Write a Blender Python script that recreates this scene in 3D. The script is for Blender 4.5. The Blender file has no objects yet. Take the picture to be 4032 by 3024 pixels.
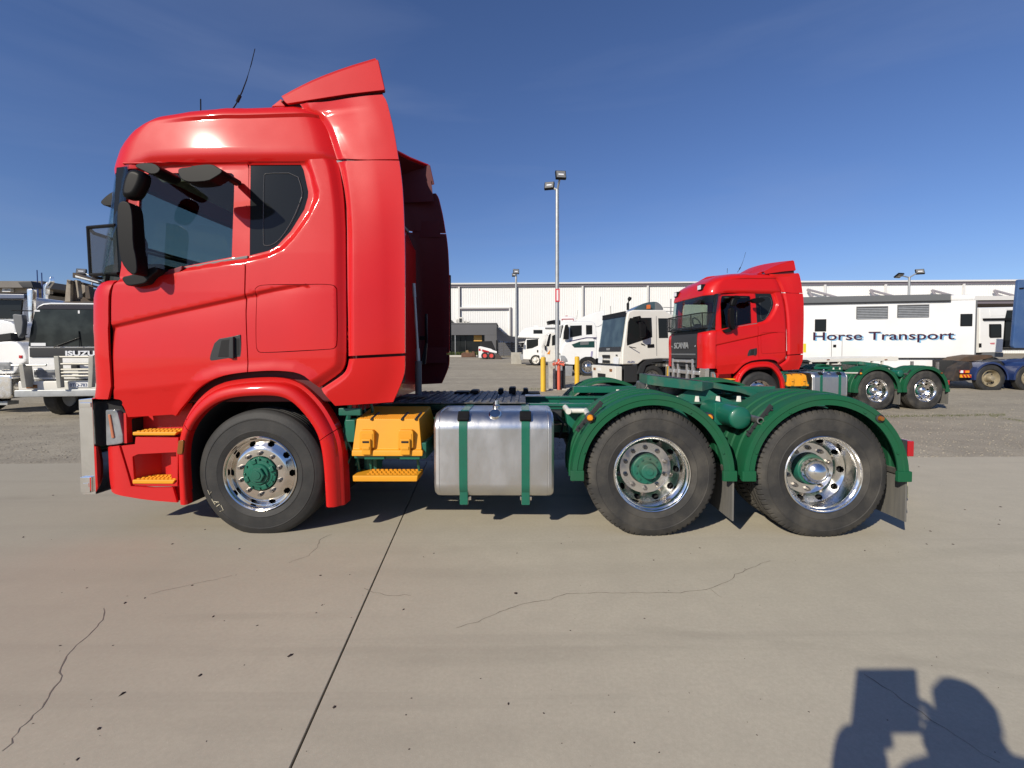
import bpy, bmesh, math, random
from mathutils import Vector, Matrix
from mathutils.geometry import delaunay_2d_cdt
R = math.radians
random.seed(7)
scene = bpy.context.scene
col = scene.collection

# ------------------------------------------------------------------ camera
IMG_W, IMG_H, FPX, EYE = 4032.0, 3024.0, 1840.0, 1.43
PITCH, ROLL, SHIFT_PX = R(1.8), -0.003, -66.0
cam_d = bpy.data.cameras.new("camera")
cam = bpy.data.objects.new("camera", cam_d)
col.objects.link(cam)
cam_d.sensor_width = 36.0
cam_d.lens = FPX / IMG_W * 36.0
cam_d.shift_y = SHIFT_PX / IMG_W
cam_d.clip_start, cam_d.clip_end = 0.02, 3000.0
CAM_M = (Matrix.Rotation(math.pi / 2 - PITCH, 3, 'X') @ Matrix.Rotation(ROLL, 3, 'Z'))
cam.matrix_world = Matrix.Translation((0, 0, EYE)) @ CAM_M.to_4x4()
scene.camera = cam

def ray(px, py):
    return CAM_M @ Vector(((px - IMG_W / 2) / FPX, (-(py - IMG_H / 2) + SHIFT_PX) / FPX, -1.0))

def ground_pt(px, py, z=0.0):
    d = ray(px, py)
    t = (z - EYE) / d.z
    return Vector((d.x * t, d.y * t, z))

# ------------------------------------------------------------------ light
SUN_DIR = (ground_pt(3470, 2715) - Vector((0, 0, EYE))).normalized()      # the way the light travels
SUN_EL = math.asin(-SUN_DIR.z)
sun_d = bpy.data.lights.new("sun", 'SUN')
sun_d.energy, sun_d.angle, sun_d.color = 5.0, R(0.53), (1.0, 0.92, 0.78)
sun = bpy.data.objects.new("sun", sun_d)
sun.rotation_euler = SUN_DIR.to_track_quat('-Z', 'Y').to_euler()
sun.location = (-6, -8, 9)
col.objects.link(sun)

world = bpy.data.worlds.new("World")
scene.world = world
world.use_nodes = True
wt = world.node_tree
wt.nodes.clear()
w_out = wt.nodes.new('ShaderNodeOutputWorld')
w_bg = wt.nodes.new('ShaderNodeBackground')
w_sky = wt.nodes.new('ShaderNodeTexSky')
w_sky.sky_type = 'NISHITA'
w_sky.sun_disc = False
w_sky.sun_elevation = SUN_EL
w_sky.sun_rotation = math.atan2(-SUN_DIR.x, -SUN_DIR.y)
w_sky.altitude, w_sky.air_density, w_sky.dust_density, w_sky.ozone_density = 50, 1.0, 0.3, 4.5
w_bg.inputs['Strength'].default_value = 0.08
# thin high cirrus
w_tc = wt.nodes.new('ShaderNodeTexCoord')
w_map = wt.nodes.new('ShaderNodeMapping')
w_map.inputs['Rotation'].default_value = (0.0, R(24), R(10))
w_map.inputs['Scale'].default_value = (0.9, 1.0, 5.5)
w_n = wt.nodes.new('ShaderNodeTexNoise')
w_n.inputs['Scale'].default_value = 1.5
w_n.inputs['Detail'].default_value = 7
w_n.inputs['Distortion'].default_value = 0.5
w_r = wt.nodes.new('ShaderNodeMapRange')
w_r.inputs['From Min'].default_value, w_r.inputs['From Max'].default_value = 0.47, 0.85
w_r.inputs['To Min'].default_value, w_r.inputs['To Max'].default_value = 0.0, 0.26
w_mix = wt.nodes.new('ShaderNodeMixRGB')
w_mix.inputs['Color2'].default_value = (3.9, 4.5, 5.4, 1)
wl = wt.links.new
wl(w_tc.outputs['Generated'], w_map.inputs['Vector'])
wl(w_map.outputs['Vector'], w_n.inputs['Vector'])
wl(w_n.outputs['Fac'], w_r.inputs['Value'])
wl(w_r.outputs['Result'], w_mix.inputs['Fac'])
wl(w_sky.outputs['Color'], w_mix.inputs['Color1'])
w_wb = wt.nodes.new('ShaderNodeMixRGB'); w_wb.blend_type = 'MULTIPLY'; w_wb.inputs['Fac'].default_value = 1.0
w_wb.inputs['Color2'].default_value = (1.0, 1.05, 1.32, 1)
wl(w_mix.outputs['Color'], w_wb.inputs['Color1'])
wl(w_wb.outputs['Color'], w_bg.inputs['Color'])
wl(w_bg.outputs['Background'], w_out.inputs['Surface'])

scene.view_settings.view_transform = 'Standard'
scene.view_settings.look = 'None'
scene.view_settings.gamma = 1.0
scene.view_settings.exposure = 0.0
scene.view_settings.use_curve_mapping = False
scene.render.engine = 'CYCLES'
scene.cycles.max_bounces = 8
scene.cycles.transparent_max_bounces = 12
scene.cycles.caustics_reflective = False
scene.cycles.caustics_refractive = False
scene.cycles.use_denoising = True
# ------------------------------------------------------------------ helpers
def crop(x0, y0, s):
    return lambda pts: [(x0 + p[0] * s, y0 + p[1] * s) + tuple(p[2:]) for p in pts]
c1 = crop(300, 150, .3316); c2 = crop(900, 150, .4219); c3 = crop(350, 550, .4521); c4 = crop(1250, 550, .6329)
c5 = crop(350, 1050, .3616); c6 = crop(900, 1050, .3843); c7 = crop(280, 1450, .4973); c8 = crop(1250, 1480, .4973)
d1 = crop(2150, 1430, .4339); d2 = crop(2800, 1430, .4339); d3 = crop(0, 1000, .4221); d4 = crop(1700, 1050, .3014)
d5 = crop(2100, 1100, .3013); d6 = crop(2600, 980, .3436); d7 = crop(3100, 1050, .4213); d8 = crop(2100, 600, .3316)
e1 = crop(1500, 1480, .3617); e2 = crop(2300, 1450, .3391); e3 = crop(280, 1550, .2713); e4 = crop(1550, 750, .5123)
e5 = crop(0, 1050, .2109); e6 = crop(360, 600, .3315); e7 = crop(3750, 1080, .3133); e8 = crop(2600, 1400, .2712)
ident = lambda pts: list(pts)

class Frame:
    """a local frame standing on the ground: x along u, y away along v, z up"""
    def __init__(s, o, yaw):
        s.o = Vector(o); s.yaw = yaw
        s.u = Vector((math.cos(yaw), math.sin(yaw), 0)); s.v = Vector((-math.sin(yaw), math.cos(yaw), 0))
    def p(s, px, py, y=0.0):
        d = ray(px, py); e = Vector((0, 0, EYE)) - s.o
        t = (y - e.dot(s.v)) / d.dot(s.v)
        q = e + d * t
        return (q.dot(s.u), q.z)
    def pts(s, pix, y=0.0, fn=None):
        out = []
        for q in pix:
            yy = y
            for k in range(4 if fn else 1):
                x, z = s.p(q[0], q[1], yy)
                if fn: yy = fn(x, z)
            out.append((x, z) + tuple(q[2:]))
        return out
    def empty(s, name, label, cat, group=None):
        o = bpy.data.objects.new(name, None); col.objects.link(o)
        o.location = s.o; o.rotation_euler = (0, 0, s.yaw); o.empty_display_size = 0.3
        tag(o, label, cat, group)
        return o

def tag(o, label=None, cat=None, group=None, kind=None):
    if label: o['label'] = label
    if cat: o['category'] = cat
    if group: o['group'] = group
    if kind: o['kind'] = kind
    return o

def empty(name, loc, rz=0.0, parent=None):
    o = bpy.data.objects.new(name, None); col.objects.link(o)
    o.location = loc; o.rotation_euler = (0, 0, rz); o.parent = parent; o.empty_display_size = 0.3
    return o

def link(name, me, m, parent=None, loc=None):
    o = bpy.data.objects.new(name, me); col.objects.link(o)
    if m is not None and len(me.materials) == 0: me.materials.append(m)
    if parent is not None: o.parent = parent
    if loc is not None: o.location = loc
    return o

def copy_tree(o, parent=None):
    c = o.copy(); col.objects.link(c); c.parent = parent
    for ch in list(o.children): copy_tree(ch, c)
    return c

def weight_normals(me, ang):
    """area-weighted shading normals, so that flat faces stay flat beside their bevels"""
    P = me.polygons
    if len(P) > 30000 or len(P) == 0: return
    N_ = [p.normal.copy() for p in P]; A_ = [p.area for p in P]; ca = math.cos(R(ang))
    vf = [[] for _ in me.vertices]
    for p in P:
        for v in p.vertices: vf[v].append(p.index)
    cn = [None] * len(me.loops); vi = [l.vertex_index for l in me.loops]
    for p in P:
        n0 = N_[p.index]
        for li in p.loop_indices:
            acc = n0 * A_[p.index]
            for f in vf[vi[li]]:
                if f != p.index and N_[f].dot(n0) > ca: acc = acc + N_[f] * A_[f]
            cn[li] = acc.normalized() if acc.length > 1e-12 else n0
    me.normals_split_custom_set(cn)

def offset_line(ln, d):
    out = []
    for i in range(len(ln)):
        a = Vector(ln[max(0, i - 1)][:2]); b = Vector(ln[min(len(ln) - 1, i + 1)][:2]); t = (b - a).normalized()
        out.append((ln[i][0] - t.y * d, ln[i][1] + t.x * d))
    return out

def finish(bm, name, smooth=35):
    me = bpy.data.meshes.new(name)
    bmesh.ops.recalc_face_normals(bm, faces=bm.faces)
    bm.to_mesh(me); bm.free()
    if smooth:
        me.polygons.foreach_set('use_smooth', [True] * len(me.polygons))
        me.set_sharp_from_angle(angle=R(smooth))
        weight_normals(me, smooth)
    return me

def bevel(bm, w, seg=2, ang=30):
    if w <= 0: return
    es = [e for e in bm.edges if len(e.link_faces) == 2 and e.calc_face_angle(0) > R(ang)]
    if es: bmesh.ops.bevel(bm, geom=es, offset=w, segments=seg, profile=.5, affect='EDGES', clamp_overlap=True)

class MB:
    """collects shapes into one bmesh"""
    def __init__(s): s.bm = bmesh.new()
    def box(s, x0, x1, y0, y1, z0, z1, b=0.0, seg=2, M=None):
        t = bmesh.new()
        vs = [t.verts.new((x, y, z)) for x in (x0, x1) for y in (y0, y1) for z in (z0, z1)]
        for f in ((0, 1, 3, 2), (4, 6, 7, 5), (0, 4, 5, 1), (2, 3, 7, 6), (0, 2, 6, 4), (1, 5, 7, 3)):
            t.faces.new([vs[i] for i in f])
        bmesh.ops.recalc_face_normals(t, faces=t.faces)
        bevel(t, b, seg)
        if M is not None: t.transform(M)
        return s.join(t)
    def join(s, t):
        me = bpy.data.meshes.new('tmp'); t.to_mesh(me); t.free()
        s.bm.from_mesh(me); bpy.data.meshes.remove(me)
        return s
    def prism(s, poly, y0, y1, b=0.0, seg=2, y1fn=None):
        """poly of (x,z) extruded from y0 to y1"""
        t = bmesh.new()
        a = [t.verts.new((p[0], y0, p[1])) for p in poly]
        c = [t.verts.new((p[0], y1, p[1])) for p in poly]
        n = len(poly)
        t.faces.new(a); t.faces.new(c[::-1])
        for i in range(n): t.faces.new((a[i], c[i], c[(i + 1) % n], a[(i + 1) % n]))
        bmesh.ops.recalc_face_normals(t, faces=t.faces)
        bevel(t, b, seg)
        return s.join(t)
    def tube(s, path, r, n=8, closed=False):
        path = [Vector(p) for p in path]; rings = []; N = len(path)
        up = Vector((0, 0, 1))
        for i, p in enumerate(path):
            a = path[(i - 1) % N] if (closed or i > 0) else p
            c = path[(i + 1) % N] if (closed or i < N - 1) else p
            d = (c - a).normalized()
            k = up if abs(d.dot(up)) < .95 else Vector((1, 0, 0))
            e1_ = d.cross(k).normalized(); e2_ = d.cross(e1_).normalized()
            rr = r[i] if isinstance(r, (list, tuple)) else r
            rings.append([s.bm.verts.new(p + (e1_ * math.cos(q) + e2_ * math.sin(q)) * rr) for q in [2 * math.pi * j / n for j in range(n)]])
        for i in range(N if closed else N - 1):
            A, B = rings[i], rings[(i + 1) % N]
            for j in range(n): s.bm.faces.new((A[j], A[(j + 1) % n], B[(j + 1) % n], B[j]))
        if not closed:
            s.bm.faces.new(rings[0]); s.bm.faces.new(rings[-1][::-1])
        return s
    def lathe(s, prof, c=(0, 0, 0), n=40, a0=0.0, a1=2 * math.pi, axis='y'):
        """prof: list of (radius, y) turned about the y axis through c"""
        full = abs(a1 - a0 - 2 * math.pi) < 1e-6
        m = n if full else n + 1
        rows = []
        for k in range(m):
            q = a0 + (a1 - a0) * k / n
            row = []
            for r_, y in prof:
                if axis == 'y': v = (c[0] + r_ * math.cos(q), c[1] + y, c[2] + r_ * math.sin(q))
                elif axis == 'z': v = (c[0] + r_ * math.cos(q), c[1] + r_ * math.sin(q), c[2] + y)
                else: v = (c[0] + y, c[1] + r_ * math.cos(q), c[2] + r_ * math.sin(q))
                row.append(s.bm.verts.new(v))
            rows.append(row)
        for k in range(n):
            A, B = rows[k], rows[(k + 1) % m]
            for j in range(len(prof) - 1):
                try: s.bm.faces.new((A[j], B[j], B[j + 1], A[j + 1]))
                except ValueError: pass
        return s
    def grid(s, rows, closed=False):
        vv = [[s.bm.verts.new(p) for p in r_] for r_ in rows]
        for i in range(len(vv) - 1):
            m = len(vv[i])
            for j in range(m if closed else m - 1):
                s.bm.faces.new((vv[i][j], vv[i][(j + 1) % m], vv[i + 1][(j + 1) % m], vv[i + 1][j]))
        return s
    def cyl(s, a, b, r, n=16, b_=0):
        return s.tube([a, b], r, n)
    def me(s, name, smooth=35):
        bmesh.ops.remove_doubles(s.bm, verts=s.bm.verts, dist=1e-5)
        return finish(s.bm, name, smooth)
    def build(s, name, m, parent=None, smooth=35, loc=None):
        return link(name, s.me(name, smooth), m, parent, loc)

def chaikin(pts, it=2):
    """closed polygon smoothing; a point with a third entry stays sharp"""
    for _ in range(it):
        out = []; n = len(pts)
        for i in range(n):
            p = pts[i]; a = pts[i - 1]; c = pts[(i + 1) % n]
            if len(p) > 2: out.append(p)
            else:
                out.append((p[0] * .75 + a[0] * .25, p[1] * .75 + a[1] * .25))
                out.append((p[0] * .75 + c[0] * .25, p[1] * .75 + c[1] * .25))
        pts = out
    return [(p[0], p[1]) for p in pts]

def smooth_line(pts, it=2):
    pts = [tuple(p[:2]) for p in pts]
    for _ in range(it):
        out = [pts[0]]
        for a, b in zip(pts, pts[1:]):
            out.append((a[0] * .75 + b[0] * .25, a[1] * .75 + b[1] * .25)); out.append((a[0] * .25 + b[0] * .75, a[1] * .25 + b[1] * .75))
        out.append(pts[-1]); pts = out
    return pts

def resample(pts, n):
    L = [0.0]
    for a, b in zip(pts, pts[1:]): L.append(L[-1] + math.dist(a[:2], b[:2]))
    out = []; j = 0
    for k in range(n):
        t = L[-1] * k / (n - 1)
        while j < len(L) - 2 and L[j + 1] < t: j += 1
        f = (t - L[j]) / max(1e-9, L[j + 1] - L[j])
        out.append(tuple(pts[j][i] * (1 - f) + pts[j + 1][i] * f for i in range(2)))
    return out

def inside(p, poly):
    x, y = p; r_ = False; j = len(poly) - 1
    for i in range(len(poly)):
        xi, yi = poly[i][0], poly[i][1]; xj, yj = poly[j][0], poly[j][1]
        if (yi > y) != (yj > y) and x < (xj - xi) * (y - yi) / (yj - yi) + xi: r_ = not r_
        j = i
    return r_

def dist_seg(p, a, b):
    ax, ay = a[0], a[1]; bx, by = b[0] - ax, b[1] - ay
    l2 = bx * bx + by * by
    t = 0 if l2 == 0 else max(0, min(1, ((p[0] - ax) * bx + (p[1] - ay) * by) / l2))
    return math.hypot(p[0] - ax - bx * t, p[1] - ay - by * t)

def dist_line(p, line, closed=False):
    n = len(line)
    return min(dist_seg(p, line[i], line[(i + 1) % n]) for i in range(n if closed else n - 1))

def interp(tab, t):
    if t <= tab[0][0]: return tab[0][1]
    for a, b in zip(tab, tab[1:]):
        if t <= b[0]: return a[1] + (b[1] - a[1]) * (t - a[0]) / (b[0] - a[0])
    return tab[-1][1]

def sstep(t):
    t = max(0.0, min(1.0, t)); return t * t * (3 - 2 * t)

def densify(poly, step, closed=True):
    out = []; n = len(poly)
    for i in range(n if closed else n - 1):
        a = poly[i]; b = poly[(i + 1) % n]
        k = max(1, int(math.dist(a, b) / step))
        for q in range(k): out.append((a[0] + (b[0] - a[0]) * q / k, a[1] + (b[1] - a[1]) * q / k))
    if not closed: out.append(poly[-1])
    return out

def panel(name, poly, fn, m, parent, th=0.03, step=0.022, holes=(), lines=(), edge=0.006, mirror=None, smooth=40):
    """a sheet with outline poly (x,z), surface y = fn(x,z), thickness th, softly rolled edges; holes cut out, lines kept as mesh edges"""
    poly = densify(poly, step)
    holes = [densify(h, step) for h in holes]
    xs = [p[0] for p in poly]; zs = [p[1] for p in poly]
    V = []; E = []; bset = set()
    for loop in [poly] + holes:
        b0 = len(V); n = len(loop)
        for p in loop: V.append(Vector(p)); bset.add(len(V) - 1)
        for i in range(n): E.append((b0 + i, b0 + (i + 1) % n))
    keep = list(V)
    for ln in lines:
        ln = densify(ln, step, closed=False)
        ok = [p for p in ln if inside(p, poly) and not any(inside(p, h) for h in holes) and dist_line(p, poly, True) > .008]
        b0 = len(V)
        for p in ok: V.append(Vector(p))
        for i in range(len(ok) - 1):
            if math.dist(ok[i], ok[i + 1]) < step * 1.5: E.append((b0 + i, b0 + i + 1))
    # inset ring
    ring = []
    for loop, sgn in [(poly, 1)] + [(h, -1) for h in holes]:
        n = len(loop)
        for i in range(n):
            a = Vector(loop[i - 1]); c = Vector(loop[(i + 1) % n]); t = (c - a)
            if t.length < 1e-6: continue
            t.normalize(); nn = Vector((-t.y, t.x)) * (edge * 1.3)
            for q in (Vector(loop[i]) + nn, Vector(loop[i]) - nn):
                if inside(q, poly) and not any(inside(q, h) for h in holes): ring.append(q)
    V += ring
    nx = int((max(xs) - min(xs)) / step) + 1; nz = int((max(zs) - min(zs)) / step) + 1
    for i in range(nx + 1):
        for k in range(nz + 1):
            p = (min(xs) + i * step + (k % 2) * step * .5, min(zs) + k * step)
            if inside(p, poly) and not any(inside(p, h) for h in holes) and dist_line(p, poly, True) > edge * 2.5 \
               and all(dist_line(p, h, True) > edge * 2.5 for h in holes) and all(dist_line(p, l) > step * .7 for l in lines):
                V.append(Vector(p))
    nv, ne, nf, ov, oe, of = delaunay_2d_cdt(V, E, [], 0, 1e-5)
    bnd = [any(k in bset for k in o) for o in ov]
    bm = bmesh.new()
    fr = [bm.verts.new((p.x, fn(p.x, p.y) + (edge if bnd[i] else 0), p.y)) for i, p in enumerate(nv)]
    bk = [bm.verts.new((p.x, fn(p.x, p.y) + th, p.y)) for p in nv]
    ed = {}; nt = 0
    for f in nf:
        cx = sum(nv[i].x for i in f) / 3; cz = sum(nv[i].y for i in f) / 3
        if not inside((cx, cz), poly) or any(inside((cx, cz), h) for h in holes): continue
        bm.faces.new([fr[i] for i in f]); bm.faces.new([bk[i] for i in f][::-1]); nt += 1
        for a, b in zip(f, f[1:] + f[:1]): ed[tuple(sorted((a, b)))] = ed.get(tuple(sorted((a, b))), 0) + 1
    for (a, b), k in ed.items():
        if k == 1: bm.faces.new((fr[a], fr[b], bk[b], bk[a]))
    for v in [v for v in bm.verts if not v.link_faces]: bm.verts.remove(v)
    me = finish(bm, name, smooth)
    # shading normals of the visible face straight from the surface function
    h = .004; nrm = {}
    cn = [Vector((0, 0, 0))] * len(me.loops)
    me.update()
    pol = me.polygons
    fl = me.corner_normals
    for p in pol:
        front = p.index < 2 * nt and p.index % 2 == 0
        for li in p.loop_indices:
            if front:
                vi = me.loops[li].vertex_index
                if vi not in nrm:
                    c = me.vertices[vi].co
                    gx = (fn(c.x + h, c.z) - fn(c.x - h, c.z)) / (2 * h); gz = (fn(c.x, c.z + h) - fn(c.x, c.z - h)) / (2 * h)
                    nrm[vi] = Vector((gx, -1, gz)).normalized()
                cn[li] = nrm[vi]
            else: cn[li] = Vector(fl[li].vector)
    me.normals_split_custom_set(cn)
    o = link(name, me, m, parent)
    if mirror is not None:
        me2 = me.copy(); me2.transform(Matrix.Translation((0, mirror, 0)) @ Matrix.Scale(-1, 4, (0, 1, 0))); me2.flip_normals()
        link(name, me2, m, parent)
    return o

def flip_copy(me):
    me2 = me.copy()
    if me2.has_custom_normals: 
        at = me2.attributes.get('custom_normal')
        if at: me2.attributes.remove(at)
    me2.transform(Matrix.Scale(-1, 4, (0, 1, 0))); me2.flip_normals()
    return me2

def mirrored(o, W):
    """a copy of o (and its children) on the far side y -> W - y"""
    def rec(a, parent):
        if a.type == 'MESH':
            me2 = flip_copy(a.data)
            b = link(a.name.split('.')[0], me2, None, parent)
        else:
            b = empty(a.name.split('.')[0], (0, 0, 0), 0, parent)
        b.location = (a.location.x, -a.location.y, a.location.z)
        if a.get('label'): b['label'] = a['label']
        for ch in list(a.children): rec(ch, b)
        return b
    b = rec(o, o.parent); b.location.y += W
    return b

def slab(fr, name, pix, y0, y1, m, parent, b=0.01, sm=0, seg=2):
    """outline in photo pixels taken on the plane y0 of a frame, given thickness to y1"""
    poly = fr.pts(pix, y0)
    poly = chaikin(poly, sm) if sm else [(p[0], p[1]) for p in poly]
    mb = MB(); mb.prism(poly, y0, y1, b, seg)
    return mb.build(name, m, parent)

def text_obj(name, body, size, m, parent, loc, rot, ext=0.004, sx=1.0, shear=0.0, align='LEFT', bold=0.0):
    cu = bpy.data.curves.new(name, 'FONT'); cu.body = body; cu.size = size; cu.extrude = ext; cu.shear = shear; cu.align_x = align
    cu.offset = bold; cu.resolution_u = 3
    t = bpy.data.objects.new(name, cu); col.objects.link(t)
    dg = bpy.context.evaluated_depsgraph_get(); dg.update()
    me = bpy.data.meshes.new_from_object(t.evaluated_get(dg))
    bpy.data.objects.remove(t); bpy.data.curves.remove(cu)
    me.transform(Matrix.Diagonal((sx, 1, 1, 1)))
    o = link(name, me, m, parent, loc); o.rotation_euler = rot
    return o

# ------------------------------------------------------------------ materials
def material(name, base, rough=.5, metal=0.0, coat=0.0, spec=.5, var=None, var_scale=6.0, var_amt=.5, bump=0.0, bump_scale=60.0,
             rvar=0.0, trans=0.0, ior=1.45, emit=None, stretch=None, lo=.4, hi=.65, detail=6, coat_rough=.04):
    m = bpy.data.materials.new(name); m.use_nodes = True
    nt = m.node_tree; bs = nt.nodes['Principled BSDF']; L = nt.links.new
    bs.inputs['Base Color'].default_value = (*base, 1); bs.inputs['Roughness'].default_value = rough
    bs.inputs['Metallic'].default_value = metal; bs.inputs['Coat Weight'].default_value = coat
    bs.inputs['Coat Roughness'].default_value = coat_rough
    bs.inputs['Specular IOR Level'].default_value = spec; bs.inputs['Transmission Weight'].default_value = trans
    bs.inputs['IOR'].default_value = ior
    if emit:
        bs.inputs['Emission Color'].default_value = (*emit[:3], 1); bs.inputs['Emission Strength'].default_value = emit[3]
    if var or bump or rvar:
        tc = nt.nodes.new('ShaderNodeTexCoord'); mp = nt.nodes.new('ShaderNodeMapping')
        if stretch: mp.inputs['Scale'].default_value = stretch
        L(tc.outputs['Object'], mp.inputs['Vector'])
        n = nt.nodes.new('ShaderNodeTexNoise'); n.inputs['Scale'].default_value = var_scale; n.inputs['Detail'].default_value = detail
        L(mp.outputs['Vector'], n.inputs['Vector'])
        rg = nt.nodes.new('ShaderNodeMapRange'); rg.inputs['From Min'].default_value = lo; rg.inputs['From Max'].default_value = hi
        L(n.outputs['Fac'], rg.inputs['Value'])
        if var:
            rg.inputs['To Max'].default_value = var_amt
            mx = nt.nodes.new('ShaderNodeMixRGB'); mx.inputs['Color1'].default_value = (*base, 1); mx.inputs['Color2'].default_value = (*var, 1)
            L(rg.outputs['Result'], mx.inputs['Fac']); L(mx.outputs['Color'], bs.inputs['Base Color'])
        if rvar:
            r2 = nt.nodes.new('ShaderNodeMapRange'); r2.inputs['To Min'].default_value = rough; r2.inputs['To Max'].default_value = min(1, rough + rvar)
            r2.inputs['From Min'].default_value = lo; r2.inputs['From Max'].default_value = hi
            L(n.outputs['Fac'], r2.inputs['Value']); L(r2.outputs['Result'], bs.inputs['Roughness'])
        if bump:
            n2 = nt.nodes.new('ShaderNodeTexNoise'); n2.inputs['Scale'].default_value = bump_scale; n2.inputs['Detail'].default_value = 4
            L(mp.outputs['Vector'], n2.inputs['Vector'])
            bp = nt.nodes.new('ShaderNodeBump'); bp.inputs['Strength'].default_value = bump; bp.inputs['Distance'].default_value = .01
            L(n2.outputs['Fac'], bp.inputs['Height']); L(bp.outputs['Normal'], bs.inputs['Normal'])
    return m

def glass(name, tint, alpha=.5, rough=.03):
    """thin tinted sheet glass: part mirror, part tinted see-through"""
    m = bpy.data.materials.new(name); m.use_nodes = True
    nt = m.node_tree; nt.nodes.clear(); L = nt.links.new
    out = nt.nodes.new('ShaderNodeOutputMaterial'); mx = nt.nodes.new('ShaderNodeMixShader')
    tr = nt.nodes.new('ShaderNodeBsdfTransparent'); tr.inputs['Color'].default_value = (*tint, 1)
    gl = nt.nodes.new('ShaderNodeBsdfGlossy'); gl.inputs['Roughness'].default_value = rough
    fr = nt.nodes.new('ShaderNodeFresnel'); fr.inputs['IOR'].default_value = 1.5
    ge = nt.nodes.new('ShaderNodeNewGeometry'); om = nt.nodes.new('ShaderNodeMath'); om.operation = 'SUBTRACT'; om.inputs[0].default_value = 1.0; L(ge.outputs['Backfacing'], om.inputs[1])
    mu = nt.nodes.new('ShaderNodeMath'); mu.operation = 'MULTIPLY'; L(fr.outputs['Fac'], mu.inputs[0]); L(om.outputs[0], mu.inputs[1])
    L(mu.outputs[0], mx.inputs['Fac']); L(tr.outputs['BSDF'], mx.inputs[1]); L(gl.outputs['BSDF'], mx.inputs[2])
    L(mx.outputs['Shader'], out.inputs['Surface'])
    return m

M = {}
M['red'] = material('red_paint', (.55, .0075, .0065), .44, coat=.5, spec=.19, var=(.50, .0065, .0055), var_scale=2.2, var_amt=.5, coat_rough=.06, rvar=.05)
M['red_plastic'] = material('red_bumper_plastic', (.54, .010, .010), .45, coat=.15, bump=.05, bump_scale=220)
M['green'] = material('green_chassis_paint', (.006, .118, .072), .42, coat=.25, var=(.014, .09, .06), var_scale=5, var_amt=.7, bump=.04, bump_scale=80)
M['green_guard'] = material('green_mudguard_plastic', (.010, .092, .040), .45, spec=.28, var=(.030, .078, .048), var_scale=3.5, var_amt=.5, rvar=.2, lo=.45, hi=.75)
M['green_dirty'] = material('green_dusty_paint', (.014, .125, .085), .5, var=(.14, .12, .09), var_scale=9, var_amt=.6, lo=.45, hi=.75)
M['black'] = material('black_plastic', (.009, .009, .010), .48, spec=.18, var=(.015, .015, .015), var_scale=12, var_amt=.6)
M['mirror_black'] = material('mirror_housing_plastic', (.0055, .0055, .006), .45, spec=.16)
M['blackmatt'] = material('black_rubber_liner', (.010, .010, .011), .8)
M['rubber'] = material('tyre_rubber', (.028, .027, .026), .72, var=(.085, .077, .064), var_scale=5, var_amt=.75, bump=.25, bump_scale=70, lo=.42, hi=.7)
M['rubber_clean'] = material('steer_tyre_rubber', (.020, .020, .020), .66, var=(.040, .038, .035), var_scale=6, var_amt=.7, bump=.12, bump_scale=60)
M['chrome'] = material('polished_alloy', (.86, .85, .83), .09, metal=1.0, var=(.62, .58, .52), var_scale=10, var_amt=.45, rvar=.22)
M['chrome_dull'] = material('worn_alloy', (.80, .77, .72), .06, metal=1.0, var=(.52, .45, .37), var_scale=14, var_amt=.5, rvar=.14)
M['alloy'] = material('brushed_tank_alloy', (.70, .70, .69), .30, metal=1.0, var=(.52, .51, .50), var_scale=6, var_amt=.6, rvar=.18, bump=.10, bump_scale=25, stretch=(1, 1, .5))
M['mirror_alloy'] = material('mirror_polished_alloy', (.90, .90, .89), .03, metal=1.0, rvar=.025, var=(.75, .74, .72), var_scale=8, var_amt=.4)
M['steel'] = material('dull_steel', (.30, .29, .27), .5, metal=.8, var=(.14, .12, .10), var_scale=18, var_amt=.6)
M['nut'] = material('wheel_nut_steel', (.22, .20, .18), .45, metal=.8)
M['yellow'] = material('yellow_plastic', (.74, .32, .014), .5, bump=.04, bump_scale=300, var=(.66, .28, .016), var_scale=8, var_amt=.5)
M['catwalk'] = material('grimy_checker_alloy', (.16, .16, .165), .5, metal=.4, var=(.06, .055, .05), var_scale=14, var_amt=.9, bump=.2, bump_scale=60)
M['darkglass'] = material('dark_privacy_glass', (.014, .016, .017), .06, spec=.28)
M['glass'] = glass('tinted_window_glass', (.60, .625, .545))
M['windscreen'] = glass('windscreen_glass', (.80, .87, .86))
M['mirrorglass'] = material('mirror_glass', (.8, .82, .85), .02, metal=1.0)
M['interior'] = material('dark_cab_interior', (.028, .030, .032), .8)
M['interior_grey'] = material('grey_cab_trim', (.30, .30, .31), .8)
M['orange'] = material('amber_lens', (.75, .26, .01), .2, coat=.6)
M['orange_dark'] = material('dark_amber_lens', (.22, .075, .01), .2, coat=.6)
M['redlens'] = material('red_lens', (.42, .004, .012), .22, coat=.7)
M['lamp'] = material('clear_lamp_lens', (.16, .17, .18), .12, coat=1.0, var=(.32, .33, .34), var_scale=9, var_amt=.7)
M['lampwhite'] = material('bright_lamp_lens', (.75, .77, .8), .12, coat=1.0)
M['grey'] = material('mid_grey_plastic', (.13, .135, .14), .5)
M['greydark'] = material('dark_grey_plastic', (.030, .031, .033), .5, spec=.35)
M['flap'] = material('grey_mudflap_rubber', (.115, .112, .105), .75, var=(.17, .16, .14), var_scale=30, var_amt=.7, stretch=(1, 1, .08))
M['white'] = material('white_paint', (.80, .80, .79), .35, coat=.5, var=(.74, .73, .70), var_scale=1.2, var_amt=.5)
M['cream'] = material('off_white_paint', (.72, .70, .64), .4, coat=.3, var=(.64, .61, .55), var_scale=2, var_amt=.4)
M['plate_white'] = material('white_sign_face', (.72, .73, .74), .5)
M['letter_blue'] = material('dark_blue_lettering', (.02, .05, .18), .5)
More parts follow.
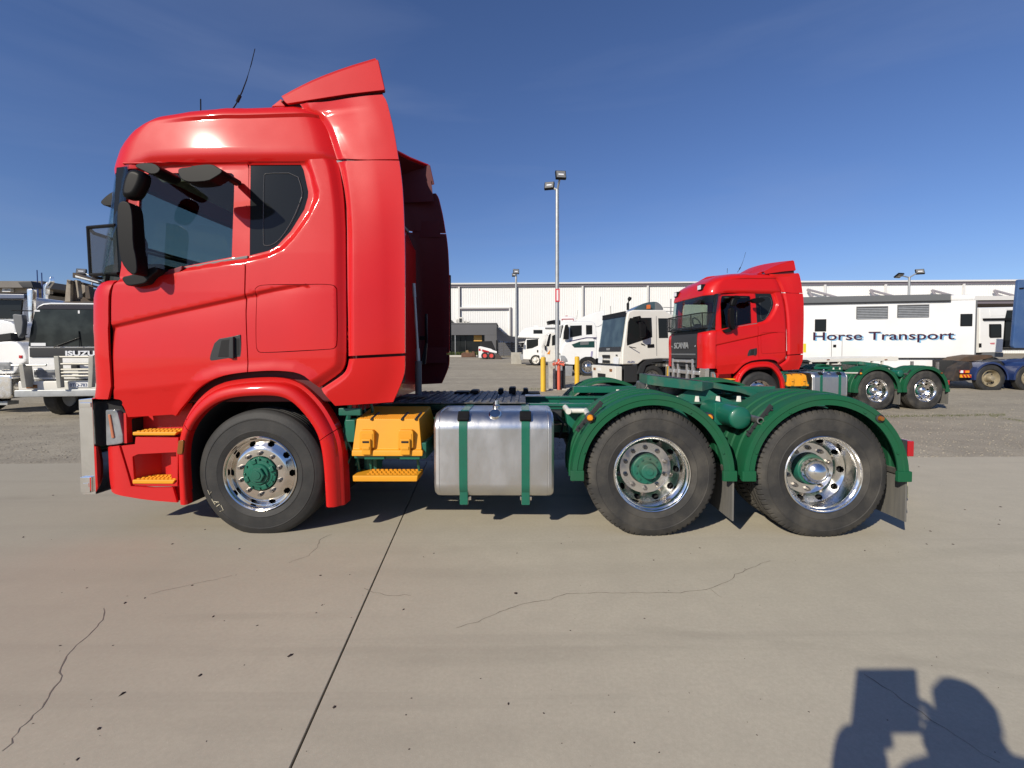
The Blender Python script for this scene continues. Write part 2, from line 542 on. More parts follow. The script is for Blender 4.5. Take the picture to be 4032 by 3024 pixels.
M['galv'] = material('galvanised_steel', (.42, .43, .43), .45, metal=.5, var=(.32, .33, .33), var_scale=8, var_amt=.6)
M['chalk'] = material('yellow_chalk', (.55, .50, .36), .9)
# ------------------------------------------------------------------ ground: gravel yard rising gently to the sheds, raised concrete apron
def gz(Y): return -.05 + (0 if Y < 14 else .0245 * (min(Y, 62) - 14))
def yard_pt(px, py):
    z = -.05
    for _ in range(40):
        p = ground_pt(px, py, z); z = z * .5 + gz(p.y) * .5
    return Vector((p.x, p.y, gz(p.y)))
def depth_pt(px, py, Y):
    d = ray(px, py); t = Y / d.y
    return Vector((d.x * t, Y, EYE + d.z * t))

def ground_mat(name, c0, c1, c2, speck, sc, rough, bump, streak=(0.12, 1.0, 1.0), fine=160, streak_amt=.5, fine_amt=.5, marks=None, mott=.45, grain=0, grain_amt=.3, side=None, tracks=()):
    m = bpy.data.materials.new(name); m.use_nodes = True
    nt = m.node_tree; bs = nt.nodes['Principled BSDF']; L = nt.links.new; N = nt.nodes.new
    tc = N('ShaderNodeTexCoord')
    def noise(scale, detail, stretch=None, rot=0.0, rgh=.55):
        mp = N('ShaderNodeMapping'); L(tc.outputs['Object'], mp.inputs['Vector'])
        if stretch: mp.inputs['Scale'].default_value = stretch
        mp.inputs['Rotation'].default_value = (0, 0, rot)
        n = N('ShaderNodeTexNoise'); n.inputs['Scale'].default_value = scale; n.inputs['Detail'].default_value = detail; n.inputs['Roughness'].default_value = rgh
        L(mp.outputs['Vector'], n.inputs['Vector']); return n.outputs['Fac']
    def ramp(v, a, b, lo=0.0, hi=1.0):
        r_ = N('ShaderNodeMapRange'); r_.inputs['From Min'].default_value = a; r_.inputs['From Max'].default_value = b
        r_.inputs['To Min'].default_value = lo; r_.inputs['To Max'].default_value = hi; L(v, r_.inputs['Value']); return r_.outputs['Result']
    def mix(f, a, b, mode='MIX'):
        x = N('ShaderNodeMixRGB'); x.blend_type = mode
        if isinstance(f, float): x.inputs['Fac'].default_value = f
        else: L(f, x.inputs['Fac'])
        for k, v in (('Color1', a), ('Color2', b)):
            if isinstance(v, tuple): x.inputs[k].default_value = (*v, 1)
            else: L(v, x.inputs[k])
        return x.outputs['Color']
    c = mix(ramp(noise(sc, 5), .35, .65), c0, c1)
    c = mix(ramp(noise(sc * 2.3, 6, streak, R(4)), .48, .72, 0, streak_amt), c, c2)
    c = mix(ramp(noise(sc * 1.1, 5, (streak[0] * 2.2, 1.6, 1), R(-17)), .55, .75, 0, streak_amt * .7), c, c2)
    if marks: c = mix(ramp(noise(.55, 4, (1, 1, 1), 0), .52, .70, 0, .45), c, marks)
    c = mix(ramp(noise(sc * 9, 6, None, 0, .65), .38, .66, mott, 0), c, c2)
    c = mix(ramp(noise(sc * 3.1, 6, (streak[0] * .5, 2.6, 1), R(9), .6), .56, .66, 0, mott * 1.1), c, tuple(q * .9 for q in c2))
    if grain: c = mix(ramp(noise(grain, 3, None, 0, .75), .36, .64, grain_amt, 0), c, tuple(q * .62 for q in c0))
    if side:
        sp = N('ShaderNodeSeparateXYZ'); L(tc.outputs['Object'], sp.inputs[0]); ad = N('ShaderNodeMath'); ad.operation = 'MULTIPLY_ADD'; L(noise(.5, 5), ad.inputs[0]); ad.inputs[1].default_value = 5.0; L(sp.outputs[0], ad.inputs[2])
        c = mix(ramp(ad.outputs[0], 3.6, -.6, 0, .55), c, side)
    if tracks:
        s2 = N('ShaderNodeSeparateXYZ'); L(tc.outputs['Object'], s2.inputs[0])
        def mth(op, a, b=None, c_=None):
            n_ = N('ShaderNodeMath'); n_.operation = op
            for i_, v_ in enumerate((a, b, c_)):
                if v_ is None: continue
                if isinstance(v_, (int, float)): n_.inputs[i_].default_value = v_
                else: L(v_, n_.inputs[i_])
            return n_.outputs[0]
        wob = noise(1.2, 3); brk = ramp(noise(2.2, 5, (.35, 1, 1)), .42, .62)
        for (t0, t1, t2, w_, am) in tracks:
            cy = mth('ADD', mth('MULTIPLY_ADD', s2.outputs[0], t1, t0), mth('MULTIPLY', mth('MULTIPLY', s2.outputs[0], s2.outputs[0]), t2))
            dd = mth('ABSOLUTE', mth('SUBTRACT', mth('MULTIPLY_ADD', wob, .08, s2.outputs[1]), cy))
            c = mix(mth('MULTIPLY', ramp(dd, w_, w_ * .35, 0, am), brk), c, tuple(q * .55 for q in c0))
    f = noise(fine, 3, None, 0, .7)
    c = mix(ramp(f, .30, .52, fine_amt, 0), c, speck)
    c = mix(ramp(noise(fine * .35, 4, None, 0, .7), .60, .78, 0, fine_amt * .7), c, tuple(min(1, q * 1.35) for q in c0))
    L(c, bs.inputs['Base Color']); bs.inputs['Roughness'].default_value = rough
    bs.inputs['Specular IOR Level'].default_value = .25
    bp = N('ShaderNodeBump'); bp.inputs['Strength'].default_value = bump; bp.inputs['Distance'].default_value = .012
    L(f, bp.inputs['Height']); L(bp.outputs['Normal'], bs.inputs['Normal'])
    return m
M['concrete'] = ground_mat('worn_concrete', (.49, .445, .345), (.525, .478, .372), (.425, .384, .302), (.39, .35, .276), .55, .85, .10, fine=190, streak_amt=.6, fine_amt=.5, marks=(.52, .47, .36), grain=48, grain_amt=.26, side=(.30, .270, .214), tracks=((2.22, .02, -.01, .11, .30), (2.5, -.10, -.05, .05, .28), (3.05, .05, .012, .13, .22), (3.42, .05, .012, .10, .18), (5.0, .07, .0, .12, .35), (1.72, -.04, .03, .10, .2), (4.75, -.12, -.03, .07, .3)))
M['gravel'] = ground_mat('compacted_gravel_yard', (.48, .425, .325), (.405, .36, .275), (.27, .24, .19), (.15, .135, .11), .22, .95, .8, fine=38, streak=(.10, 1.2, 1), streak_amt=.75, fine_amt=.8, mott=.6, grain=14, grain_amt=.35)
M['soil'] = material('dark_joint_filler', (.018, .016, .018), .95)

# one sheet out to the horizon
ys = [-400, -60, -20, 0, 5, 8, 11, 14, 16, 20, 25, 30, 36, 42, 50, 56, 62, 80, 140, 400, 1500]
xsg = [-1500, -400, -150, -60, -30, -15, 0, 15, 30, 60, 150, 400, 1500]
mb = MB(); mb.grid([[(x, y, gz(y)) for x in xsg] for y in ys])
tag(mb.build('ground', M['gravel'], None), kind='structure')
# apron slabs
EA, EB = ground_pt(0, 1826), ground_pt(4032, 1797)
ed = (EB - EA).normalized()
J0, J1 = ground_pt(1600, 2000), ground_pt(1143, 3024)
jd = (J1 - J0).normalized()
def edge_at(t): return EA + ed * t
# where the joint meets the apron edge
den = ed.x * (-jd.y) - ed.y * (-jd.x)
tE = ((J0.x - EA.x) * (-jd.y) - (J0.y - EA.y) * (-jd.x)) / den
apron = empty('concrete_apron', (0, 0, 0)); tag(apron, kind='structure')
cuts = [tE - 60, tE - 22.0, tE - 11.0, tE, tE + 11.0, tE + 22.0, tE + 70]
rowsj = [0, 11.0, 22.0, 44.0]
for a, b in zip(cuts, cuts[1:]):
    for r0, r1 in zip(rowsj, rowsj[1:]):
        g = .0045
        pl = [edge_at(a + g) + jd * (r0 + g), edge_at(b - g) + jd * (r0 + g), edge_at(b - g) + jd * (r1 - g), edge_at(a + g) + jd * (r1 - g)]
        bm = bmesh.new(); top = [bm.verts.new((p.x, p.y, 0)) for p in pl]; bot = [bm.verts.new((p.x, p.y, -.15)) for p in pl]
        bm.faces.new(top); bm.faces.new(bot[::-1])
        for i in range(4): bm.faces.new((top[i], bot[i], bot[(i + 1) % 4], top[(i + 1) % 4]))
        bmesh.ops.recalc_face_normals(bm, faces=bm.faces); bevel(bm, .003, 2)
        link('slab', finish(bm, 'slab', 30), M['concrete'], apron)
pl = [edge_at(cuts[0]) + jd * .05, edge_at(cuts[-1]) + jd * .05, edge_at(cuts[-1]) + jd * 44, edge_at(cuts[0]) + jd * 44]
bm = bmesh.new(); bm.faces.new([bm.verts.new((p.x, p.y, -.022)) for p in pl]); link('joint_filler', finish(bm, 'joint_filler'), M['soil'], apron)
# hairline cracks
k1 = crop(0, 1900, .7685); k2 = crop(1500, 1900, .678); k3 = crop(2900, 2400, .5118)
cracks = [(k1([(530, 645), (533, 690), (500, 740), (440, 790), (380, 850), (330, 910), (310, 950), (300, 1020), (265, 1075), (180, 1190), (120, 1240), (90, 1280), (50, 1340), (-10, 1410)]), .0032),
          (k1([(1700, 265), (1640, 290), (1625, 330), (1580, 375), (1500, 402), (1460, 422)]), .0022), (k1([(1860, 545), (1920, 562), (1990, 580), (2070, 576), (2130, 585)]), .0022),
          (k2([(2260, 455), (2212, 470), (2100, 520), (2055, 535), (2045, 560), (1980, 590), (1910, 618), (1740, 640), (1500, 640), (1280, 640), (1080, 645), (980, 680), (800, 710), (690, 755), (560, 810), (400, 850)]), .0024),
          (k2([(1910, 618), (1960, 655), (1995, 680)]), .0018), (k3([(980, 500), (1060, 550), (1200, 640), (1340, 745), (1500, 850), (1700, 975), (1900, 1110), (2120, 1230)]), .0022),
          (k1([(760, 575), (860, 550), (990, 520), (1100, 498), (1220, 470)]), .0014)]
rnd = random.Random(11)
M['crack'] = material('crack_dirt', (.17, .148, .12), .95)
for pix, w in cracks:
    P_ = [ground_pt(p[0], p[1], .0) for p in pix]; Q = []
    for a, b in zip(P_, P_[1:]):
        n = max(2, int((b - a).length / .03))
        for i in range(n):
            q = a.lerp(b, i / n); Q.append(q + Vector((rnd.uniform(-1, 1), rnd.uniform(-1, 1), 0)) * .006)
    bm = bmesh.new(); prev = None
    for i, q in enumerate(Q):
        d = (Q[min(i + 1, len(Q) - 1)] - Q[max(i - 1, 0)]).normalized(); s_ = Vector((-d.y, d.x, 0)) * w * .75 * rnd.uniform(.35, 1.25)
        cur = (bm.verts.new((q.x + s_.x, q.y + s_.y, .0012)), bm.verts.new((q.x - s_.x, q.y - s_.y, .0012)))
        if prev: bm.faces.new((prev[0], prev[1], cur[1], cur[0]))
        prev = cur
    link('crack', finish(bm, 'crack'), M['crack'], apron)
# ------------------------------------------------------------------ the red prime mover in the foreground
_a, _b = ground_pt(1016, 2111), ground_pt(3246, 2124)
TF = Frame(_a, math.atan2(_b.y - _a.y, _b.x - _a.x))
AX2 = TF.p(2569, 1869, .02)[0]; AX3 = TF.p(3246, 1869, .02)[0]
W = 2.46
YC = W / 2
truck = TF.empty('prime_mover', 'large red prime mover with green chassis and yellow battery box parked on the concrete', 'truck', 'red prime movers')

# ---- wheels
def tyre_mesh(name, r, width, rim, lugs=0, n=96):
    prof = [(rim - .004, .035), (rim + .006, .014), (rim + .022, .006), (rim + .045, .0), (rim + .048, -.0025), (rim + .052, -.0025), (rim + .055, .0), (r - .075, .002), (r - .072, -.001), (r - .068, -.001), (r - .065, .003), (r - .055, .0045), (r - .05, .008), (r - .028, .016), (r - .012, .026), (r, .042)]
    if not lugs:
        w0, w1 = .045, width - .045
        gro = [w0 + (w1 - w0) * q for q in (.2, .4, .6, .8)]
        for g in gro: prof += [(r + .004, g - .008), (r - .012, g - .005), (r - .012, g + .005), (r + .004, g + .008)]
    else:
        for q in (.3, .5, .7): prof += [(r + .003, width * q - .008), (r - .013, width * q - .005), (r - .013, width * q + .005), (r + .003, width * q + .008)]
    m = len(prof)
    prof += [(q[0], width - q[1]) for q in prof[15::-1]]
    bm = bmesh.new(); N = lugs * 5 if lugs else n
    rows = []
    for k in range(N):
        a = 2 * math.pi * k / N; row = []
        cut = lugs and (k % 5) in (0,)
        for (rr, y) in prof:
            q = rr
            if cut and rr > r - .02 and (y < width * .27 or y > width * .73): q = rr - .013
            row.append(bm.verts.new((q * math.cos(a), y, q * math.sin(a))))
        rows.append(row)
    for k in range(N):
        A, B = rows[k], rows[(k + 1) % N]
        for j in range(len(prof) - 1): bm.faces.new((A[j], B[j], B[j + 1], A[j + 1]))
    return bm
def flatten(bm, zc):
    for v in bm.verts:
        if v.co.z < -zc:
            d = -zc - v.co.z; v.co.z = -zc + .0
            v.co.y += (-.6 if v.co.y < .1 else .6) * d
def rim_mesh(prof, zone, holes, n=260, hole_r=.026, hole_pos=.2365):
    """turned alloy rim; faces inside the hand holes are left open"""
    bm = bmesh.new(); rows = []
    P = []
    for a, b in zip(prof, prof[1:]):
        k = 12 if (a, b) == zone else 1
        for q in range(k): P.append((a[0] + (b[0] - a[0]) * q / k, a[1] + (b[1] - a[1]) * q / k))
    P.append(prof[-1])
    for k in range(n):
        a = 2 * math.pi * (k + .5) / n
        rows.append([bm.verts.new((r_ * math.cos(a), y, r_ * math.sin(a))) for r_, y in P])
    for k in range(n):
        A, B = rows[k], rows[(k + 1) % n]; am = 2 * math.pi * (k + 1) / n
        for j in range(len(P) - 1):
            rm = (P[j][0] + P[j + 1][0]) / 2
            if holes and zone[1][0] - .001 <= rm <= zone[0][0] + .001:
                sect = 2 * math.pi / holes; da = (am + sect / 2) % sect - sect / 2
                sl = math.dist(*zone) / abs(zone[0][0] - zone[1][0])
                if math.hypot(da * rm, (rm - hole_pos) * sl) < hole_r: continue
            bm.faces.new((A[j], B[j], B[j + 1], A[j + 1]))
    return bm

Z1 = TF.p(1016, 1867, .035)[1]; Z2 = (TF.p(2569, 1869, .02)[1] + TF.p(3246, 1869, .02)[1]) / 2; R1, R2 = Z1 + .024, Z2 + .012
bm = tyre_mesh('t', R1, .29, .292); flatten(bm, Z1); ME_STEER = finish(bm, 'steer_tyre', 30)
bm = tyre_mesh('t', R2, .265, .292, lugs=72); flatten(bm, Z2); ME_DRIVE = finish(bm, 'drive_tyre', 30)
pr = [(.298, .03), (.297, .004), (.291, .0), (.284, .003), (.279, .016), (.272, .024), (.268, .045), (.258, .135), (.266, .15)]
pr = [(.298, .03), (.297, .006), (.291, .0), (.285, .003), (.281, .016), (.273, .022), (.266, .03), (.262, .05), (.259, .155), (.212, .205), (.205, .213), (.150, .215), (.130, .213), (.128, .24)]
ME_RIM = finish(rim_mesh(pr, ((.259, .155), (.212, .205)), 10), 'dished_rim', 35)
pf = [(.298, .035), (.297, .006), (.291, .0), (.285, .003), (.281, .018), (.270, .028), (.266, .055), (.262, .056), (.222, .034), (.205, .024), (.190, .020), (.140, .020), (.132, .03), (.132, .05)]
ME_RIMF = finish(rim_mesh(pf, ((.262, .056), (.222, .034)), 10, hole_pos=.243, hole_r=.025), 'steer_rim', 35)
mb = MB()
mb.lathe([(.0, -.034), (.012, -.034), (.013, -.02), (.013, -.016), (.0185, -.014), (.0185, .004), (.022, .006), (.022, .010)], n=6)
ME_NUT = mb.me('wheel_nut', 25)
mb = MB(); mb.lathe([(.0, .12), (.22, .12), (.262, .06)], n=48); ME_BACKF = mb.me('brake_drum', 35)
mb = MB(); mb.lathe([(.0, .27), (.21, .27), (.262, .22)], n=48); ME_BACKR = mb.me('brake_drum', 35)
# green steer hub with hex cap
mb = MB()
mb.lathe([(.132, .05), (.132, .012), (.128, .006), (.110, .004), (.106, .0), (.084, -.002), (.080, -.014), (.076, -.018), (.0, -.019)], n=48)
for k in range(12):
    a = k * math.pi / 6
    mb.lathe([(.0, -.009), (.0085, -.009), (.0085, .006)], c=(.117 * math.cos(a), 0, .117 * math.sin(a)), n=6)
for k in range(4):
    a = k * math.pi / 2 + .4; mb.box(.088, .125, -.012, .004, -.02, .02, .005, M=Matrix.Rotation(-a, 4, 'Y'))
ME_HUBF = mb.me('hub', 30)
mb = MB(); mb.lathe([(.060, -.016), (.060, -.036), (.055, -.040), (.0, -.041)], n=6); mb.lathe([(.034, -.040), (.032, -.046), (.0, -.047)], n=24); ME_HEX = mb.me('hub_cap', 25)
# drive hub
mb = MB()
mb.lathe([(.128, .23), (.124, .17), (.118, .145), (.112, .140), (.070, .138), (.066, .11), (.062, .082), (.056, .076), (.03, .075), (.028, .068), (.0, .067)], n=40)
for k in range(10):
    a = k * math.pi / 5 + .2; mb.lathe([(.0, .126), (.009, .126), (.009, .142)], c=(.096 * math.cos(a), 0, .096 * math.sin(a)), n=6)
ME_HUBR = mb.me('hub', 30)
mb = MB(); mb.lathe([(.105, .15)] + [(.103 * math.cos(q), .135 - .105 * math.sin(q)) for q in [k * math.pi / 16 for k in range(9)]], n=40); ME_DOME = mb.me('hub_cap', 40)

def wheel(parent, name, x, y, z, kind, dome=False, nuts=True, label=None):
    w = empty(name, (x, y, z), 0, parent)
    if label: w['label'] = label
    if kind == 'steer':
        link('tyre', ME_STEER, M['rubber_clean'], w); link('rim', ME_RIMF, M['chrome_dull'], w); link('brake_drum', ME_BACKF, M['blackmatt'], w)
        h = link('hub', ME_HUBF, M['green'], w); link('hub_cap', ME_HEX, M['green'], w)
        ny = .020; rr = .163
    else:
        link('tyre', ME_DRIVE, M['rubber'], w); link('tyre', ME_DRIVE, M['rubber'], w, (0, .33, 0))
        link('rim', ME_RIM, M['chrome'], w); link('brake_drum', ME_BACKR, M['blackmatt'], w)
        link('hub', ME_HUBR, M['green_dirty'], w)
        if dome: link('hub_cap', ME_DOME, M['chrome'], w)
        ny = .213; rr = .1675
    if nuts:
        for k in range(10):
            a = 2 * math.pi * (k + .5) / 10
            o = link('wheel_nut', ME_NUT, M['nut'], w, (rr * math.cos(a), ny, rr * math.sin(a)))
    return w
def far_wheel(parent, name, x, z, kind):
    w = empty(name, (x, W - .03, z), math.pi, parent)
    if kind == 'steer': link('tyre', ME_STEER, M['rubber_clean'], w); link('rim', ME_RIMF, M['chrome_dull'], w)
    else: link('tyre', ME_DRIVE, M['rubber'], w); link('tyre', ME_DRIVE, M['rubber'], w, (0, .33, 0)); link('rim', ME_RIM, M['chrome'], w)
    return w
fwh = wheel(truck, 'front_wheel', 0, .035, Z1, 'steer')
# yellow chalk scrawl on the steer tyre
for pts in ([(1045, 975), (1062, 1015), (1078, 990)], [(1080, 1052), (1108, 1100), (1125, 1082)], [(1100, 1075), (1140, 1080)], [(1122, 1118), (1150, 1098)], [(1150, 1160), (1182, 1150), (1160, 1105)]):
    q = TF.pts(c7(pts), .036); mb = MB(); mb.tube([(x * .915, -.0005, (z - Z1) * .915) for x, z in q], .0032, 5); mb.build('chalk_mark', M['chalk'], fwh)
wheel(truck, 'rear_wheel', AX2, .02, Z2, 'drive')
wheel(truck, 'rear_wheel', AX3, .02, Z2, 'drive', dome=True)
far_wheel(truck, 'front_wheel', 0, Z1, 'steer'); far_wheel(truck, 'rear_wheel', AX2, Z2, 'drive'); far_wheel(truck, 'rear_wheel', AX3, Z2, 'drive')

# ---- cab side surface: y as a function of x and z
def base_y(z):
    return interp([(0.3, .012), (.9, .004), (1.4, .0), (1.9, .010), (2.2, .028), (2.5, .054), (2.95, .098), (3.32, .140), (3.36, .152), (3.6, .30)], z)
GAP = smooth_line(TF.pts(c2([(655, 605), (740, 738), (830, 752), (880, 810), (930, 900), (990, 1090), (1030, 1200), (1068, 1450)]) + c4([(170, 450), (177, 600), (178, 900), (180, 1180), (180, 1370), (168, 1425), (138, 1462), (12, 1546)]), .05, lambda x, z: base_y(min(z, 3.34)) + .03), 1)
_gap_tab = sorted([(z, x) for x, z in GAP])
def x_gap(z): return interp(_gap_tab, z)
def bow(x): return .016 * ((x + .25) / .9) ** 2
OUTR = TF.pts(c3([(250, 178), (380, 176), (900, 135), (1300, 115), (1830, 105), (1890, 130), (1930, 250), (1990, 420), (1985, 500), (1900, 690), (1780, 870), (1700, 960), (1560, 1030), (1370, 1075), (1100, 1120), (780, 1165), (450, 1225), (150, 1260), (150, 178)]), .03)
INNR = TF.pts(c3([(250, 190), (1830, 190), (1870, 260), (1915, 450), (1912, 500), (1880, 610), (1760, 800), (1640, 930), (1560, 975), (1390, 1015), (1240, 1022), (830, 1102), (450, 1180), (150, 1215), (150, 190)]), .06)
OUTR = [p[:2] for p in OUTR]; INNR = [p[:2] for p in INNR]
CREASE = TF.pts(c5([(60, 672), (230, 622), (900, 470), (1700, 296)]) + c6([(300, 240), (450, 207), (700, 162), (1000, 112)]), 0)
CREASE = [p[:2] for p in CREASE]; _cr = sorted(CREASE)
LOWCR = TF.pts(c5([(100, 1345), (260, 1328), (700, 1290), (1000, 1255), (1130, 1215)]), 0); LOWCR = [p[:2] for p in LOWCR]; _lc = sorted(LOWCR)
X_END = _cr[-1][0]; X_BEG = _cr[0][0]
def recess(x, z):
    p = (x, z)
    if z < 1.7 or not inside(p, OUTR): return 0.0
    if inside(p, INNR): return .05
    a = dist_line(p, OUTR, True); b = dist_line(p, INNR, True)
    return .05 * sstep(a / (a + b + 1e-9))
ARCHC = TF.pts(c7([(850, 330), (900, 255), (960, 185), (1060, 100), (1180, 55), (1395, 33), (1600, 18), (1750, 30), (1870, 85), (1960, 160)]), 0); ARCHC = [p[:2] for p in ARCHC]
def side_y(x, z):
    y = base_y(z) + recess(x, z) + bow(x)
    if z < 1.95:
        zc = interp(_cr, x)
        if z < zc + .0001:
            d = zc - z; am = .030 * sstep((X_END - x) / .45) * sstep((x - X_BEG + .25) / .3)
            y += am * math.exp(-d / .22) * sstep(d / .034)
        zl = interp(_lc, x)
        if z < zl: y += .16 * (zl - z) * sstep((zl - z) / .06)
        if z < 1.5:
            da = dist_line((x, z), ARCHC)
            y += -.014 * sstep(1 - da / .09)
    if x > x_gap(z) - .2:
        d = dist_line((x, z), GAP)
        if d < .09: y += .042 * (1 - sstep(d / .09))
    if y < 0.004 and x < X_BEG: y = .004
    return y
PX = lambda pix, fn=side_y: [p for p in TF.pts(pix, 0, fn)]

# windows
DOORWIN = chaikin([p + (1,) if i in (0, 6, 7, 8, 9) else p for i, p in enumerate([q[:2] for q in PX(c3([(432, 530), (478, 300), (560, 290), (1190, 284), (1255, 292), (1266, 345), (1241, 1020), (830, 1102), (600, 1150), (414, 1182)]))])], 1)
QWIN = [p[:2] for p in PX(c3([(1397, 200), (1832, 197), (1868, 265), (1908, 450), (1905, 500), (1874, 606), (1756, 795), (1636, 925), (1556, 968), (1397, 1008)]))]
# door
door_out = PX(c3([(333, 216, 1), (640, 202, 1), (1377, 196, 1)]) + c5([(1691, 0, 1), (1700, 480, 1), (1717, 1146, 1), (1560, 1165), (1420, 1195), (1270, 1260), (1150, 1350), (1060, 1470), (940, 1625, 1), (900, 1612, 1), (415, 1640, 1), (375, 1530), (350, 1500), (362, 1490), (345, 1450), (262, 1440, 1), (268, 1300), (258, 1100), (252, 900), (250, 662, 1), (236, 622, 1), (234, 480), (238, 300), (256, 212), (306, 156, 1)]) + c3([(262, 1190, 1), (280, 1080), (300, 600)]))
door_out = chaikin(door_out, 1)
lines_side = [densify(CREASE, .03, False), *[[(x, z - q) for x, z in densify(CREASE, .03, False)] for q in (.012, .024, .036, .055)], densify(OUTR, .03), densify(INNR, .03), densify(LOWCR, .04, False), [(x, z - .03) for x, z in densify(LOWCR, .04, False)]]
door = panel('door', door_out, side_y, M['red'], truck, .035, .022, holes=[DOORWIN], lines=lines_side)
link('door', mirrored(door, W).data, None, truck) if False else mirrored(door, W)
# cab side behind the door
side_out = PX(c3([(1384, 190, 1), (1840, 186, 1)]) + c2([(1000, 1135, 1), (1030, 1200), (1068, 1450)]) + c4([(166, 450), (173, 600), (174, 900), (176, 1180), (176, 1362), (164, 1417), (134, 1455), (12, 1538, 1)]) + c6([(925, 1238, 1), (800, 1135), (700, 1085), (560, 1068), (400, 1064), (196, 1078, 1), (180, 480, 1), (174, 0, 1)]) + c3([(1370, 1020, 1)]))
HATCH = chaikin(PX(c6([(262, 250), (268, 215), (330, 180), (700, 178), (1060, 174), (1108, 215), (1112, 260), (1118, 790), (1090, 838), (1040, 850), (340, 888), (290, 870), (272, 800)])), 2)
HATCH_IN = []
_hc = (sum(p[0] for p in HATCH) / len(HATCH), sum(p[1] for p in HATCH) / len(HATCH))
for p in HATCH: 
    v = Vector((p[0] - _hc[0], p[1] - _hc[1])); v *= (1 - .006 / v.length); HATCH_IN.append((_hc[0] + v.x, _hc[1] + v.y))
side_out = chaikin(side_out, 1)
cs = panel('cab_side', side_out, side_y, M['red'], truck, .03, .022, holes=[QWIN, HATCH], lines=lines_side + [offset_line(GAP, -.09), offset_line(GAP, -.065), offset_line(GAP, -.04), offset_line(GAP, -.02)])
mirrored(cs, W)
hatch = panel('locker_hatch', HATCH_IN, side_y, M['red'], truck, .02, .022, lines=lines_side[:5], edge=.004)
# glazing
def flat_pane(name, poly, m, dy, th=.006, mirror=True):
    zl = min(p[1] for p in poly); zh = max(p[1] for p in poly); a_, b_ = base_y(zl), base_y(zh)
    o = panel(name, poly, lambda x, z: a_ + (b_ - a_) * (z - zl) / (zh - zl) + .05 + bow(x) + dy, m, truck, th, .06, edge=.0005)
    if mirror: mirrored(o, W)
    return o
flat_pane('door_window', DOORWIN, M['glass'], .012, .003)
flat_pane('quarter_window', QWIN, M['darkglass'], .006)
# fine line of the inner pane in the quarter window
qi = chaikin(PX(c3([(1520, 310), (1540, 290), (1810, 290), (1860, 440), (1850, 520), (1780, 690), (1680, 850), (1600, 915), (1530, 925), (1515, 900)])), 1)
mb = MB(); mb.tube([(x, base_y(z) + .0545, z) for x, z in qi], .0022, 4, closed=True); mb.build('pane_seal', M['grey'], truck)
# window belt trim strip
bt = TF.pts(c3([(806, 1108), (1240, 1028), (1372, 1006), (1372, 1030), (1240, 1052), (806, 1136)]), .05)
mb = MB(); mb.prism([p[:2] for p in bt], .062, .09, .003); mb.build('window_trim', M['grey'], truck)

# ---- cab front: everything forward of x_r is lofted around the corner
RC = .28
def sil(px, py, y=.09): 
    x, z = TF.p(px, py, y); return (z, x + .743 * RC - RC)      # front face x at that height
FRONT = sorted([sil(*p) for p in [(432, 1950), (424, 1880), (418, 1760), (392, 1590), (390, 1500), (388, 1400), (384, 1320), (378, 1285), (377, 1190)]] + [sil(*p, .19) for p in [(440, 905), (444, 850), (454, 690), (456, 660)]])
def x_f(z): return interp(FRONT, z)
def front_rows(zs, ya, yb, ny, off=0.0, inset=0.0, xf=None):
    rows = []
    for z in zs:
        b = base_y(z) + inset; xf_ = (xf or x_f)(z) + off; row = []
        for k in range(ny + 1):
            y = ya + (yb - ya) * k / ny
            t = min(y - b, W - b - y)
            if t < RC: t = max(t, 0.0); x = xf_ + RC - math.sqrt(max(0, RC * RC - (RC - t) ** 2))
            else: x = xf_
            x -= .05 * (1 - ((y - YC) / YC) ** 2)
            row.append((x, y, z))
        rows.append(row)
    return rows
def arc_rows(zs, ymax, n=14, off=0.0, xs=None, top=None):
    """near corner from the side seam round to y = ymax on the front"""
    rows = []
    for z in zs:
        b = base_y(z) + .004; xf_ = x_f(z) + off; row = []
        xe = (xs(z) if xs else xf_ + RC + .02)
        RC = min(.28, xe - .015 - xf_)
        row.append((xe, b, z)); row.append((xf_ + RC, b, z))
        for k in range(1, n + 1):
            a = math.pi / 2 * k / n; y = b + RC - RC * math.cos(a); x = xf_ + RC - RC * math.sin(a) - .05 * (1 - ((y - YC) / YC) ** 2) * sstep(k / n)
            row.append((x, y, z))
        y0 = row[-1][1]
        for k in range(1, 5):
            y = y0 + (ymax - y0) * k / 4
            if ymax > y0: row.append((xf_ - .05 * (1 - ((y - YC) / YC) ** 2), y, z))
        rows.append(row)
    return rows
RC = .28
def solid_sheet(rows, th, M_=None):
    """thicken a grid of points along -normal (towards +x / inside)"""
    mb = MB(); mb.grid(rows); bm = mb.bm
    bmesh.ops.recalc_face_normals(bm, faces=bm.faces)
    bmesh.ops.solidify(bm, geom=list(bm.faces), thickness=th)
    return mb
seam_tab = sorted([(z, x) for x, z in [p[:2] for p in PX(c5([(240, 1440), (258, 1300), (250, 1100), (243, 900), (240, 662), (226, 622), (224, 480), (228, 300), (246, 212), (296, 150)]))]])
zc0, zc1 = seam_tab[0][0], seam_tab[-1][0]
# corner panel with its shoulder
zs = [zc0 + (zc1 - .13 - zc0) * k / 16 for k in range(17)]
rows = arc_rows(zs, .46, xs=lambda z: interp(seam_tab, z))
def crease_dip(r_):
    out = []
    for (x, y, z) in r_: out.append((x, y, z))
    return out
sh = []
for q in (.35, .65, .88, 1.0):
    z = zc1 - .13 + .13 * q; k = (1 - math.sqrt(max(0, 1 - q * q)))
    base = arc_rows([zc1 - .13], .46, xs=lambda zz: interp(seam_tab, z))[0]
    row = [(x + k * .11 * min(1, max(0, (y - .0) / .15)), y + k * .05, z) for (x, y, zz) in base]
    sh.append(row)
mb = solid_sheet(rows + sh, .02); cp = mb.build('corner_panel', M['red'], truck, 45)
mirrored(cp, W)
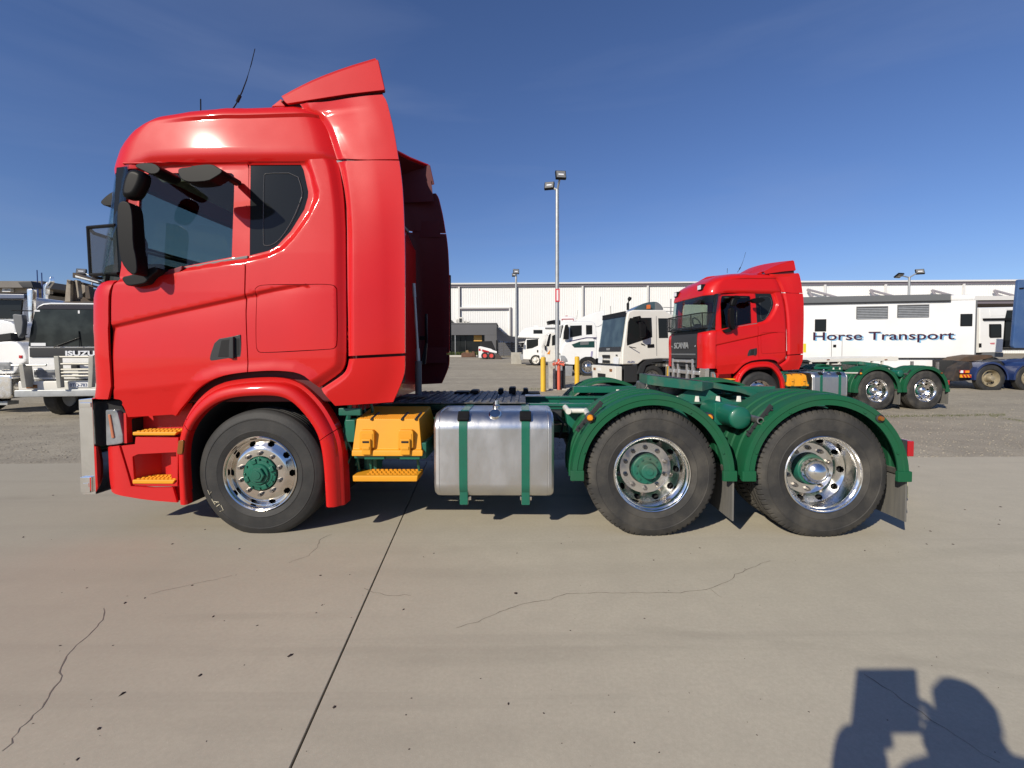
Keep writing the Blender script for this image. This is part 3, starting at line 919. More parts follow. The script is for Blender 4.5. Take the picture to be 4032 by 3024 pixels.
# grille
zg0, zg1 = zc0 + .02, zc1 - .06
rows = front_rows([zg0 + (zg1 - zg0) * k / 10 for k in range(11)], .44, W - .44, 14, off=-.012)
grille = solid_sheet(rows, .03).build('grille', M['greydark'], truck)
for q in (.10, .24, .38):
    zz = zg0 + (zg1 - zg0) * q
    rows = front_rows([zz - .022, zz + .022], .50, W - .50, 14, off=-.034)
    solid_sheet(rows, .03).build('grille_bar', M['grey'] if q > .3 else M['black'], grille)
zz = zg0 + (zg1 - zg0) * .66
text_obj('badge_lettering', 'SCANIA', .23, M['galv'], grille, (x_f(zz) - .07, YC + .50, zz - .08), (R(90), 0, R(-90)), .008, sx=1.1, bold=.004)
# narrow running lamps beside the grille
for s_ in (0, 1):
    yy = .50 if s_ == 0 else W - .50
    mb = MB(); sg = 1 if s_ == 0 else -1
    pl = [(0, 0), (sg * .26, -.03), (sg * .24, .02), (sg * -.02, .12)]
    z0 = zg0 + (zg1 - zg0) * .62
    bm = mb.bm; A = [bm.verts.new((x_f(z0) - .045, yy + a, z0 + b)) for a, b in pl]; B = [bm.verts.new((x_f(z0) - .01, yy + a, z0 + b)) for a, b in pl]
    bm.faces.new(A); bm.faces.new(B[::-1])
    for i in range(4): bm.faces.new((A[i], B[i], B[(i + 1) % 4], A[(i + 1) % 4]))
    mb.build('running_lamp', M['lampwhite'], truck)
# windscreen and its black lower cowl
zw0, zw1 = zc1 - .03, TF.p(456, 655, .09)[1]
rows = front_rows([zc1 - .10, zc1 - .05, zw0 + .02, zw0 + .09], .10, W - .10, 28, off=.03, inset=.02)
solid_sheet(rows, .02).build('cowl', M['black'], truck)
rows = front_rows([zw0 + .04 + (zw1 + .01 - zw0 - .04) * k / 8 for k in range(9)], .075, W - .075, 36, off=.0, inset=.02)
solid_sheet(rows, .006).build('windscreen', M['windscreen'], truck)
for q in (.7, 1.6):
    zz = zw0 + .10; mb = MB(); xx = x_f(zz) - .075
    mb.tube([(xx + .02, q, zz - .06), (xx, q + .1, zz), (xx + .0, q + .62, zz + .12)], .012, 6); mb.build('wiper', M['black'], truck)
# a-pillars
for s_ in (0, 1):
    pil = TF.pts(c3([(238, 240), (330, 232), (300, 620), (280, 1080), (262, 1200), (215, 1080), (205, 780)]), .11)
    mb = MB(); mb.prism([p[:2] for p in pil], .11 + 0, .135, .004)
    o = mb.build('pillar_trim', M['darkglass'], truck)
    if s_: 
        o.data.transform(Matrix.Translation((0, W, 0)) @ Matrix.Scale(-1, 4, (0, 1, 0))); o.data.flip_normals()

# ---- roof shell
z_win = TF.p(700, 640, .08)[1]
roof_px = c1([(470, 1480), (482, 1350), (512, 1200), (562, 1110), (660, 1040), (850, 970), (1150, 885), (1480, 835), (1850, 800)]) + c2([(0, 640), (250, 632), (400, 626), (655, 612), (800, 606)])
ROOF = sorted([p[:2] for p in TF.pts(roof_px, .30)])
def z_roof(x): return interp(ROOF, x)
x_vis = TF.p(454, 655, .20)[0] + .743 * RC - RC
# bottom of the roof piece dips at the front
def z_bot(x): return z_win + interp([(x_vis + .15, -.035), (x_vis + .32, -.028), (x_vis + .42, .0)], x)
VS = [0, .045, .10, .16, .25, .35, .45, .55, .65, .66, .68, .70, .71, .74, .80, .85, .90, .95, 1.0]
def roof_ring(v, far=False):
    pts = []
    fx = interp([(0, .0), (.1, -.004), (.25, .010), (.45, .034), (.6, .072), (.7, .125), (.8, .22), (.9, .36), (1, .55)], v)
    yside = lambda z: base_y(min(z, 3.34))
    # near side, rear to front
    n = 22
    xr0 = x_vis + RC + fx
    for k in range(n + 1):
        f = k / n
        # rear end follows the gap
        zz = z_bot(1) + v * (z_roof(-.9) - z_bot(1)); xg = x_gap(zz) - .006
        x = xg + (xr0 - xg) * f
        z = z_bot(x) + v * (z_roof(x) - z_bot(x))
        y = yside(z) + bow(x)
        zl = z - z_bot(x)
        if zl < .07: y += .05 * (1 - zl / .07) * sstep((x - x_vis - .2) / .3)
        w = max(0, (v - .74) / .26)
        y += .30 * w * w - .020 * sstep((v - .655) / .05) * sstep((x - x_vis - .45) / .5)
        d = xg - x
        if d < .09 and v < .95: y += .042 * (1 - sstep(max(0, d) / .09))
        pts.append((x, y, z))
    y0 = pts[-1][1]
    for k in range(1, 13):
        a = math.pi / 2 * k / 12; x = xr0 - RC * math.sin(a); y = y0 + RC - RC * math.cos(a)
        z = z_bot(x) + v * (z_roof(x + RC * (1 - math.cos(a)) * .5) - z_bot(x)); pts.append((x - .05 * sstep(k / 12) * (1 - ((y - YC) / YC) ** 2), y, z))
    ya = pts[-1][1]; xa = pts[-1][0]; za = pts[-1][2]
    for k in range(1, 7):
        y = ya + (YC - ya) * k / 6; pts.append((xr0 - RC - .05 * (1 - ((y - YC) / YC) ** 2), y, za + .015 * v * k / 6))
    return pts + [(x, W - y, z) for (x, y, z) in pts[-2::-1]]
rings = [roof_ring(v) for v in VS]
mb = MB(); mb.grid(rings)
top = rings[-1]; n = len(top)
half = n // 2
caprows = []
for i in range(half + 1):
    a = Vector(top[i]); b = Vector(top[n - 1 - i])
    caprows.append([tuple(a.lerp(b, k / 8) + Vector((0, 0, .05 * math.sin(math.pi * k / 8) * (1 if i < half - 3 else .3)))) for k in range(9)])
mb.grid(caprows)
bmesh.ops.remove_doubles(mb.bm, verts=mb.bm.verts, dist=1e-4)
bmesh.ops.dissolve_degenerate(mb.bm, edges=mb.bm.edges, dist=1e-5)
mb.build('roof', M['red'], truck, smooth=31)
# spot lamps in the roof front
for yy in (.50, W - .50):
    zz = z_win + .19; xx = x_f(zw1) - .045
    mb = MB(); mb.box(xx - .02, xx + .12, yy - .11, yy + .11, zz - .075, zz + .075, .03, 3); o = mb.build('roof_lamp', M['black'], truck)
    mb = MB(); mb.box(xx - .027, xx - .012, yy - .085, yy + .085, zz - .055, zz + .055, .006); mb.build('lens', M['lampwhite'], o)
# aerials
def aerial(px0, px1, bulge, y):
    a = TF.p(*px0, y); b = TF.p(*px1, y)
    mb = MB()
    path = [(a[0] + (b[0] - a[0]) * t, y, a[1] - .05 + (b[1] - a[1] + .05) * t) for t in (0, .12, .3, .5, .75, 1)]
    if bulge: path = [(x + .03 * math.sin(math.pi * i / 5), yy, z) for i, (x, yy, z) in enumerate(path)]
    mb.tube(path, [.006, .005, .005, .0042, .0036, .003] if bulge else .005, 6)
    if bulge:
        q = Vector(path[1]).lerp(Vector(path[2]), .4); dd = (Vector(path[2]) - Vector(path[1])).normalized() * .03
        mb.tube([q - dd, q + dd], .013, 8)
    mb.build('aerial', M['black'], truck)
aerial((912, 412), (1004, 192), True, .42); aerial((790, 424), (790, 390), False, .42)

# cab body inside: rear wall, floor, seats, wheel
xw = x_gap(1.6) + .03
mb = MB(); mb.box(xw - .05, xw, .14, W - .14, .95, 2.72, .01); rw = mb.build('rear_wall', M['red'], truck)
mb = MB(); mb.prism([(xw - .05, 2.72), (xw, 2.72), (x_gap(3.1) + .0, 3.1), (x_gap(3.35), 3.46), (x_gap(3.35) - .05, 3.46)], .22, W - .22); mb.build('rear_wall', M['red'], truck)
fl_z = 1.45
mb = MB(); mb.box(x_f(1.3) + .15, xw - .06, .07, W - .07, fl_z - .03, fl_z, 0); mb.build('cab_floor', M['interior'], truck)
mb = MB(); mb.box(x_f(1.6) + .06, x_f(1.6) + .60, .12, W - .12, 1.5, 2.16, .08, 3); mb.build('dashboard', M['interior'], truck)
for yy, sx0 in ((.30, -.30), (W - .80, -.62)):
    s_ = empty('seat', (sx0, yy, fl_z), 0, truck)
    mb = MB(); mb.box(-.05, .48, 0, .5, .18, .36, .05, 3); mb.build('cushion', M['interior'], s_)
    mb = MB(); mb.prism([(.40, .3), (.58, .3), (.72, 1.0), (.57, 1.02)], .0, .5, .05, 3); mb.build('backrest', M['interior'], s_)
    mb = MB(); mb.prism([(.58, .98), (.72, .98), (.76, 1.28), (.64, 1.28)], .07, .43, .04, 3); mb.build('headrest', M['interior'], s_)
    mb = MB(); mb.box(.02, .40, .1, .4, 0, .2, .02); mb.build('pedestal', M['interior'], s_)
mb = MB(); mb.lathe([(.22 + .016 * math.cos(a), .016 * math.sin(a)) for a in [k * math.pi / 4 for k in range(9)]], n=32)
mb.box(-.2, .2, -.012, .012, -.03, .03, .01); sw = mb.build('steering_wheel', M['black'], truck, loc=(-.72, W - .55, 2.25)); sw.rotation_euler = (0, R(-25), R(90)); sw.rotation_euler = (R(0), R(60), 0); sw.rotation_mode = 'XYZ'
sw.rotation_euler = (R(-25), 0, R(90))
mb = MB(); mb.box(-.02, xw - .06 - .02, .15, W - .15, 1.75, 2.0, .05); mb.build('bunk', M['interior'], truck)
# curtain rail / sun visor seen through the near window
mb = MB(); mb.box(-1.02, .66, .16, W - .16, 2.93, 2.96, .005); mb.build('headlining', M['interior_grey'], truck)

# grey lining strip and grab handle just inside the near window
q = TF.pts(c3([(560, 296), (1200, 290), (1250, 300), (1250, 352), (640, 372), (600, 340)]), .19); mb = MB(); mb.prism([p[:2] for p in q], .19, .22, .006); mb.build('window_header', M['interior_grey'], truck)
q = TF.pts(c3([(415, 858), (455, 856), (482, 872), (496, 910), (497, 1115)]), .16); mb = MB(); mb.tube([(x, .16, z) for x, z in q], .014, 8); mb.build('grab_handle', M['grey'], truck)
q = TF.pts(c3([(420, 962), (900, 1085)]), .15); mb = MB(); mb.tube([(x, .15, z) for x, z in q], .012, 6); mb.build('door_pocket_rail', M['black'], truck)
# ---- air deflectors behind the cab
def defl_y(x, z):
    d = dist_line((x, z), GAP); b = base_y(min(z, 3.34))
    y = b + bow(x) * (1 - sstep(d / .3)) + (.085 - b) * sstep(d / .45) + .004
    if d < .065: y += .03 * (1 - sstep(d / .065))
    return y
DU = PX(c2([(662, 612, 1), (748, 728, 1), (830, 742), (884, 795), (936, 890), (1006, 1128, 1), (1300, 1130, 1), (1583, 1126, 1), (1540, 860), (1500, 690), (1472, 580), (1432, 522, 1), (1100, 560), (800, 598)]), defl_y)
DM = PX(c4([(122, 138, 1), (150, 225), (170, 330), (182, 450), (185, 900), (190, 1180), (192, 1346, 1), (543, 1328, 1), (543, 900), (541, 600), (530, 330), (517, 200), (506, 128, 1)]), defl_y)
DL = PX(c6([(1232, 946, 1), (1216, 1030), (1184, 1092), (1100, 1154), (948, 1252, 1), (1030, 1362), (1088, 1426, 1), (1400, 1408), (1682, 1388, 1), (1745, 1250), (1790, 1130), (1805, 1050), (1805, 914, 1)]), defl_y)
M['shade_red'] = material('painted_inner_shade', (.085, .006, .009), .6)  # dark red that puts the enclosed shade into the inner faces' colour
GL = [offset_line(GAP, .065), offset_line(GAP, .045), offset_line(GAP, .025)]
for nm, pl in (('upper_deflector', DU), ('side_deflector', DM), ('lower_deflector', DL)):
    o = panel(nm, chaikin(pl, 1), defl_y, M['red'], truck, .025, .03, lines=GL, edge=.007)
    mirrored(o, W)
    li = panel('deflector_shade_sheet', [(x * .98 + .02 * (sum(p[0] for p in pl) / len(pl)), z * .985 + .015 * (sum(p[1] for p in pl) / len(pl))) for x, z in chaikin(pl, 1)], lambda x, z: defl_y(x, z) + .028, M['shade_red'], truck, .006, .06, edge=.001)  # thin sheet added inside each deflector to carry the painted shade
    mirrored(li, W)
# stiffening rails and brackets between the deflectors and the cab
xd = TF.p(1592, 1000, 0)[0]
for z0 in (2.47, 2.36):
    mb = MB(); mb.box(xw + .0, xd - .06, W - .10, W - .055, z0 - .018, z0 + .018, .008); mb.build('deflector_stay', M['black'], truck)
for z0 in (1.98, 1.62):
    mb = MB(); mb.box(xw + .02, xd - .02, W - .075, W - .05, z0 - .025, z0 + .025, .006); mb.build('deflector_stay', M['black'], truck)
mb = MB(); mb.box(xd - .045, xd - .012, W - .07, W - .03, 1.45, 2.42, .008); mb.build('deflector_edge', M['black'], truck)
mb = MB(); mb.box(xw + .01, xw + .07, .55, .70, 1.0, 2.3, .02); mb.box(xw + .01, xw + .06, 1.2, 1.5, 1.1, 1.7, .03); mb.build('cab_ducting', M['black'], truck)
# hose stand behind the cab
hx, hz = TF.p(1648, 1555, .95)
mb = MB(); mb.tube([(hx, .95, hz), (hx, .95, hz + .33)], .032, 14); mb.box(hx - .13, hx + .11, .86, 1.04, hz - .015, hz + .004, .004); hs = mb.build('hose_stand', M['grey'], truck)
mb = MB(); mb.tube([(hx, .95, hz + .33), (hx - .005, .95, hz + .45)], .02, 10); mb.tube([(hx - .005, .95, hz + .45), (hx - .03, .95, hz + .95)], .013, 8); mb.tube([(hx - .03, .95, hz + .95), (hx - .038, .95, hz + 1.08)], .017, 8); mb.build('hose_stand_spring', M['galv'], hs)
mb = MB()
for k in range(2): mb.tube([(hx + .02 + k * .03, 1.0, hz + .30), (hx + .06, 1.05, hz + .5), (hx + .04, 1.15, hz + .8)], .014, 6)
mb.build('air_hose', M['black'], truck)
# roof spoiler
SP = chaikin([p for p in TF.pts(c2([(500, 552, 1), (650, 472), (830, 386), (1100, 286), (1385, 200, 1), (1395, 203, 1), (1456, 470, 1), (1450, 484, 1), (1100, 524, 1), (545, 612, 1), (520, 590, 1)]), .18)], 1)
mb = MB(); mb.prism(SP, .18, .205, .005)
for v in mb.bm.verts: v.co.y += 0
o = mb.build('spoiler_side', M['red'], truck); mirrored(o, W)
mb = MB(); mb.prism([(x * .985 + .012, z - .006) for x, z in SP], .207, .213, 0); o = mb.build('spoiler_shade_sheet', M['shade_red'], truck); mirrored(o, W)  # sheet inside the spoiler side, shade painted in
top_ = smooth_line([p[:2] for p in TF.pts(c2([(500, 552), (650, 472), (830, 386), (1100, 286), (1388, 201)]), .18)], 1)
def sp_x(x, y):
    u = abs(y - YC) / (YC - .18); x0_, x1_ = top_[0][0], top_[-1][0]
    return x0_ + (x - x0_) * (1 - .42 / (x1_ - x0_) * (1 - u ** 2.5))
rows = [[(sp_x(x, y), y, z - .004 + (.02 * math.sin(math.pi * (y - .18) / (W - .36)))) for (x, z) in top_] for y in [.19 + (W - .38) * k / 10 for k in range(11)]]
solid_sheet(rows, -.02).build('roof_spoiler', M['red'], truck)
solid_sheet([[(x - .015, y, z - .028) for x, y, z in r_] for r_ in rows], -.006).build('spoiler_shade_sheet', M['shade_red'], truck)
FP = [p[:2] for p in TF.pts(c2([(390, 640), (490, 562), (532, 622), (520, 640)]), .25)]
mb = MB(); mb.prism(FP, .25, W - .25, .01); mb.build('spoiler_fairing', M['red'], truck)

# strips added behind the deflector joints to close off the sky, in shade red
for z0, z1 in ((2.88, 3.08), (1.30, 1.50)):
    mb = MB(); mb.box(x_gap(z0) + .06, xd - (.13 if z0 > 2 else .06), .13, .14, z0, z1); o = mb.build('joint_backing', M['shade_red'], truck); mirrored(o, W)
q = TF.pts(c2([(560, 600), (1100, 505), (1430, 460), (1465, 760), (1100, 780), (860, 780)]), .215); mb = MB(); mb.prism([p[:2] for p in q], .215, .225); o = mb.build('joint_backing', M['shade_red'], truck); mirrored(o, W)
# ---- front wheel arch trim (three pieces)
ARO = c7([(846, 1068), (838, 880), (833, 690), (838, 570), (862, 470), (902, 380), (960, 285), (1050, 190), (1150, 125), (1280, 92), (1480, 72), (1650, 72), (1780, 106), (1880, 178), (1990, 300), (2060, 420), (2110, 520), (2138, 650), (2150, 850), (2160, 1088)])
ARI = c7([(932, 1075), (918, 850), (910, 700), (925, 560), (960, 470), (1016, 385), (1100, 305), (1200, 250), (1330, 222), (1500, 212), (1650, 216), (1740, 250), (1820, 322), (1900, 420), (1960, 520), (1990, 640), (2010, 800), (2025, 1092)])
NA = 73
ao = resample(smooth_line([p[:2] for p in TF.pts(ARO, .02)], 2), NA); ai = resample(smooth_line([p[:2] for p in TF.pts(ARI, .0)], 2), NA)
def at_(tab, f):
    i = min(int(f), len(tab) - 2); g = f - i
    return (tab[i][0] + (tab[i + 1][0] - tab[i][0]) * g, tab[i][1] + (tab[i + 1][1] - tab[i][1]) * g)
def arch_rows(i0, i1):
    rows = []; nn = max(1, int(round(i1 - i0)))
    for k in range(nn + 1):
        i = i0 + (i1 - i0) * k / nn
        (xo, zo), (xi, zi) = at_(ao, i), at_(ai, i); t = i / (NA - 1)
        L = lambda f: (xo + (xi - xo) * f, zo + (zi - zo) * f)
        up = math.sin(math.pi * max(0, min(1, (t - .12) / .76)))     # bulge strongest over the top
        prof = [(0.0, .16), (0.0, .045), (.10, .030 + .02 * up), (.22, .022 + .028 * up), (.30, .004), (.5, -.020), (.78, -.026), (.90, -.022), (1.0, -.010), (1.0, .05)]
        rows.append([(L(f)[0], y, L(f)[1]) for f, y in prof])
    return rows
for i0, i1 in ((0, 17.4), (17.55, 56.4), (56.55, 72)):
    mb = MB(); mb.grid(arch_rows(i0, i1))
    r0, r1 = arch_rows(i0, i0)[0], arch_rows(i1, i1)[0]
    mb.bm.faces.new([mb.bm.verts.new(p) for p in r0]); mb.bm.faces.new([mb.bm.verts.new(p) for p in r1][::-1])
    o = mb.build('wheel_arch', M['red'], truck, 40); mirrored(o, W)
mb = MB(); mb.grid([[(x, .04, z) for x, z in ai], [(x, .62, z) for x, z in ai]]); o = mb.build('arch_liner', M['blackmatt'], truck); mirrored(o, W)
mb = MB(); mb.box(-.75, .62, .62, .64, .5, 1.45); mb.build('inner_arch', M['blackmatt'], truck)
slab(TF, 'side_marker', c7([(848, 574), (884, 568), (890, 578), (880, 672), (872, 682), (838, 682), (836, 660)]), -.036, .03, M['orange_dark'], truck, .006)
mb = MB(); q = TF.pts(c7([(790, 700), (850, 700), (850, 1050), (800, 1050)]), .06); mb.prism([p[:2] for p in q], .06, .2, 0); o = mb.build('bumper_return', M['red_plastic'], truck); mirrored(o, W)
# cab underside, with the shade there put into its dark red
mb = MB(); mb.box(-1.05, xw - .08, .10, W - .10, 1.04, 1.30, .02); mb.build('cab_underside', M['shade_red'], truck)

# ---- bumper corner, step panel and steps
def bump_y(x, z):
    xr = x_f(z) + RC
    if x >= xr: return .012
    t = min(1, (xr - x) / RC); return .012 + RC * (1 - math.sqrt(max(0, 1 - t * t)))
bx_ = lambda pix: TF.pts(pix, 0, bump_y)
bc = chaikin(bx_(c7([(278, 624, 1), (372, 615, 1), (420, 770), (466, 936, 1), (640, 948, 1), (798, 946, 1), (832, 1066, 1), (600, 1047), (400, 1012), (312, 985, 1), (292, 905), (281, 760)])), 1)
o = panel('bumper_corner', bc, bump_y, M['red_plastic'], truck, .03, .03, edge=.008); mirrored(o, W)
spp = bx_(c7([(384, 618, 1), (490, 606, 1), (496, 548, 1), (834, 552, 1), (832, 700, 1), (828, 938, 1), (640, 938, 1), (476, 926, 1)]))
hole = bx_(c7([(470, 704), (512, 684), (818, 668), (822, 905), (484, 914)]))
o = panel('step_panel', chaikin(spp, 1), lambda x, z: bump_y(x, z) + .012, M['red_plastic'], truck, .03, .03, holes=[[p[:2] for p in hole]], edge=.006); mirrored(o, W)
# step wells
hx0 = min(p[0] for p in hole); hx1 = max(p[0] for p in hole); hz0 = min(p[1] for p in hole); hz1 = max(p[1] for p in hole)
mb = MB(); mb.grid([[(hx0 - .01, .03, hz0), (hx0 - .01, .03, hz1 + .01)], [(hx0 + .10, .20, hz0), (hx0 + .10, .20, hz1 + .01)], [(hx1 + .04, .20, hz0), (hx1 + .04, .20, hz1 + .01)]])
mb.grid([[(hx0 - .02, .03, hz1 + .012), (hx1 + .04, .03, hz1 + .012)], [(hx0 - .02, .21, hz1 + .004), (hx1 + .04, .21, hz1 + .004)]])
o = mb.build('step_well', M['red_plastic'], truck); mirrored(o, W)
mb = MB(); mb.box(hx0 - .03, hx1 + .06, .045, .22, hz0 - .03, hz0 - .005); o = mb.build('step_well_floor', M['red_plastic'], truck); mirrored(o, W)
u0 = TF.p(*c7([(490, 470)])[0], .1); u1 = TF.p(*c7([(870, 545)])[0], .1)
mb = MB(); mb.box(u0[0] - .02, u1[0] + .02, .21, .23, u1[1] - .12, u1[1] + .26); mb.box(u0[0] - .03, u0[0] - .01, .05, .22, u1[1] - .04, u1[1] + .2)
o = mb.build('step_well', M['red_plastic'], truck); mirrored(o, W)
def tread(name, pix, y0, y1, bars=9):
    q = TF.pts(c7(pix), y0); x0, x1 = q[0][0], q[1][0]; zt, zb = q[0][1], q[2][1]
    mb = MB(); mb.prism([(x0, zb), (x1 - .02, zb), (x1, zt), (x0, zt)], y0, y1, .006)
    o = mb.build(name, M['yellow'], truck)
    mb = MB()
    nx = int((x1 - x0) / .032); ny = max(2, int((y1 - y0) / .035))
    for i in range(nx):
        for j in range(ny):
            cx = x0 + .02 + i * .032 + (j % 2) * .012; cy = y0 + .02 + j * .035
            if cx + .02 < x1: mb.box(cx, cx + .022, cy, cy + .010, zt - .002, zt + .007, 0)
    g = mb.build('tread_grip', M['yellow'], o); g['kind'] = 'stuff'
    return o
for o in (tread('step_tread', [(485, 505), (838, 503), (838, 532)], .015, .19), tread('step_tread', [(484, 884), (822, 880), (822, 916)], .015, .19)): mirrored(o, W)
# headlamp
hl = chaikin(TF.pts(e3([(500, 232, 1), (650, 228), (690, 290), (775, 690), (720, 735), (510, 755, 1)]), .06), 1)
mb = MB(); mb.prism(hl, .055, .20, .012); hp = mb.build('headlamp', M['lamp'], truck)
mb = MB(); q = TF.pts(e3([(535, 300), (570, 300), (630, 640), (590, 650)]), .05); mb.prism([p[:2] for p in q], .045, .06, .006); mb.build('indicator', material('salmon_indicator', (.45, .16, .08), .3, coat=.5), hp)
mb = MB(); q = TF.pts(e3([(425, 250), (500, 240), (515, 745), (440, 720)]), .14); mb.prism([p[:2] for p in q], .12, .22, .01); mb.build('lamp_bezel', M['lamp'], hp)
mirrored(hp, W)
mb = MB(); q = TF.pts(e3([(420, 105), (740, 90), (745, 210), (890, 380), (890, 720), (780, 745), (440, 760), (420, 300)]), .10); mb.prism([p[:2] for p in q], .10, .30, .01); o = mb.build('lamp_housing', M['blackmatt'], truck); mirrored(o, W)
# front bumper between the corners
zb0, zb1 = .30, .78
rows = front_rows([.30, .36, .5, .66, .74], .26, W - .26, 16, off=.0)
solid_sheet(rows, .03).build('front_bumper', M['red_plastic'], truck)
rows = front_rows([.74, .9, 1.08], .2, W - .2, 16, off=.05)
solid_sheet(rows, .03).build('lower_grille', M['blackmatt'], truck)
# ---- bull bar: polished alloy
bl = TF.pts(c7([(56, 247), (165, 236), (196, 1000), (86, 1006)]), .02); bz0, bz1 = bl[2][1], bl[0][1]; bx0, bx1 = bl[0][0], bl[1][0]
M['alloy_bar'] = material('satin_alloy', (.72, .72, .72), .32, metal=.85)
bull = empty('bull_bar', (0, 0, 0), 0, truck)
for s_ in (0, 1):
    mb = MB(); mb.prism([p[:2] for p in bl], .02, .30, .006)
    o = mb.build('end_plate', M['mirror_alloy'], bull)
    if s_: o.data.transform(Matrix.Translation((0, W, 0)) @ Matrix.Scale(-1, 4, (0, 1, 0))); o.data.flip_normals()
lt = TF.pts(e3([(145, 1205), (295, 1205), (300, 1435), (155, 1435)]), .01)
mb = MB(); mb.prism([p[:2] for p in lt], -.004, .02, .006); q = TF.pts(e3([(170, 1300), (255, 1295), (260, 1355), (180, 1355)]), -.006); mb.prism([p[:2] for p in q], -.008, .0, .002); mb.build('latch', M['mirror_alloy'], bull)
lt = TF.pts(e3([(118, 130), (280, 130), (285, 200), (125, 205)]), .01); mb = MB(); mb.prism([p[:2] for p in lt], .010, .02, .004); mb.build('end_cap', M['mirror_alloy'], bull)
bxc = (bx0 + bx1) / 2
for zz, hh in ((.95, .05), (.52, .05)):
    mb = MB(); mb.box(bx0 - .02, bx1 - .03, .30, W - .30, zz - hh, zz + hh, .012); mb.build('rail', M['alloy_bar'], bull)
for yy in (.62, .95, W - .95, W - .62):
    mb = MB(); mb.box(bx0 - .045, bx0 + .03, yy - .05, yy + .05, .36, 1.30 if yy in (.62, W - .62) else 1.24, .012); mb.build('upright', M['alloy_bar'], bull)
mb = MB(); mb.box(bx0 - .04, bx0 + .02, .66, W - .66, 1.20, 1.29, .012); mb.build('rail', M['alloy_bar'], bull)
for yy in (.45, W - .45):
    mb = MB(); mb.box(bx1 - .04, bx1 + .22, yy - .03, yy + .03, .60, .72, .01); mb.build('mount', M['black'], bull)
# ---- mirrors and stone guard
mir = empty('mirror_assembly', (0, 0, 0), 0, truck)
def mslab(name, pix, y0, y1, m, b=.02, sm=1, cr=e6): return slab(TF, name, cr(pix), y0, y1, m, mir, b, sm, 3)
mslab('wide_mirror_housing', [(325, 470), (345, 330), (400, 205), (470, 178), (545, 195), (600, 235), (605, 310), (560, 430), (500, 520), (420, 545), (350, 525)], -.17, -.06, M['mirror_black'], .045)
mslab('main_mirror_housing', [(300, 700), (310, 610), (360, 570), (430, 585), (470, 640), (490, 800), (495, 1100), (530, 1240), (545, 1400), (520, 1455), (450, 1440), (350, 1310), (315, 1150), (297, 900)], -.17, -.06, M['mirror_black'], .05)
mslab('main_mirror_housing', [(440, 640), (480, 640), (520, 1000), (525, 1240), (500, 1240), (470, 1000)], -.10, .0, M['blackmatt'], .01, 0)
mslab('mirror_bracket', [(505, 165), (545, 130), (630, 122), (745, 128), (812, 180), (815, 215), (770, 255), (690, 258), (600, 210)], -.12, .10, M['mirror_black'], .025)
mslab('mirror_foot', [(340, 1480), (480, 1450), (640, 1385), (760, 1350), (800, 1400), (690, 1480), (650, 1545), (600, 1565), (430, 1590), (390, 1560)], -.05, .10, M['black'], .02)
mslab('foot_trim', [(660, 1500), (1075, 1345), (1070, 1390), (985, 1490), (945, 1530), (870, 1525), (740, 1500)], .030, .06, material('dark_red_trim', (.16, .010, .014), .35, coat=.4), .004, 0)
mslab('kerb_mirror_housing', [(770, 265), (790, 245), (880, 235), (900, 225), (1010, 212), (1080, 214), (1120, 240), (1160, 262), (1158, 290), (1085, 335), (1040, 360), (900, 372), (830, 360), (790, 330)], -.24, -.12, M['mirror_black'], .03, 1, c3)
mslab('kerb_mirror_arm', [(1090, 240), (1150, 250), (1150, 290), (1090, 300)], -.14, .12, M['black'], .012, 0, c3)
for nm, pix, yy in (('mirror_glass', [(480, 250), (590, 260), (590, 310), (500, 480)], -.015), ('mirror_glass', [(470, 700), (488, 1100), (520, 1230), (500, 1230)], .0)):
    pass
# front-view mirror pod
mslab('front_mirror_housing', [(105, 600), (115, 570), (190, 500), (270, 455), (285, 480), (270, 630), (150, 635)], .35, .55, M['black'], .02, 1)
# stone guard of dark mesh ahead of the windscreen
sg = empty('stone_guard', (0, 0, 0), 0, truck)
fx0, fz1 = TF.p(*e6([(68, 965)])[0], .35); _, fz0 = TF.p(*e6([(80, 1500)])[0], .35); gx1 = TF.p(*e6([(290, 940)])[0], .10)[0]
path = [(gx1, .10, fz1), (fx0 + .10, .16, fz1), (fx0 + .02, .30, fz1 - .01), (fx0 - .01, .55, fz1 - .01), (fx0 - .03, YC, fz1 - .01)]
full = path + [(x, W - y, z) for x, y, z in path[-2::-1]]
low = [(x + .01, y, fz0 + .0) for x, y, z in full]
mb = MB(); mb.tube(full, .014, 6); mb.tube(low, .014, 6); mb.build('guard_rail', M['black'], sg)
for i in (1, 3, 5, 7): mb = MB(); mb.tube([full[i], low[i]], .012, 6); mb.build('guard_upright', M['black'], sg)
mesh_m = bpy.data.materials.new('dark_wire_mesh'); mesh_m.use_nodes = True
nt = mesh_m.node_tree; bs = nt.nodes['Principled BSDF']; bs.inputs['Base Color'].default_value = (.02, .022, .025, 1); bs.inputs['Alpha'].default_value = .55
fr_ = [Vector(p) for p in full]; lo_ = [Vector(p) for p in low]
mb = MB(); mb.grid([[tuple(a) for a in fr_], [tuple(b) for b in lo_]]); mb.build('guard_mesh', mesh_m, sg)

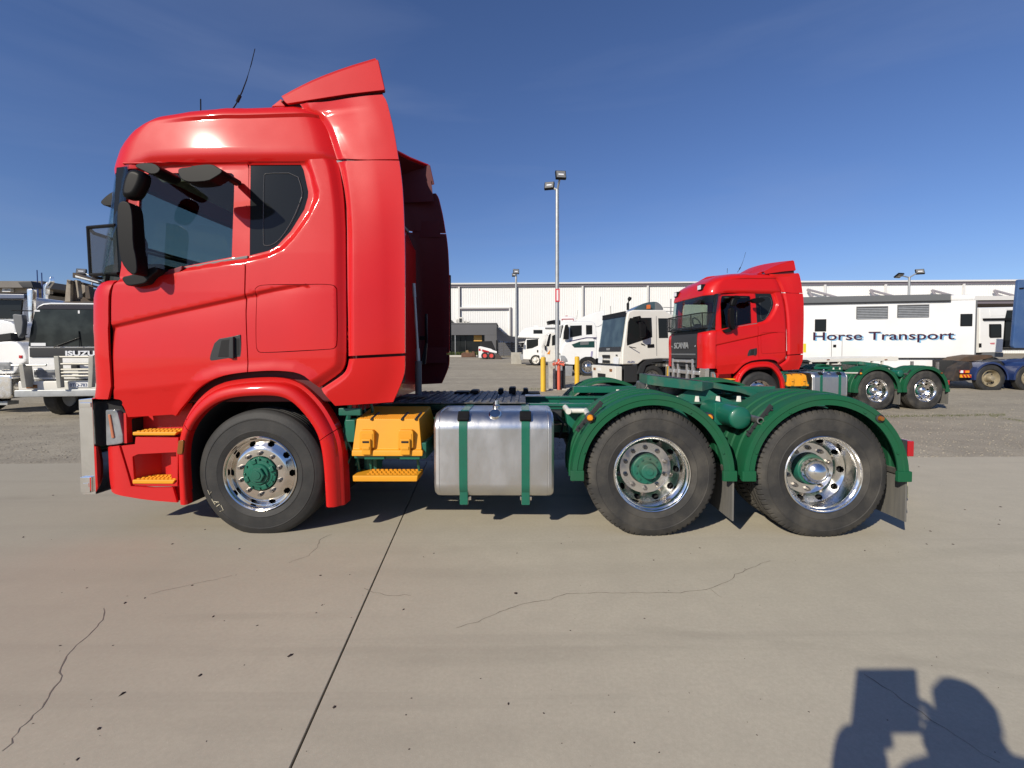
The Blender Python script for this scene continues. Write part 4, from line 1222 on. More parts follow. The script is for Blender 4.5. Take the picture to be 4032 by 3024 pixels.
# ---- door handle
dh = chaikin(PX(c5([(1385, 790), (1540, 765), (1655, 738, 1), (1662, 870), (1655, 985, 1), (1480, 1008), (1345, 1030), (1312, 1022), (1320, 960)]), side_y), 1)
yy = side_y(*dh[0])
mb = MB(); mb.prism(dh, yy - .006, yy + .05, .006); o = mb.build('door_handle', M['greydark'], truck)
cv = TF.pts(c5([(1440, 800), (1640, 775), (1640, 960), (1500, 985), (1400, 985)]), yy - .008); mb = MB(); mb.prism([p[:2] for p in cv], yy - .0085, yy + .03, .006); mb.build('handle_recess', M['blackmatt'], o)
cv = TF.pts(c5([(1530, 765), (1570, 762), (1572, 1000), (1520, 1000), (1520, 880)]), yy - .03); mb = MB(); mb.prism([p[:2] for p in cv], yy - .030, yy + .02, .006); mb.build('handle_grip', M['greydark'], o)
# ------------------------------------------------------------------ chassis
zt = TF.p(2000, 1590, .82)[1]                         # top of the near rail
xr1 = TF.p(3330, 1700, .8)[0]
for y0 in (.82, W - .90):
    mb = MB(); mb.box(-.9, xr1, y0, y0 + .08, zt - .27, zt, .006); mb.box(.6, xr1, y0 - .02, y0, zt - .02, zt - .004, 0); mb.build('chassis_rail', M['green'], truck)
for x0 in (.2, 1.5, AX2 - .55, (AX2 + AX3) / 2, xr1 - .12):
    mb = MB(); mb.box(x0 - .05, x0 + .05, .90, W - .90, zt - .24, zt - .04, .01); mb.build('cross_member', M['green'], truck)
for xx in (0, AX2, AX3):
    zz = Z1 if xx == 0 else Z2
    mb = MB(); mb.tube([(xx, .38, zz), (xx, W - .38, zz)], .085, 14); mb.build('axle', M['green_dirty'], truck)
mb = MB()
mb.lathe([(.0, .9), (.2, .92), (.26, 1.0), (.26, 1.4), (.2, 1.5), (.0, 1.52)], c=(AX2, 0, Z2), n=24); mb.lathe([(.0, .9), (.2, .92), (.26, 1.0), (.26, 1.4), (.2, 1.5), (.0, 1.52)], c=(AX3, 0, Z2), n=24)
mb.build('differential', M['green_dirty'], truck)
mb = MB(); mb.box(.0, 1.55, .95, 1.55, .50, .95, .08); mb.tube([(1.5, 1.23, .7), (AX2, 1.23, .55)], .06, 10); mb.build('gearbox', M['blackmatt'], truck)
mb = MB(); mb.box(.25, 1.1, W - .75, W - .1, .42, .9, .06); mb.build('exhaust_box', M['steel'], truck)
mb = MB(); mb.box(1.25, 2.35, W - .72, W - .06, .36, .92, .12, 3); mb.build('fuel_tank', M['alloy'], truck)
# suspension hangers and springs
for xx in (AX2, AX3):
    for yy in (.72, W - .72):
        mb = MB(); mb.lathe([(.09, .0), (.12, .06), (.09, .12), (.12, .18), (.09, .24), (.0, .24)], c=(xx + .3, yy, Z2 + .05), n=16, axis='z'); mb.build('air_bag', M['blackmatt'], truck)
mb = MB(); mb.prism([(AX2 - .62, zt - .02), (AX2 - .35, zt - .02), (AX2 - .40, zt - .30), (AX2 - .50, zt - .33), (AX2 - .58, zt - .26)], .60, .80, .01); mb.build('spring_hanger', M['green'], truck)
# catwalk plates
cw0 = TF.p(1500, 1580, .70)[0]; cwz = zt + .035
sx = [TF.p(p, 1585, .62)[0] for p in (1545, 1732, 1945, 2072)]
for a, b in zip(sx, sx[1:]):
    mb = MB(); mb.box(a + .004, b - .004, .62, W - .62, cwz - .012, cwz, .003)
    k = a + .04
    while k < b - .04: mb.box(k, k + .030, .66, W - .66, cwz - .001, cwz + .010, .003); k += .075
    mb.build('catwalk_plate', M['catwalk'], truck)
for px_, w_, h_ in ((1820, .16, .03), (1870, .09, .045), (1972, .055, .06), (2018, .075, .075), (2070, .055, .06), (2090, .2, .02)):
    xx = TF.p(px_, 1550, 1.5)[0]; mb = MB(); mb.box(xx - w_ / 2, xx + w_ / 2, 1.42, 1.62, cwz, cwz + h_, .015); mb.build('valve_block', M['black'], truck)
# hoses, cables under the deflector
rnd = random.Random(3)
mb = MB()
for k in range(6):
    x0 = .62 + rnd.random() * .2; pts = [(x0 + rnd.uniform(-.05, .05), .15 + .05 * k, 1.12 - t * .16 + rnd.uniform(-.02, .02)) for t in range(5)]
    mb.tube([(p[0], p[1], p[2]) for p in pts], .012, 6)
mb.box(.66, .74, .10, .2, .72, .9, .01); mb.box(.60, .78, .12, .16, .93, .99, .008); mb.tube([(.62, .14, .5), (.66, .14, .8), (.7, .14, 1.1)], .02, 6); mb.build('cable_bundle', M['green'], truck)
mb = MB(); q = TF.pts(c8([(10, 80), (60, 150), (160, 240), (240, 420), (190, 560), (210, 860), (90, 860), (60, 300)]), .30); mb.prism([p[:2] for p in q], .30, .36, .0); mb.build('arch_stay', M['greydark'], truck)
# ---- yellow battery box with step below
B = lambda pts, y: [p[:2] for p in TF.pts(c8(pts), y)]
bf_lo = B([(272, 590), (835, 590), (833, 636), (270, 636)], .06)
bf = B([(300, 345), (800, 345), (828, 590), (280, 590)], .09)
topb = B([(385, 240), (893, 236)], .52)
mb = MB(); bm = mb.bm
zf = bf[0][1]; zbk = topb[0][1]
def bv(x, y, z): return bm.verts.new((x, y, z))
xl, xr_ = bf[0][0], bf[1][0]
# cover: slanting front, treaded top rising to the back, right cheek
v = [bv(bf_lo[3][0], .055, bf_lo[3][1]), bv(bf_lo[2][0], .055, bf_lo[2][1]), bv(bf_lo[1][0], .06, bf_lo[1][1]), bv(bf_lo[0][0], .06, bf_lo[0][1]), bv(bf[3][0] + .0, .085, bf[3][1] + .01), bv(bf[2][0], .085, bf[2][1] + .01), bv(xr_, .115, zf), bv(xl, .115, zf), bv(xr_ + .01, .52, zbk), bv(xl + .0, .52, zbk), bv(bf_lo[2][0] + .01, .60, bf_lo[2][1] + .15), bv(bf_lo[3][0], .60, bf_lo[3][1] + .15)]
for f in ((0, 1, 2, 3), (3, 2, 5, 4), (4, 5, 6, 7), (7, 6, 8, 9), (9, 8, 10, 11), (11, 10, 1, 0), (1, 10, 8, 6, 5, 2), (0, 3, 4, 7, 9, 11)): bm.faces.new([v[i] for i in f])
bmesh.ops.recalc_face_normals(bm, faces=bm.faces); bevel(bm, .008, 2, 20)
bbox = mb.build('battery_box', M['yellow'], truck)
def top_pt(f, d): return (xl + (xr_ - xl) * f, .115 + (.52 - .115) * d, zf + (zbk - zf) * d)
mb = MB()
for f0, f1 in ((.04, .22), (.27, .70), (.76, .93)):
    for r_ in range(5):
        k = f0
        while k < f1:
            a = top_pt(k, .03 + r_ * .06); mb.box(a[0], a[0] + .012, a[1], a[1] + .012, a[2] - .004, a[2] + .007, 0); k += .032
mb.build('tread_grip', M['yellow'], bbox)['kind'] = 'stuff'
for f in (.245, .73, .95):
    a = Vector(top_pt(f, -.03)); c = Vector(top_pt(f, .45)); mb = MB(); mb.tube([a, c], .011, 6); mb.build('cover_slot', M['greydark'], bbox)
for q in ([(345, 440), (450, 440), (455, 580), (345, 580)], [(650, 440), (760, 440), (765, 580), (655, 580)]):
    x0 = B(q, .07)[0][0]; x1 = B(q, .07)[1][0]; z1 = B(q, .07)[0][1]; z0 = bf_lo[0][1] - .05
    yy = lambda z: .06 + (z - bf_lo[0][1]) * .11
    mb = MB(); mb.prism([(x0 - .015, z0 + .06), (x0 - .008, z1), (x0, z1 + .012), (x1 - .012, z1 + .012), (x1, z1), (x1 + .0, z0 + .07)], .058, .12, .008); o = mb.build('latch_surround', M['yellow'], bbox)
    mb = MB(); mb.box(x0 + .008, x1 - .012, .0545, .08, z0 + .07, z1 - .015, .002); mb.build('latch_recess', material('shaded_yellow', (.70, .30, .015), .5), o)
    mb = MB(); mb.box(x0 + .012, x1 - .022, .036, .07, z0 + .02, z1 - .055, .006); mb.box(x0 + .02, x1 - .03, .030, .05, z0 + .06, z0 + .085, .004); mb.build('latch_lever', M['yellow'], o)
    mb = MB(); mb.box(x0 + .022, x1 - .032, .0335, .05, z1 - .085, z1 - .07, 0); mb.build('latch_slot', M['blackmatt'], o)
mb = MB(); mb.box(bf_lo[0][0], bf_lo[1][0] + .02, .10, .75, bf_lo[3][1] - .03, bf_lo[3][1] + .1, .01)
for f in (.14, .70): mb.box(xl + (xr_ - xl) * f, xl + (xr_ - xl) * f + .16, .08, .14, bf_lo[3][1] - .03, bf_lo[3][1] + .005, .004)
mb.build('box_tray', M['green'], truck)
# lower step
ls = B([(276, 790), (795, 790), (788, 838), (280, 838)], .05)
mb = MB(); mb.prism(ls, .05, .26, .008); st = mb.build('lower_step', M['yellow'], truck)
mb = MB(); x0, x1 = ls[0][0], ls[1][0]
for i in range(11):
    for j in range(5):
        cx = x0 + .10 + i * .036 + (j % 2) * .012
        if cx < x1 - .03: mb.box(cx, cx + .022, .09 + j * .034, .10 + j * .034, ls[0][1] - .003, ls[0][1] + .007)
mb.build('tread_grip', M['yellow'], st)['kind'] = 'stuff'
for xx in (x0 + .005, x1 - .02):
    mb = MB(); mb.tube([(xx, .20, ls[0][1] - .01), (xx - .01, .18, ls[0][1] + .10), (xx + .0, .22, bf_lo[3][1])], .011, 6); mb.build('step_bracket', M['green'], truck)
mb = MB(); mb.box(x0 + .02, x0 + .13, .26, .42, ls[0][1] - .02, ls[0][1] + .2, .01); mb.box(x0 + .05, x0 + .09, .24, .26, ls[0][1] + .0, ls[0][1] + .22, .004); mb.build('step_hinge', M['green_dirty'], truck)
mb = MB(); mb.tube([(x1 - .2, .5, bf_lo[3][1] - .04), (x1 - .05, .5, bf_lo[3][1] - .04)], .07, 14); mb.build('air_silencer', M['greydark'], truck)
# ---- fuel tank
t0 = TF.p(*c8([(915, 400)])[0], .06)[0]; t1 = TF.p(*c8([(1876, 500)])[0], .06)[0]
tzb = TF.p(*c8([(1400, 962)])[0], .10)[1]; tzt = TF.p(*c8([(1400, 268)])[0], .26)[1]
ty0, ty1, rr = .05, .70, .12
def tank_ring(x, ins):
    pts = []
    for (cy, cz, a0) in ((ty1 - rr, tzt - rr, 0), (ty0 + rr * 1.25, tzt - rr * 1.1, 1), (ty0 + rr, tzb + rr, 2), (ty1 - rr, tzb + rr, 3)):
        for k in range(7):
            a = math.pi / 2 * (a0 + k / 6); r2 = (rr * 1.25 if a0 == 1 else rr) - ins
            rz = (rr * 1.1 if a0 == 1 else rr) - ins
            pts.append((x, cy + r2 * math.cos(a), cz + rz * math.sin(a)))
    return pts
xs_ = [(t0, .05), (t0 + .006, .018), (t0 + .022, .004), (t0 + .045, .0), (t0 + .05, .003), (t0 + .055, .0)] + [(t0 + .055 + (t1 - t0 - .11) * k / 8, 0) for k in range(1, 8)] + [(t1 - .055, .0), (t1 - .05, .003), (t1 - .045, .0), (t1 - .022, .004), (t1 - .006, .018), (t1, .05)]
mb = MB(); rws = [tank_ring(x, i) for x, i in xs_]; mb.grid(rws, closed=True)
for rw_ in (rws[0], rws[-1]): mb.bm.faces.new([mb.bm.verts.new(p) for p in rw_])
tank = mb.build('fuel_tank', M['alloy'], truck, 30)
def strap(pix_top, pix_bot):
    xa = TF.p(*c8([pix_top])[0], .04)[0]; xb = TF.p(*c8([pix_bot])[0], .04)[0]; xm = (xa + xb) / 2
    ring = tank_ring(0, -.006); ring = ring[3:26]
    mb = MB(); mb.grid([[(xm - .032, y, z) for _, y, z in ring], [(xm + .032, y, z) for _, y, z in ring]])
    bmesh.ops.recalc_face_normals(mb.bm, faces=mb.bm.faces); bmesh.ops.solidify(mb.bm, geom=list(mb.bm.faces), thickness=.006)
    s_ = mb.build('tank_strap', M['green'], truck)
    mb = MB(); rg = tank_ring(0, -.004)[10]; Mx = Matrix.Translation((xm, rg[1], rg[2])) @ Matrix.Rotation(R(-38), 4, 'X')
    mb.box(-.045, .045, -.045, .045, -.01, .018, .008, M=Matrix.Translation((xm, rg[1] - .004, rg[2] + .004)) @ Matrix.Rotation(R(42), 4, 'X'))
    mb.lathe([(.0, -.02), (.012, -.02), (.012, .0)], c=(xm, rg[1] - .014, rg[2] - .006), n=8)
    mb.build('strap_clamp', M['black'], s_)
    mb = MB(); mb.box(xm - .035, xm + .035, .09, .15, tzb - .055, tzb - .004, .006); mb.box(xm - .045, xm + .05, .15, .85, tzb - .04, tzb - .008, .004); mb.build('tank_bracket', M['chrome_dull'], s_)
    mb = MB(); mb.box(xm - .032, xm + .032, .066, .09, tzb - .05, tzb + .09, .004); mb.build('strap_end', M['green'], s_)
strap((1145, 345), (1160, 960)); strap((1648, 345), (1648, 960))
cx_, cz_ = TF.p(*c8([(1408, 330)])[0], .14)
mb = MB(); mb.lathe([(.0, .045), (.042, .045), (.05, .035), (.05, .012), (.055, .0), (.058, -.01)], n=28, axis='z'); cp_ = mb.build('filler_cap', M['chrome_dull'], tank); cp_.location = (cx_, .135, cz_ + .005); cp_.rotation_euler = (R(40), 0, 0)
mb = MB(); mb.lathe([(.0, .08), (.018, .08), (.02, .05), (.03, .04), (.03, .0)], c=(cx_ + .0, .30, tzt - .01), n=12, axis='z'); mb.build('breather', M['chrome'], tank)

# ---- rear mudguards
def guard(xc, zc, lo=R(-4), hi=R(184), r0=.622, y0=.0, y1=.60):
    prof = [(-.085, y0 + .012), (-.085, y0 + .0), (-.045, y0 - .002), (-.04, y0 - .008), (-.008, y0 - .006), (-.002, y0 + .006)]
    rib = []
    for c_ in (.16, .29, .42): rib += [(-.002, c_ - .03), (.008, c_ - .018), (.008, c_ + .018), (-.002, c_ + .03)]
    prof += rib + [(-.002, y1 - .006), (-.03, y1)]
    rows = []
    for k in range(49):
        a = lo + (hi - lo) * k / 48
        rows.append([(xc + (r0 + d) * math.cos(a), y, zc + (r0 + d) * math.sin(a)) for d, y in prof])
    mb = MB(); mb.grid(rows); bmesh.ops.recalc_face_normals(mb.bm, faces=mb.bm.faces); bmesh.ops.solidify(mb.bm, geom=list(mb.bm.faces), thickness=.006)
    return mb
for xc in (AX2, AX3):
    g_ = guard(xc, Z2 + .0).build('mudguard', M['green_guard'], truck, 28)
    for sx_ in (-1, 1):
        mb = MB(); xx = xc + sx_ * .58; mb.box(xx - .052, xx + .052, -.014, .02, Z2 - .045, Z2 + .035, .006); mb.build('end_clip', M['green_guard'], g_)
    mirrored(g_, W)
    # mudflap
    xx = xc + .615
    mb = MB(); mb.box(xx - .005, xx + .008, .02, .58, Z2 - .36, Z2 + .03, .002, M=Matrix.Translation((0, 0, 0))); fl = mb.build('mudflap', M['flap'], truck)
    mb = MB(); mb.box(xx - .02, xx - .006, .02, .6, Z2 - .01, Z2 + .03, .003); mb.build('flap_strip', M['steel'], fl)
    mirrored(fl, W)
    mb = MB(); xx = xc - .60; mb.prism([(xx, Z2 + .02), (xx + .012, Z2 + .02), (xx + .012, Z2 - .10), (xx, Z2 - .10)], .16, .46, .003); mb.build('front_flap', M['blackmatt'], truck)
# brackets and outriggers
def rod(name, a, b, r_, m): mb = MB(); mb.tube([a, b], r_, 12); return mb.build(name, m, truck)
pA = TF.p(2236, 1617, .55); pB = TF.p(2318, 1640, .02)
rod('guard_bracket', (pA[0], .80, pA[1]), (pA[0], .50, pA[1]), .026, M['cream']); rod('guard_bracket', (pA[0], .53, pA[1]), (pA[0] + .16, .53, pA[1]), .022, M['cream']); rod('guard_bracket', (pA[0] + .16, .56, pA[1]), (pB[0], .01, pB[1]), .024, M['cream'])
def marker(px, py, y, m=M['orange'], r_=.027):
    x, z = TF.p(px, py, y); mb = MB(); mb.lathe([(.0, -.016), (.015, -.014), (r_ * .85, -.004), (r_, .012), (r_, .05)], c=(x, y, z), n=20); o = mb.build('marker_lamp', m, truck)
    mb = MB(); mb.lathe([(r_ + .001, .004), (r_ + .009, .008), (r_ + .009, .06), (.0, .06)], c=(x, y, z), n=20); mb.build('lamp_collar', M['greydark'], o)
    return x, z
x, z = marker(2325, 1646, -.03); marker(2796, 1645, .04)
x, z = marker(3470, 1648, -.02, M['orange_dark'], .022)
mx, mz = TF.p(2992, 1656, .03)
mb = MB(); mb.lathe([(.018, .0), (.027, .0), (.027, .5)], c=(mx, .02, mz), n=16); mb.build('guard_bracket', M['steel'], truck)
for (px, py, ang) in ((2320, 1640, 42), (2990, 1656, 45)):
    x, z = TF.p(px, py, .06)
    mb = MB(); mb.box(-.15, .15, .025, .035, -.018, .018, .004, M=Matrix.Translation((x - .0, .03, z - .0)) @ Matrix.Rotation(R(-ang - 8), 4, 'Y'))
    for k in (-.12, -.07, .07, .12):
        mb.lathe([(.0, -.01), (.008, -.008), (.008, .03)], c=(x + k * math.cos(R(ang)), .045, z + k * math.sin(R(ang))), n=6)
    mb.build('guard_clamp', M['greydark'], truck)
# green air tank
ax_, az_ = TF.p(*d1([(1765, 500)])[0], .10)
mb = MB(); mb.lathe([(.0, .0)] + [(.088 * math.sin(q), .035 - .035 * math.cos(q)) for q in [k * math.pi / 12 for k in range(1, 7)]] + [(.088, .62), (.0, .65)], c=(ax_, .08, az_), n=32); at = mb.build('air_tank', M['green'], truck, 40)
mb = MB(); mb.tube([(ax_ - .12, .2, az_ - .10), (ax_ - .12, .7, az_ - .06)], .012, 6); mb.box(ax_ - .1, ax_ + .1, .35, .38, az_ - .095, az_ + .095, .02); mb.build('tank_band', M['green'], at)
# tail lamp and rear bracket
q = TF.pts(d2([(1740, 695), (1845, 712), (1838, 848), (1718, 838)]), .10); x0, x1 = q[0][0], q[1][0]; z1_, z0_ = q[1][1], q[2][1]
mb = MB(); mb.box(x0, x1 - .05, .10, .52, z0_, z1_ + .01, .006); tl = mb.build('tail_lamp', M['greydark'], truck); mb = MB(); mb.box(x1 - .048, x1, .10, .52, z0_, z1_ + .004, .006); mb.build('lens', M['redlens'], tl); mirrored(tl, W)
q = TF.pts(d2([(1600, 605), (1690, 650), (1735, 690), (1718, 835), (1660, 830)]), .14); mb = MB(); mb.prism([p[:2] for p in q], .14, .50, .008); o = mb.build('lamp_bracket', M['green'], truck); mirrored(o, W)
q = TF.pts(d2([(1750, 1055), (1788, 1058), (1792, 1225), (1748, 1205)]), .9); mb = MB(); mb.prism([p[:2] for p in q], .9, 1.3, .003); mb.build('number_plate', material('pale_plate', (.42, .39, .26), .5), truck)
# ---- fifth wheel
fw = empty('fifth_wheel', (0, 0, 0), 0, truck)
fa = TF.p(*e2([(735, 100)])[0], .80); fb = TF.p(*e2([(1460, 190)])[0], .80); fz = fa[1]
x0, x1 = fa[0], fb[0]; zt5 = TF.p(*e2([(735, 80)])[0], .80)[1]; zlow = TF.p(*e2([(1430, 165)])[0], .80)[1]
def fz_(x): return zt5 + (zlow - zt5) * (x - x0) / (x1 - x0)
pl5 = [(x0, .80), (x0 + .05, 1.3), (x0 + .2, 1.66), (x0 + .3, 1.74), (x1 - .1, 1.74), (x1 + .05, 1.62), (x1 + .3, 1.6), (x1 + .56, 1.55), (x1 + .6, 1.44), (x1 + .15, 1.30), (x1 + .15, 1.16), (x1 + .6, 1.02), (x1 + .56, .91), (x1 + .3, .86), (x1 + .05, .84), (x1 - .1, .72), (x0 + .06, .72)]
def zz5(x): return fz_(min(x, x1)) - max(0, x - x1) * .08 - max(0, x - x1) ** 2 * .26
bm = bmesh.new(); A = [bm.verts.new((x, y, zz5(x))) for x, y in pl5]; C_ = [bm.verts.new((x, y, zz5(x) - (.085 if x < x1 - .02 else .05))) for x, y in pl5]; n = len(pl5)
bm.faces.new(A); bm.faces.new(C_[::-1])
for i in range(n): bm.faces.new((A[i], C_[i], C_[(i + 1) % n], A[(i + 1) % n]))
bmesh.ops.triangulate(bm, faces=[f for f in bm.faces if len(f.verts) > 4])
link('coupling_plate', finish(bm, 'coupling_plate', 20), M['green_dirty'], fw)
bm = bmesh.new(); PG = [(x0 + .02, .82), (x0 + .06, 1.25), (x0 + .3, 1.70), (x1 - .12, 1.70), (x1 + .0, 1.5), (x1 - .05, 1.3), (x1 - .05, 1.16), (x1 + .0, .96), (x1 - .12, .76)]
bm.faces.new([bm.verts.new((x, y, zz5(x) + .003)) for x, y in PG]); bmesh.ops.triangulate(bm, faces=bm.faces); link('greased_face', finish(bm, 'greased_face', 20), material('grease', (.045, .038, .03), .35, var=(.10, .075, .05), var_scale=8, var_amt=.7), fw)
for yy in (.80, W - .88):
    mb = MB(); zb = zt + .02; xc = (x0 + x1) / 2 + .18
    mb.prism([(xc - .32, zb), (xc + .34, zb), (xc + .20, zb + .05), (xc + .06, zb + .14), (xc - .06, zb + .14), (xc - .18, zb + .05)], yy, yy + .08, .006); mb.build('pedestal', M['green_dirty'], fw)
    mb = MB(); mb.box(x0 - .2, x1 + .55, yy - .05, yy + .13, zt + .004, zt + .026, .003); mb.build('base_plate', M['green_dirty'], fw)
    for k in range(7):
        mb = MB(); xb = x0 - .12 + k * .19; mb.lathe([(.0, .05), (.018, .05), (.02, .03), (.024, .0)], c=(xb, yy - .03, zt + .026), n=6, axis='z'); mb.build('bolt', M['cream'], fw)
rnd = random.Random(5); mb = MB()
for k in range(16):
    a = Vector((x0 + .02 + rnd.random() * .62, .85 + rnd.random() * .6, zt + .03 + rnd.random() * .10)); b = a + Vector((rnd.uniform(-.08, .08), rnd.uniform(-.1, .1), rnd.uniform(-.05, .05))); mb.tube([a, b], rnd.uniform(.012, .03), 6)
mb.box(x0 + .05, x1 - .05, 1.0, 1.45, zt + .02, fz_(x0) - .09, .02); mb.build('coupling_mechanism', M['steel'], fw)
mb = MB(); mb.tube([(x0 + .02, .86, fz - .06), (x0 - .03, .85, fz - .14), (x0 + .03, .85, fz - .2), (x0 + .02, .9, zt)], .012, 6); mb.build('release_handle', M['cream'], fw)
# green box beam with ramp ahead of the far guards
mb = MB(); a = TF.p(2260, 1545, 1.62)[0]; mb.box(a, AX3 + .5, 1.66, 1.78, zt + .03, zt + .10, .006); mb.build('outer_beam', M['green'], truck)

# air lines and fittings along the near rail
rnd = random.Random(8)
for k, (dz, m_) in enumerate(((-.06, 'black'), (-.09, 'black'), (-.13, 'green'), (-.19, 'steel'))):
    mb = MB(); pts = [(1.05 + (AX2 - .55 - 1.05) * i / 14, .80 - .02 * (k % 2) + rnd.uniform(-.006, .006), zt + dz + rnd.uniform(-.01, .01)) for i in range(15)]
    mb.tube(pts, .011, 6); mb.build('air_line', M[m_], truck)
for k in range(9):
    xb = 1.2 + k * .17; mb = MB(); mb.lathe([(.0, -.03), (.013, -.03), (.013, .0)], c=(xb, .82, zt - .035 - .05 * (k % 3)), n=6); mb.build('frame_bolt', M['green'], truck)
for (xv, zv) in ((AX2 - .80, zt - .17), (AX2 - .68, zt - .10), (1.95, zt - .15)):
    mb = MB(); mb.box(xv - .05, xv + .05, .70, .80, zv - .05, zv + .05, .02, 3); mb.tube([(xv, .70, zv), (xv + .05, .66, zv - .06), (xv + .02, .68, zv - .2)], .012, 6); mb.build('valve', M['greydark'], truck)
mb = MB()
for k in range(3):
    a0 = (AX2 - .35 + .05 * k, .62 + .05 * k, zt + .05); mb.tube([a0, (a0[0] + .25, a0[1] + .1, zt + .11), (a0[0] + .55, a0[1] + .25, zt + .06)], .012, 6)
mb.build('air_line', M['black'], truck)
# bolts on the mudguard flanges
for xc in (AX2, AX3):
    for a in (18, 60, 120, 162):
        mb = MB(); mb.lathe([(.0, -.008), (.009, -.006), (.009, .004)], c=(xc + .555 * math.cos(R(a)), -.003, Z2 + .555 * math.sin(R(a))), n=6); mb.build('guard_bolt', M['green_guard'], truck)
# rear cross beam that carries the plate and lamps
px9 = TF.p(*d2([(1765, 1100)])[0], .9)[0]; pz9 = TF.p(*d2([(1765, 1060)])[0], .9)[1]
mb = MB(); mb.box(px9 - .07, px9 - .02, .95, W - .95, pz9 - .02, pz9 + .06, .006)
for yy in (.98, W - 1.06): mb.box(xr1 - .1, px9 - .06, yy, yy + .08, pz9 - .02, pz9 + .06, .006); mb.box(xr1 - .12, xr1 - .02, yy, yy + .08, pz9, zt - .1, .006)
mb.build('rear_beam', M['green'], truck)
mb = MB(); mb.box(xr1 - .1, AX3 + .55, .30, .36, Z2 + .14, Z2 + .20, .006); mb.box(xr1 - .1, xr1 - .04, .36, .84, Z2 + .14, Z2 + .20, .006); o = mb.build('lamp_arm', M['green'], truck); mirrored(o, W)
# ------------------------------------------------------------------ the second red prime mover, parked on the gravel behind
r3 = ground_pt(3646, 1613, -.05); yaw2 = R(4)
truck2 = copy_tree(truck)
truck2.rotation_euler = (0, 0, yaw2)
truck2.location = (r3.x - AX3 * math.cos(yaw2), r3.y - AX3 * math.sin(yaw2), -.05)
truck2['label'] = 'smaller-looking red prime mover with chrome domed hubs standing behind on the gravel'
for ch in list(truck2.children):
    if ch.name.startswith('rear_wheel') and abs(ch.location.x - AX2) < .01 and ch.location.y < 1: link('hub_cap', ME_DOME, M['chrome'], ch)
mb = MB(); mb.box(xd - .09, xd - .02, -.004, .004, 1.46, 1.68, .002); mb.build('yellow_sticker', material('yellow_sticker', (.75, .6, .04), .5), truck2)
# ------------------------------------------------------------------ other vehicles in the yard
def simple_wheel(parent, x, y, z, r, rim_m, face=1, name='wheel', w_=.28, dish=.0, rim_r=.6, holes=8):
    w = empty(name, (x, y, z), 0 if face > 0 else math.pi, parent)
    mb = MB(); mb.lathe([(r * rim_r, .05), (r * (rim_r + .06), .012), (r * .8, .0), (r * .93, .015), (r, .06), (r, w_ - .06), (r * .93, w_ - .015), (r * rim_r, w_)], n=40); mb.build('tyre', M['rubber_clean'], w)
    mb = MB(); q = r * rim_r
    mb.lathe([(q, .04), (q * .97, .01), (q * .9, .03 + dish * .4), (q * .8, .05 + dish), (q * .45, .04 + dish), (q * .40, .0 + dish), (q * .3, -.02 + dish), (.0, -.03 + dish)], n=32); rm = mb.build('rim', rim_m, w)
    for k in range(holes):
        a = 2 * math.pi * k / holes; mb = MB(); mb.lathe([(.0, .0), (q * .085, .0), (q * .085, .02)], c=(q * .67 * math.cos(a), .036 + dish, q * .67 * math.sin(a)), n=10); mb.build('hand_hole', M['blackmatt'], w)
    return w
def sheet3(name, pts, th, m, parent):
    """a four- or more-cornered flat piece given in 3D, with thickness along its normal"""
    P_ = [Vector(p) for p in pts]; n = (P_[1] - P_[0]).cross(P_[-1] - P_[0]).normalized() * th
    bm = bmesh.new(); A = [bm.verts.new(p) for p in P_]; B_ = [bm.verts.new(p + n) for p in P_]
    bm.faces.new(A); bm.faces.new(B_[::-1])
    for i in range(len(P_)): bm.faces.new((A[i], B_[i], B_[(i + 1) % len(P_)], A[(i + 1) % len(P_)]))
    return link(name, finish(bm, name, 20), m, parent)
def prof_x(prof, z): return interp(sorted([(p[1], p[0]) for p in prof]), z)
def front_piece(name, prof, z0, z1, y0, y1, off, m, parent, n=6, th=.02):
    rows = [[(prof_x(prof, z0 + (z1 - z0) * k / n) + off, y, z0 + (z1 - z0) * k / n) for y in (y0, y1)] for k in range(n + 1)]
    return solid_sheet(rows, -th).build(name, m, parent)
def bar(name, a, b, r_, m, parent, n=8): mb = MB(); mb.tube([a, b], r_, n); return mb.build(name, m, parent)
def bx(name, x0, x1, y0, y1, z0, z1, m, parent, b=.01): mb = MB(); mb.box(x0, x1, y0, y1, z0, z1, b); return mb.build(name, m, parent)

# ---- white cab-over truck, front three-quarter
o_ = Vector(((2451 - 2016) / FPX * 16.5, 16.5, gz(16.5)))
F1 = Frame(o_, R(11))
v1 = F1.empty('cabover_truck', 'white cab-over truck with raised exhaust stub between bonneted truck and rear red prime mover', 'truck')
fp = [q[:2] for q in F1.pts(d5([(1160, 1115), (1165, 930), (1190, 760), (1222, 520), (1232, 455)]), 0)]
body = fp + [q[:2] for q in F1.pts(d5([(1250, 420), (1310, 398), (1720, 398), (1775, 440), (1840, 470), (1850, 1040), (1640, 1040), (1440, 1055), (1370, 1110)]), 0)]
mb = MB(); mb.prism(body, 0, 2.3, .05, 3); cab1 = mb.build('cab', M['cream'], v1)
zt1 = fp[-1][1]; zb1 = fp[0][1]
zA = F1.p(*d5([(1140, 880)])[0])[1]; zB = F1.p(*d5([(1225, 470)])[0])[1]; zC = F1.p(*d5([(1225, 425)])[0])[1]
front_piece('windscreen', fp, zA, zB, .10, 2.20, -.012, M['windscreen'], v1)
front_piece('windscreen_backing', fp, zA, zB, .11, 2.19, .004, material('blue_grey_cab_interior', (.045, .06, .075), .7, var=(.10, .13, .15), var_scale=2.0, var_amt=.8), v1)
front_piece('sun_visor', fp, zB - .02, zB + .16, .08, 2.22, -.05, M['black'], v1)
front_piece('front_band', fp, zA - .16, zA - .005, .12, 2.18, -.014, M['greydark'], v1)
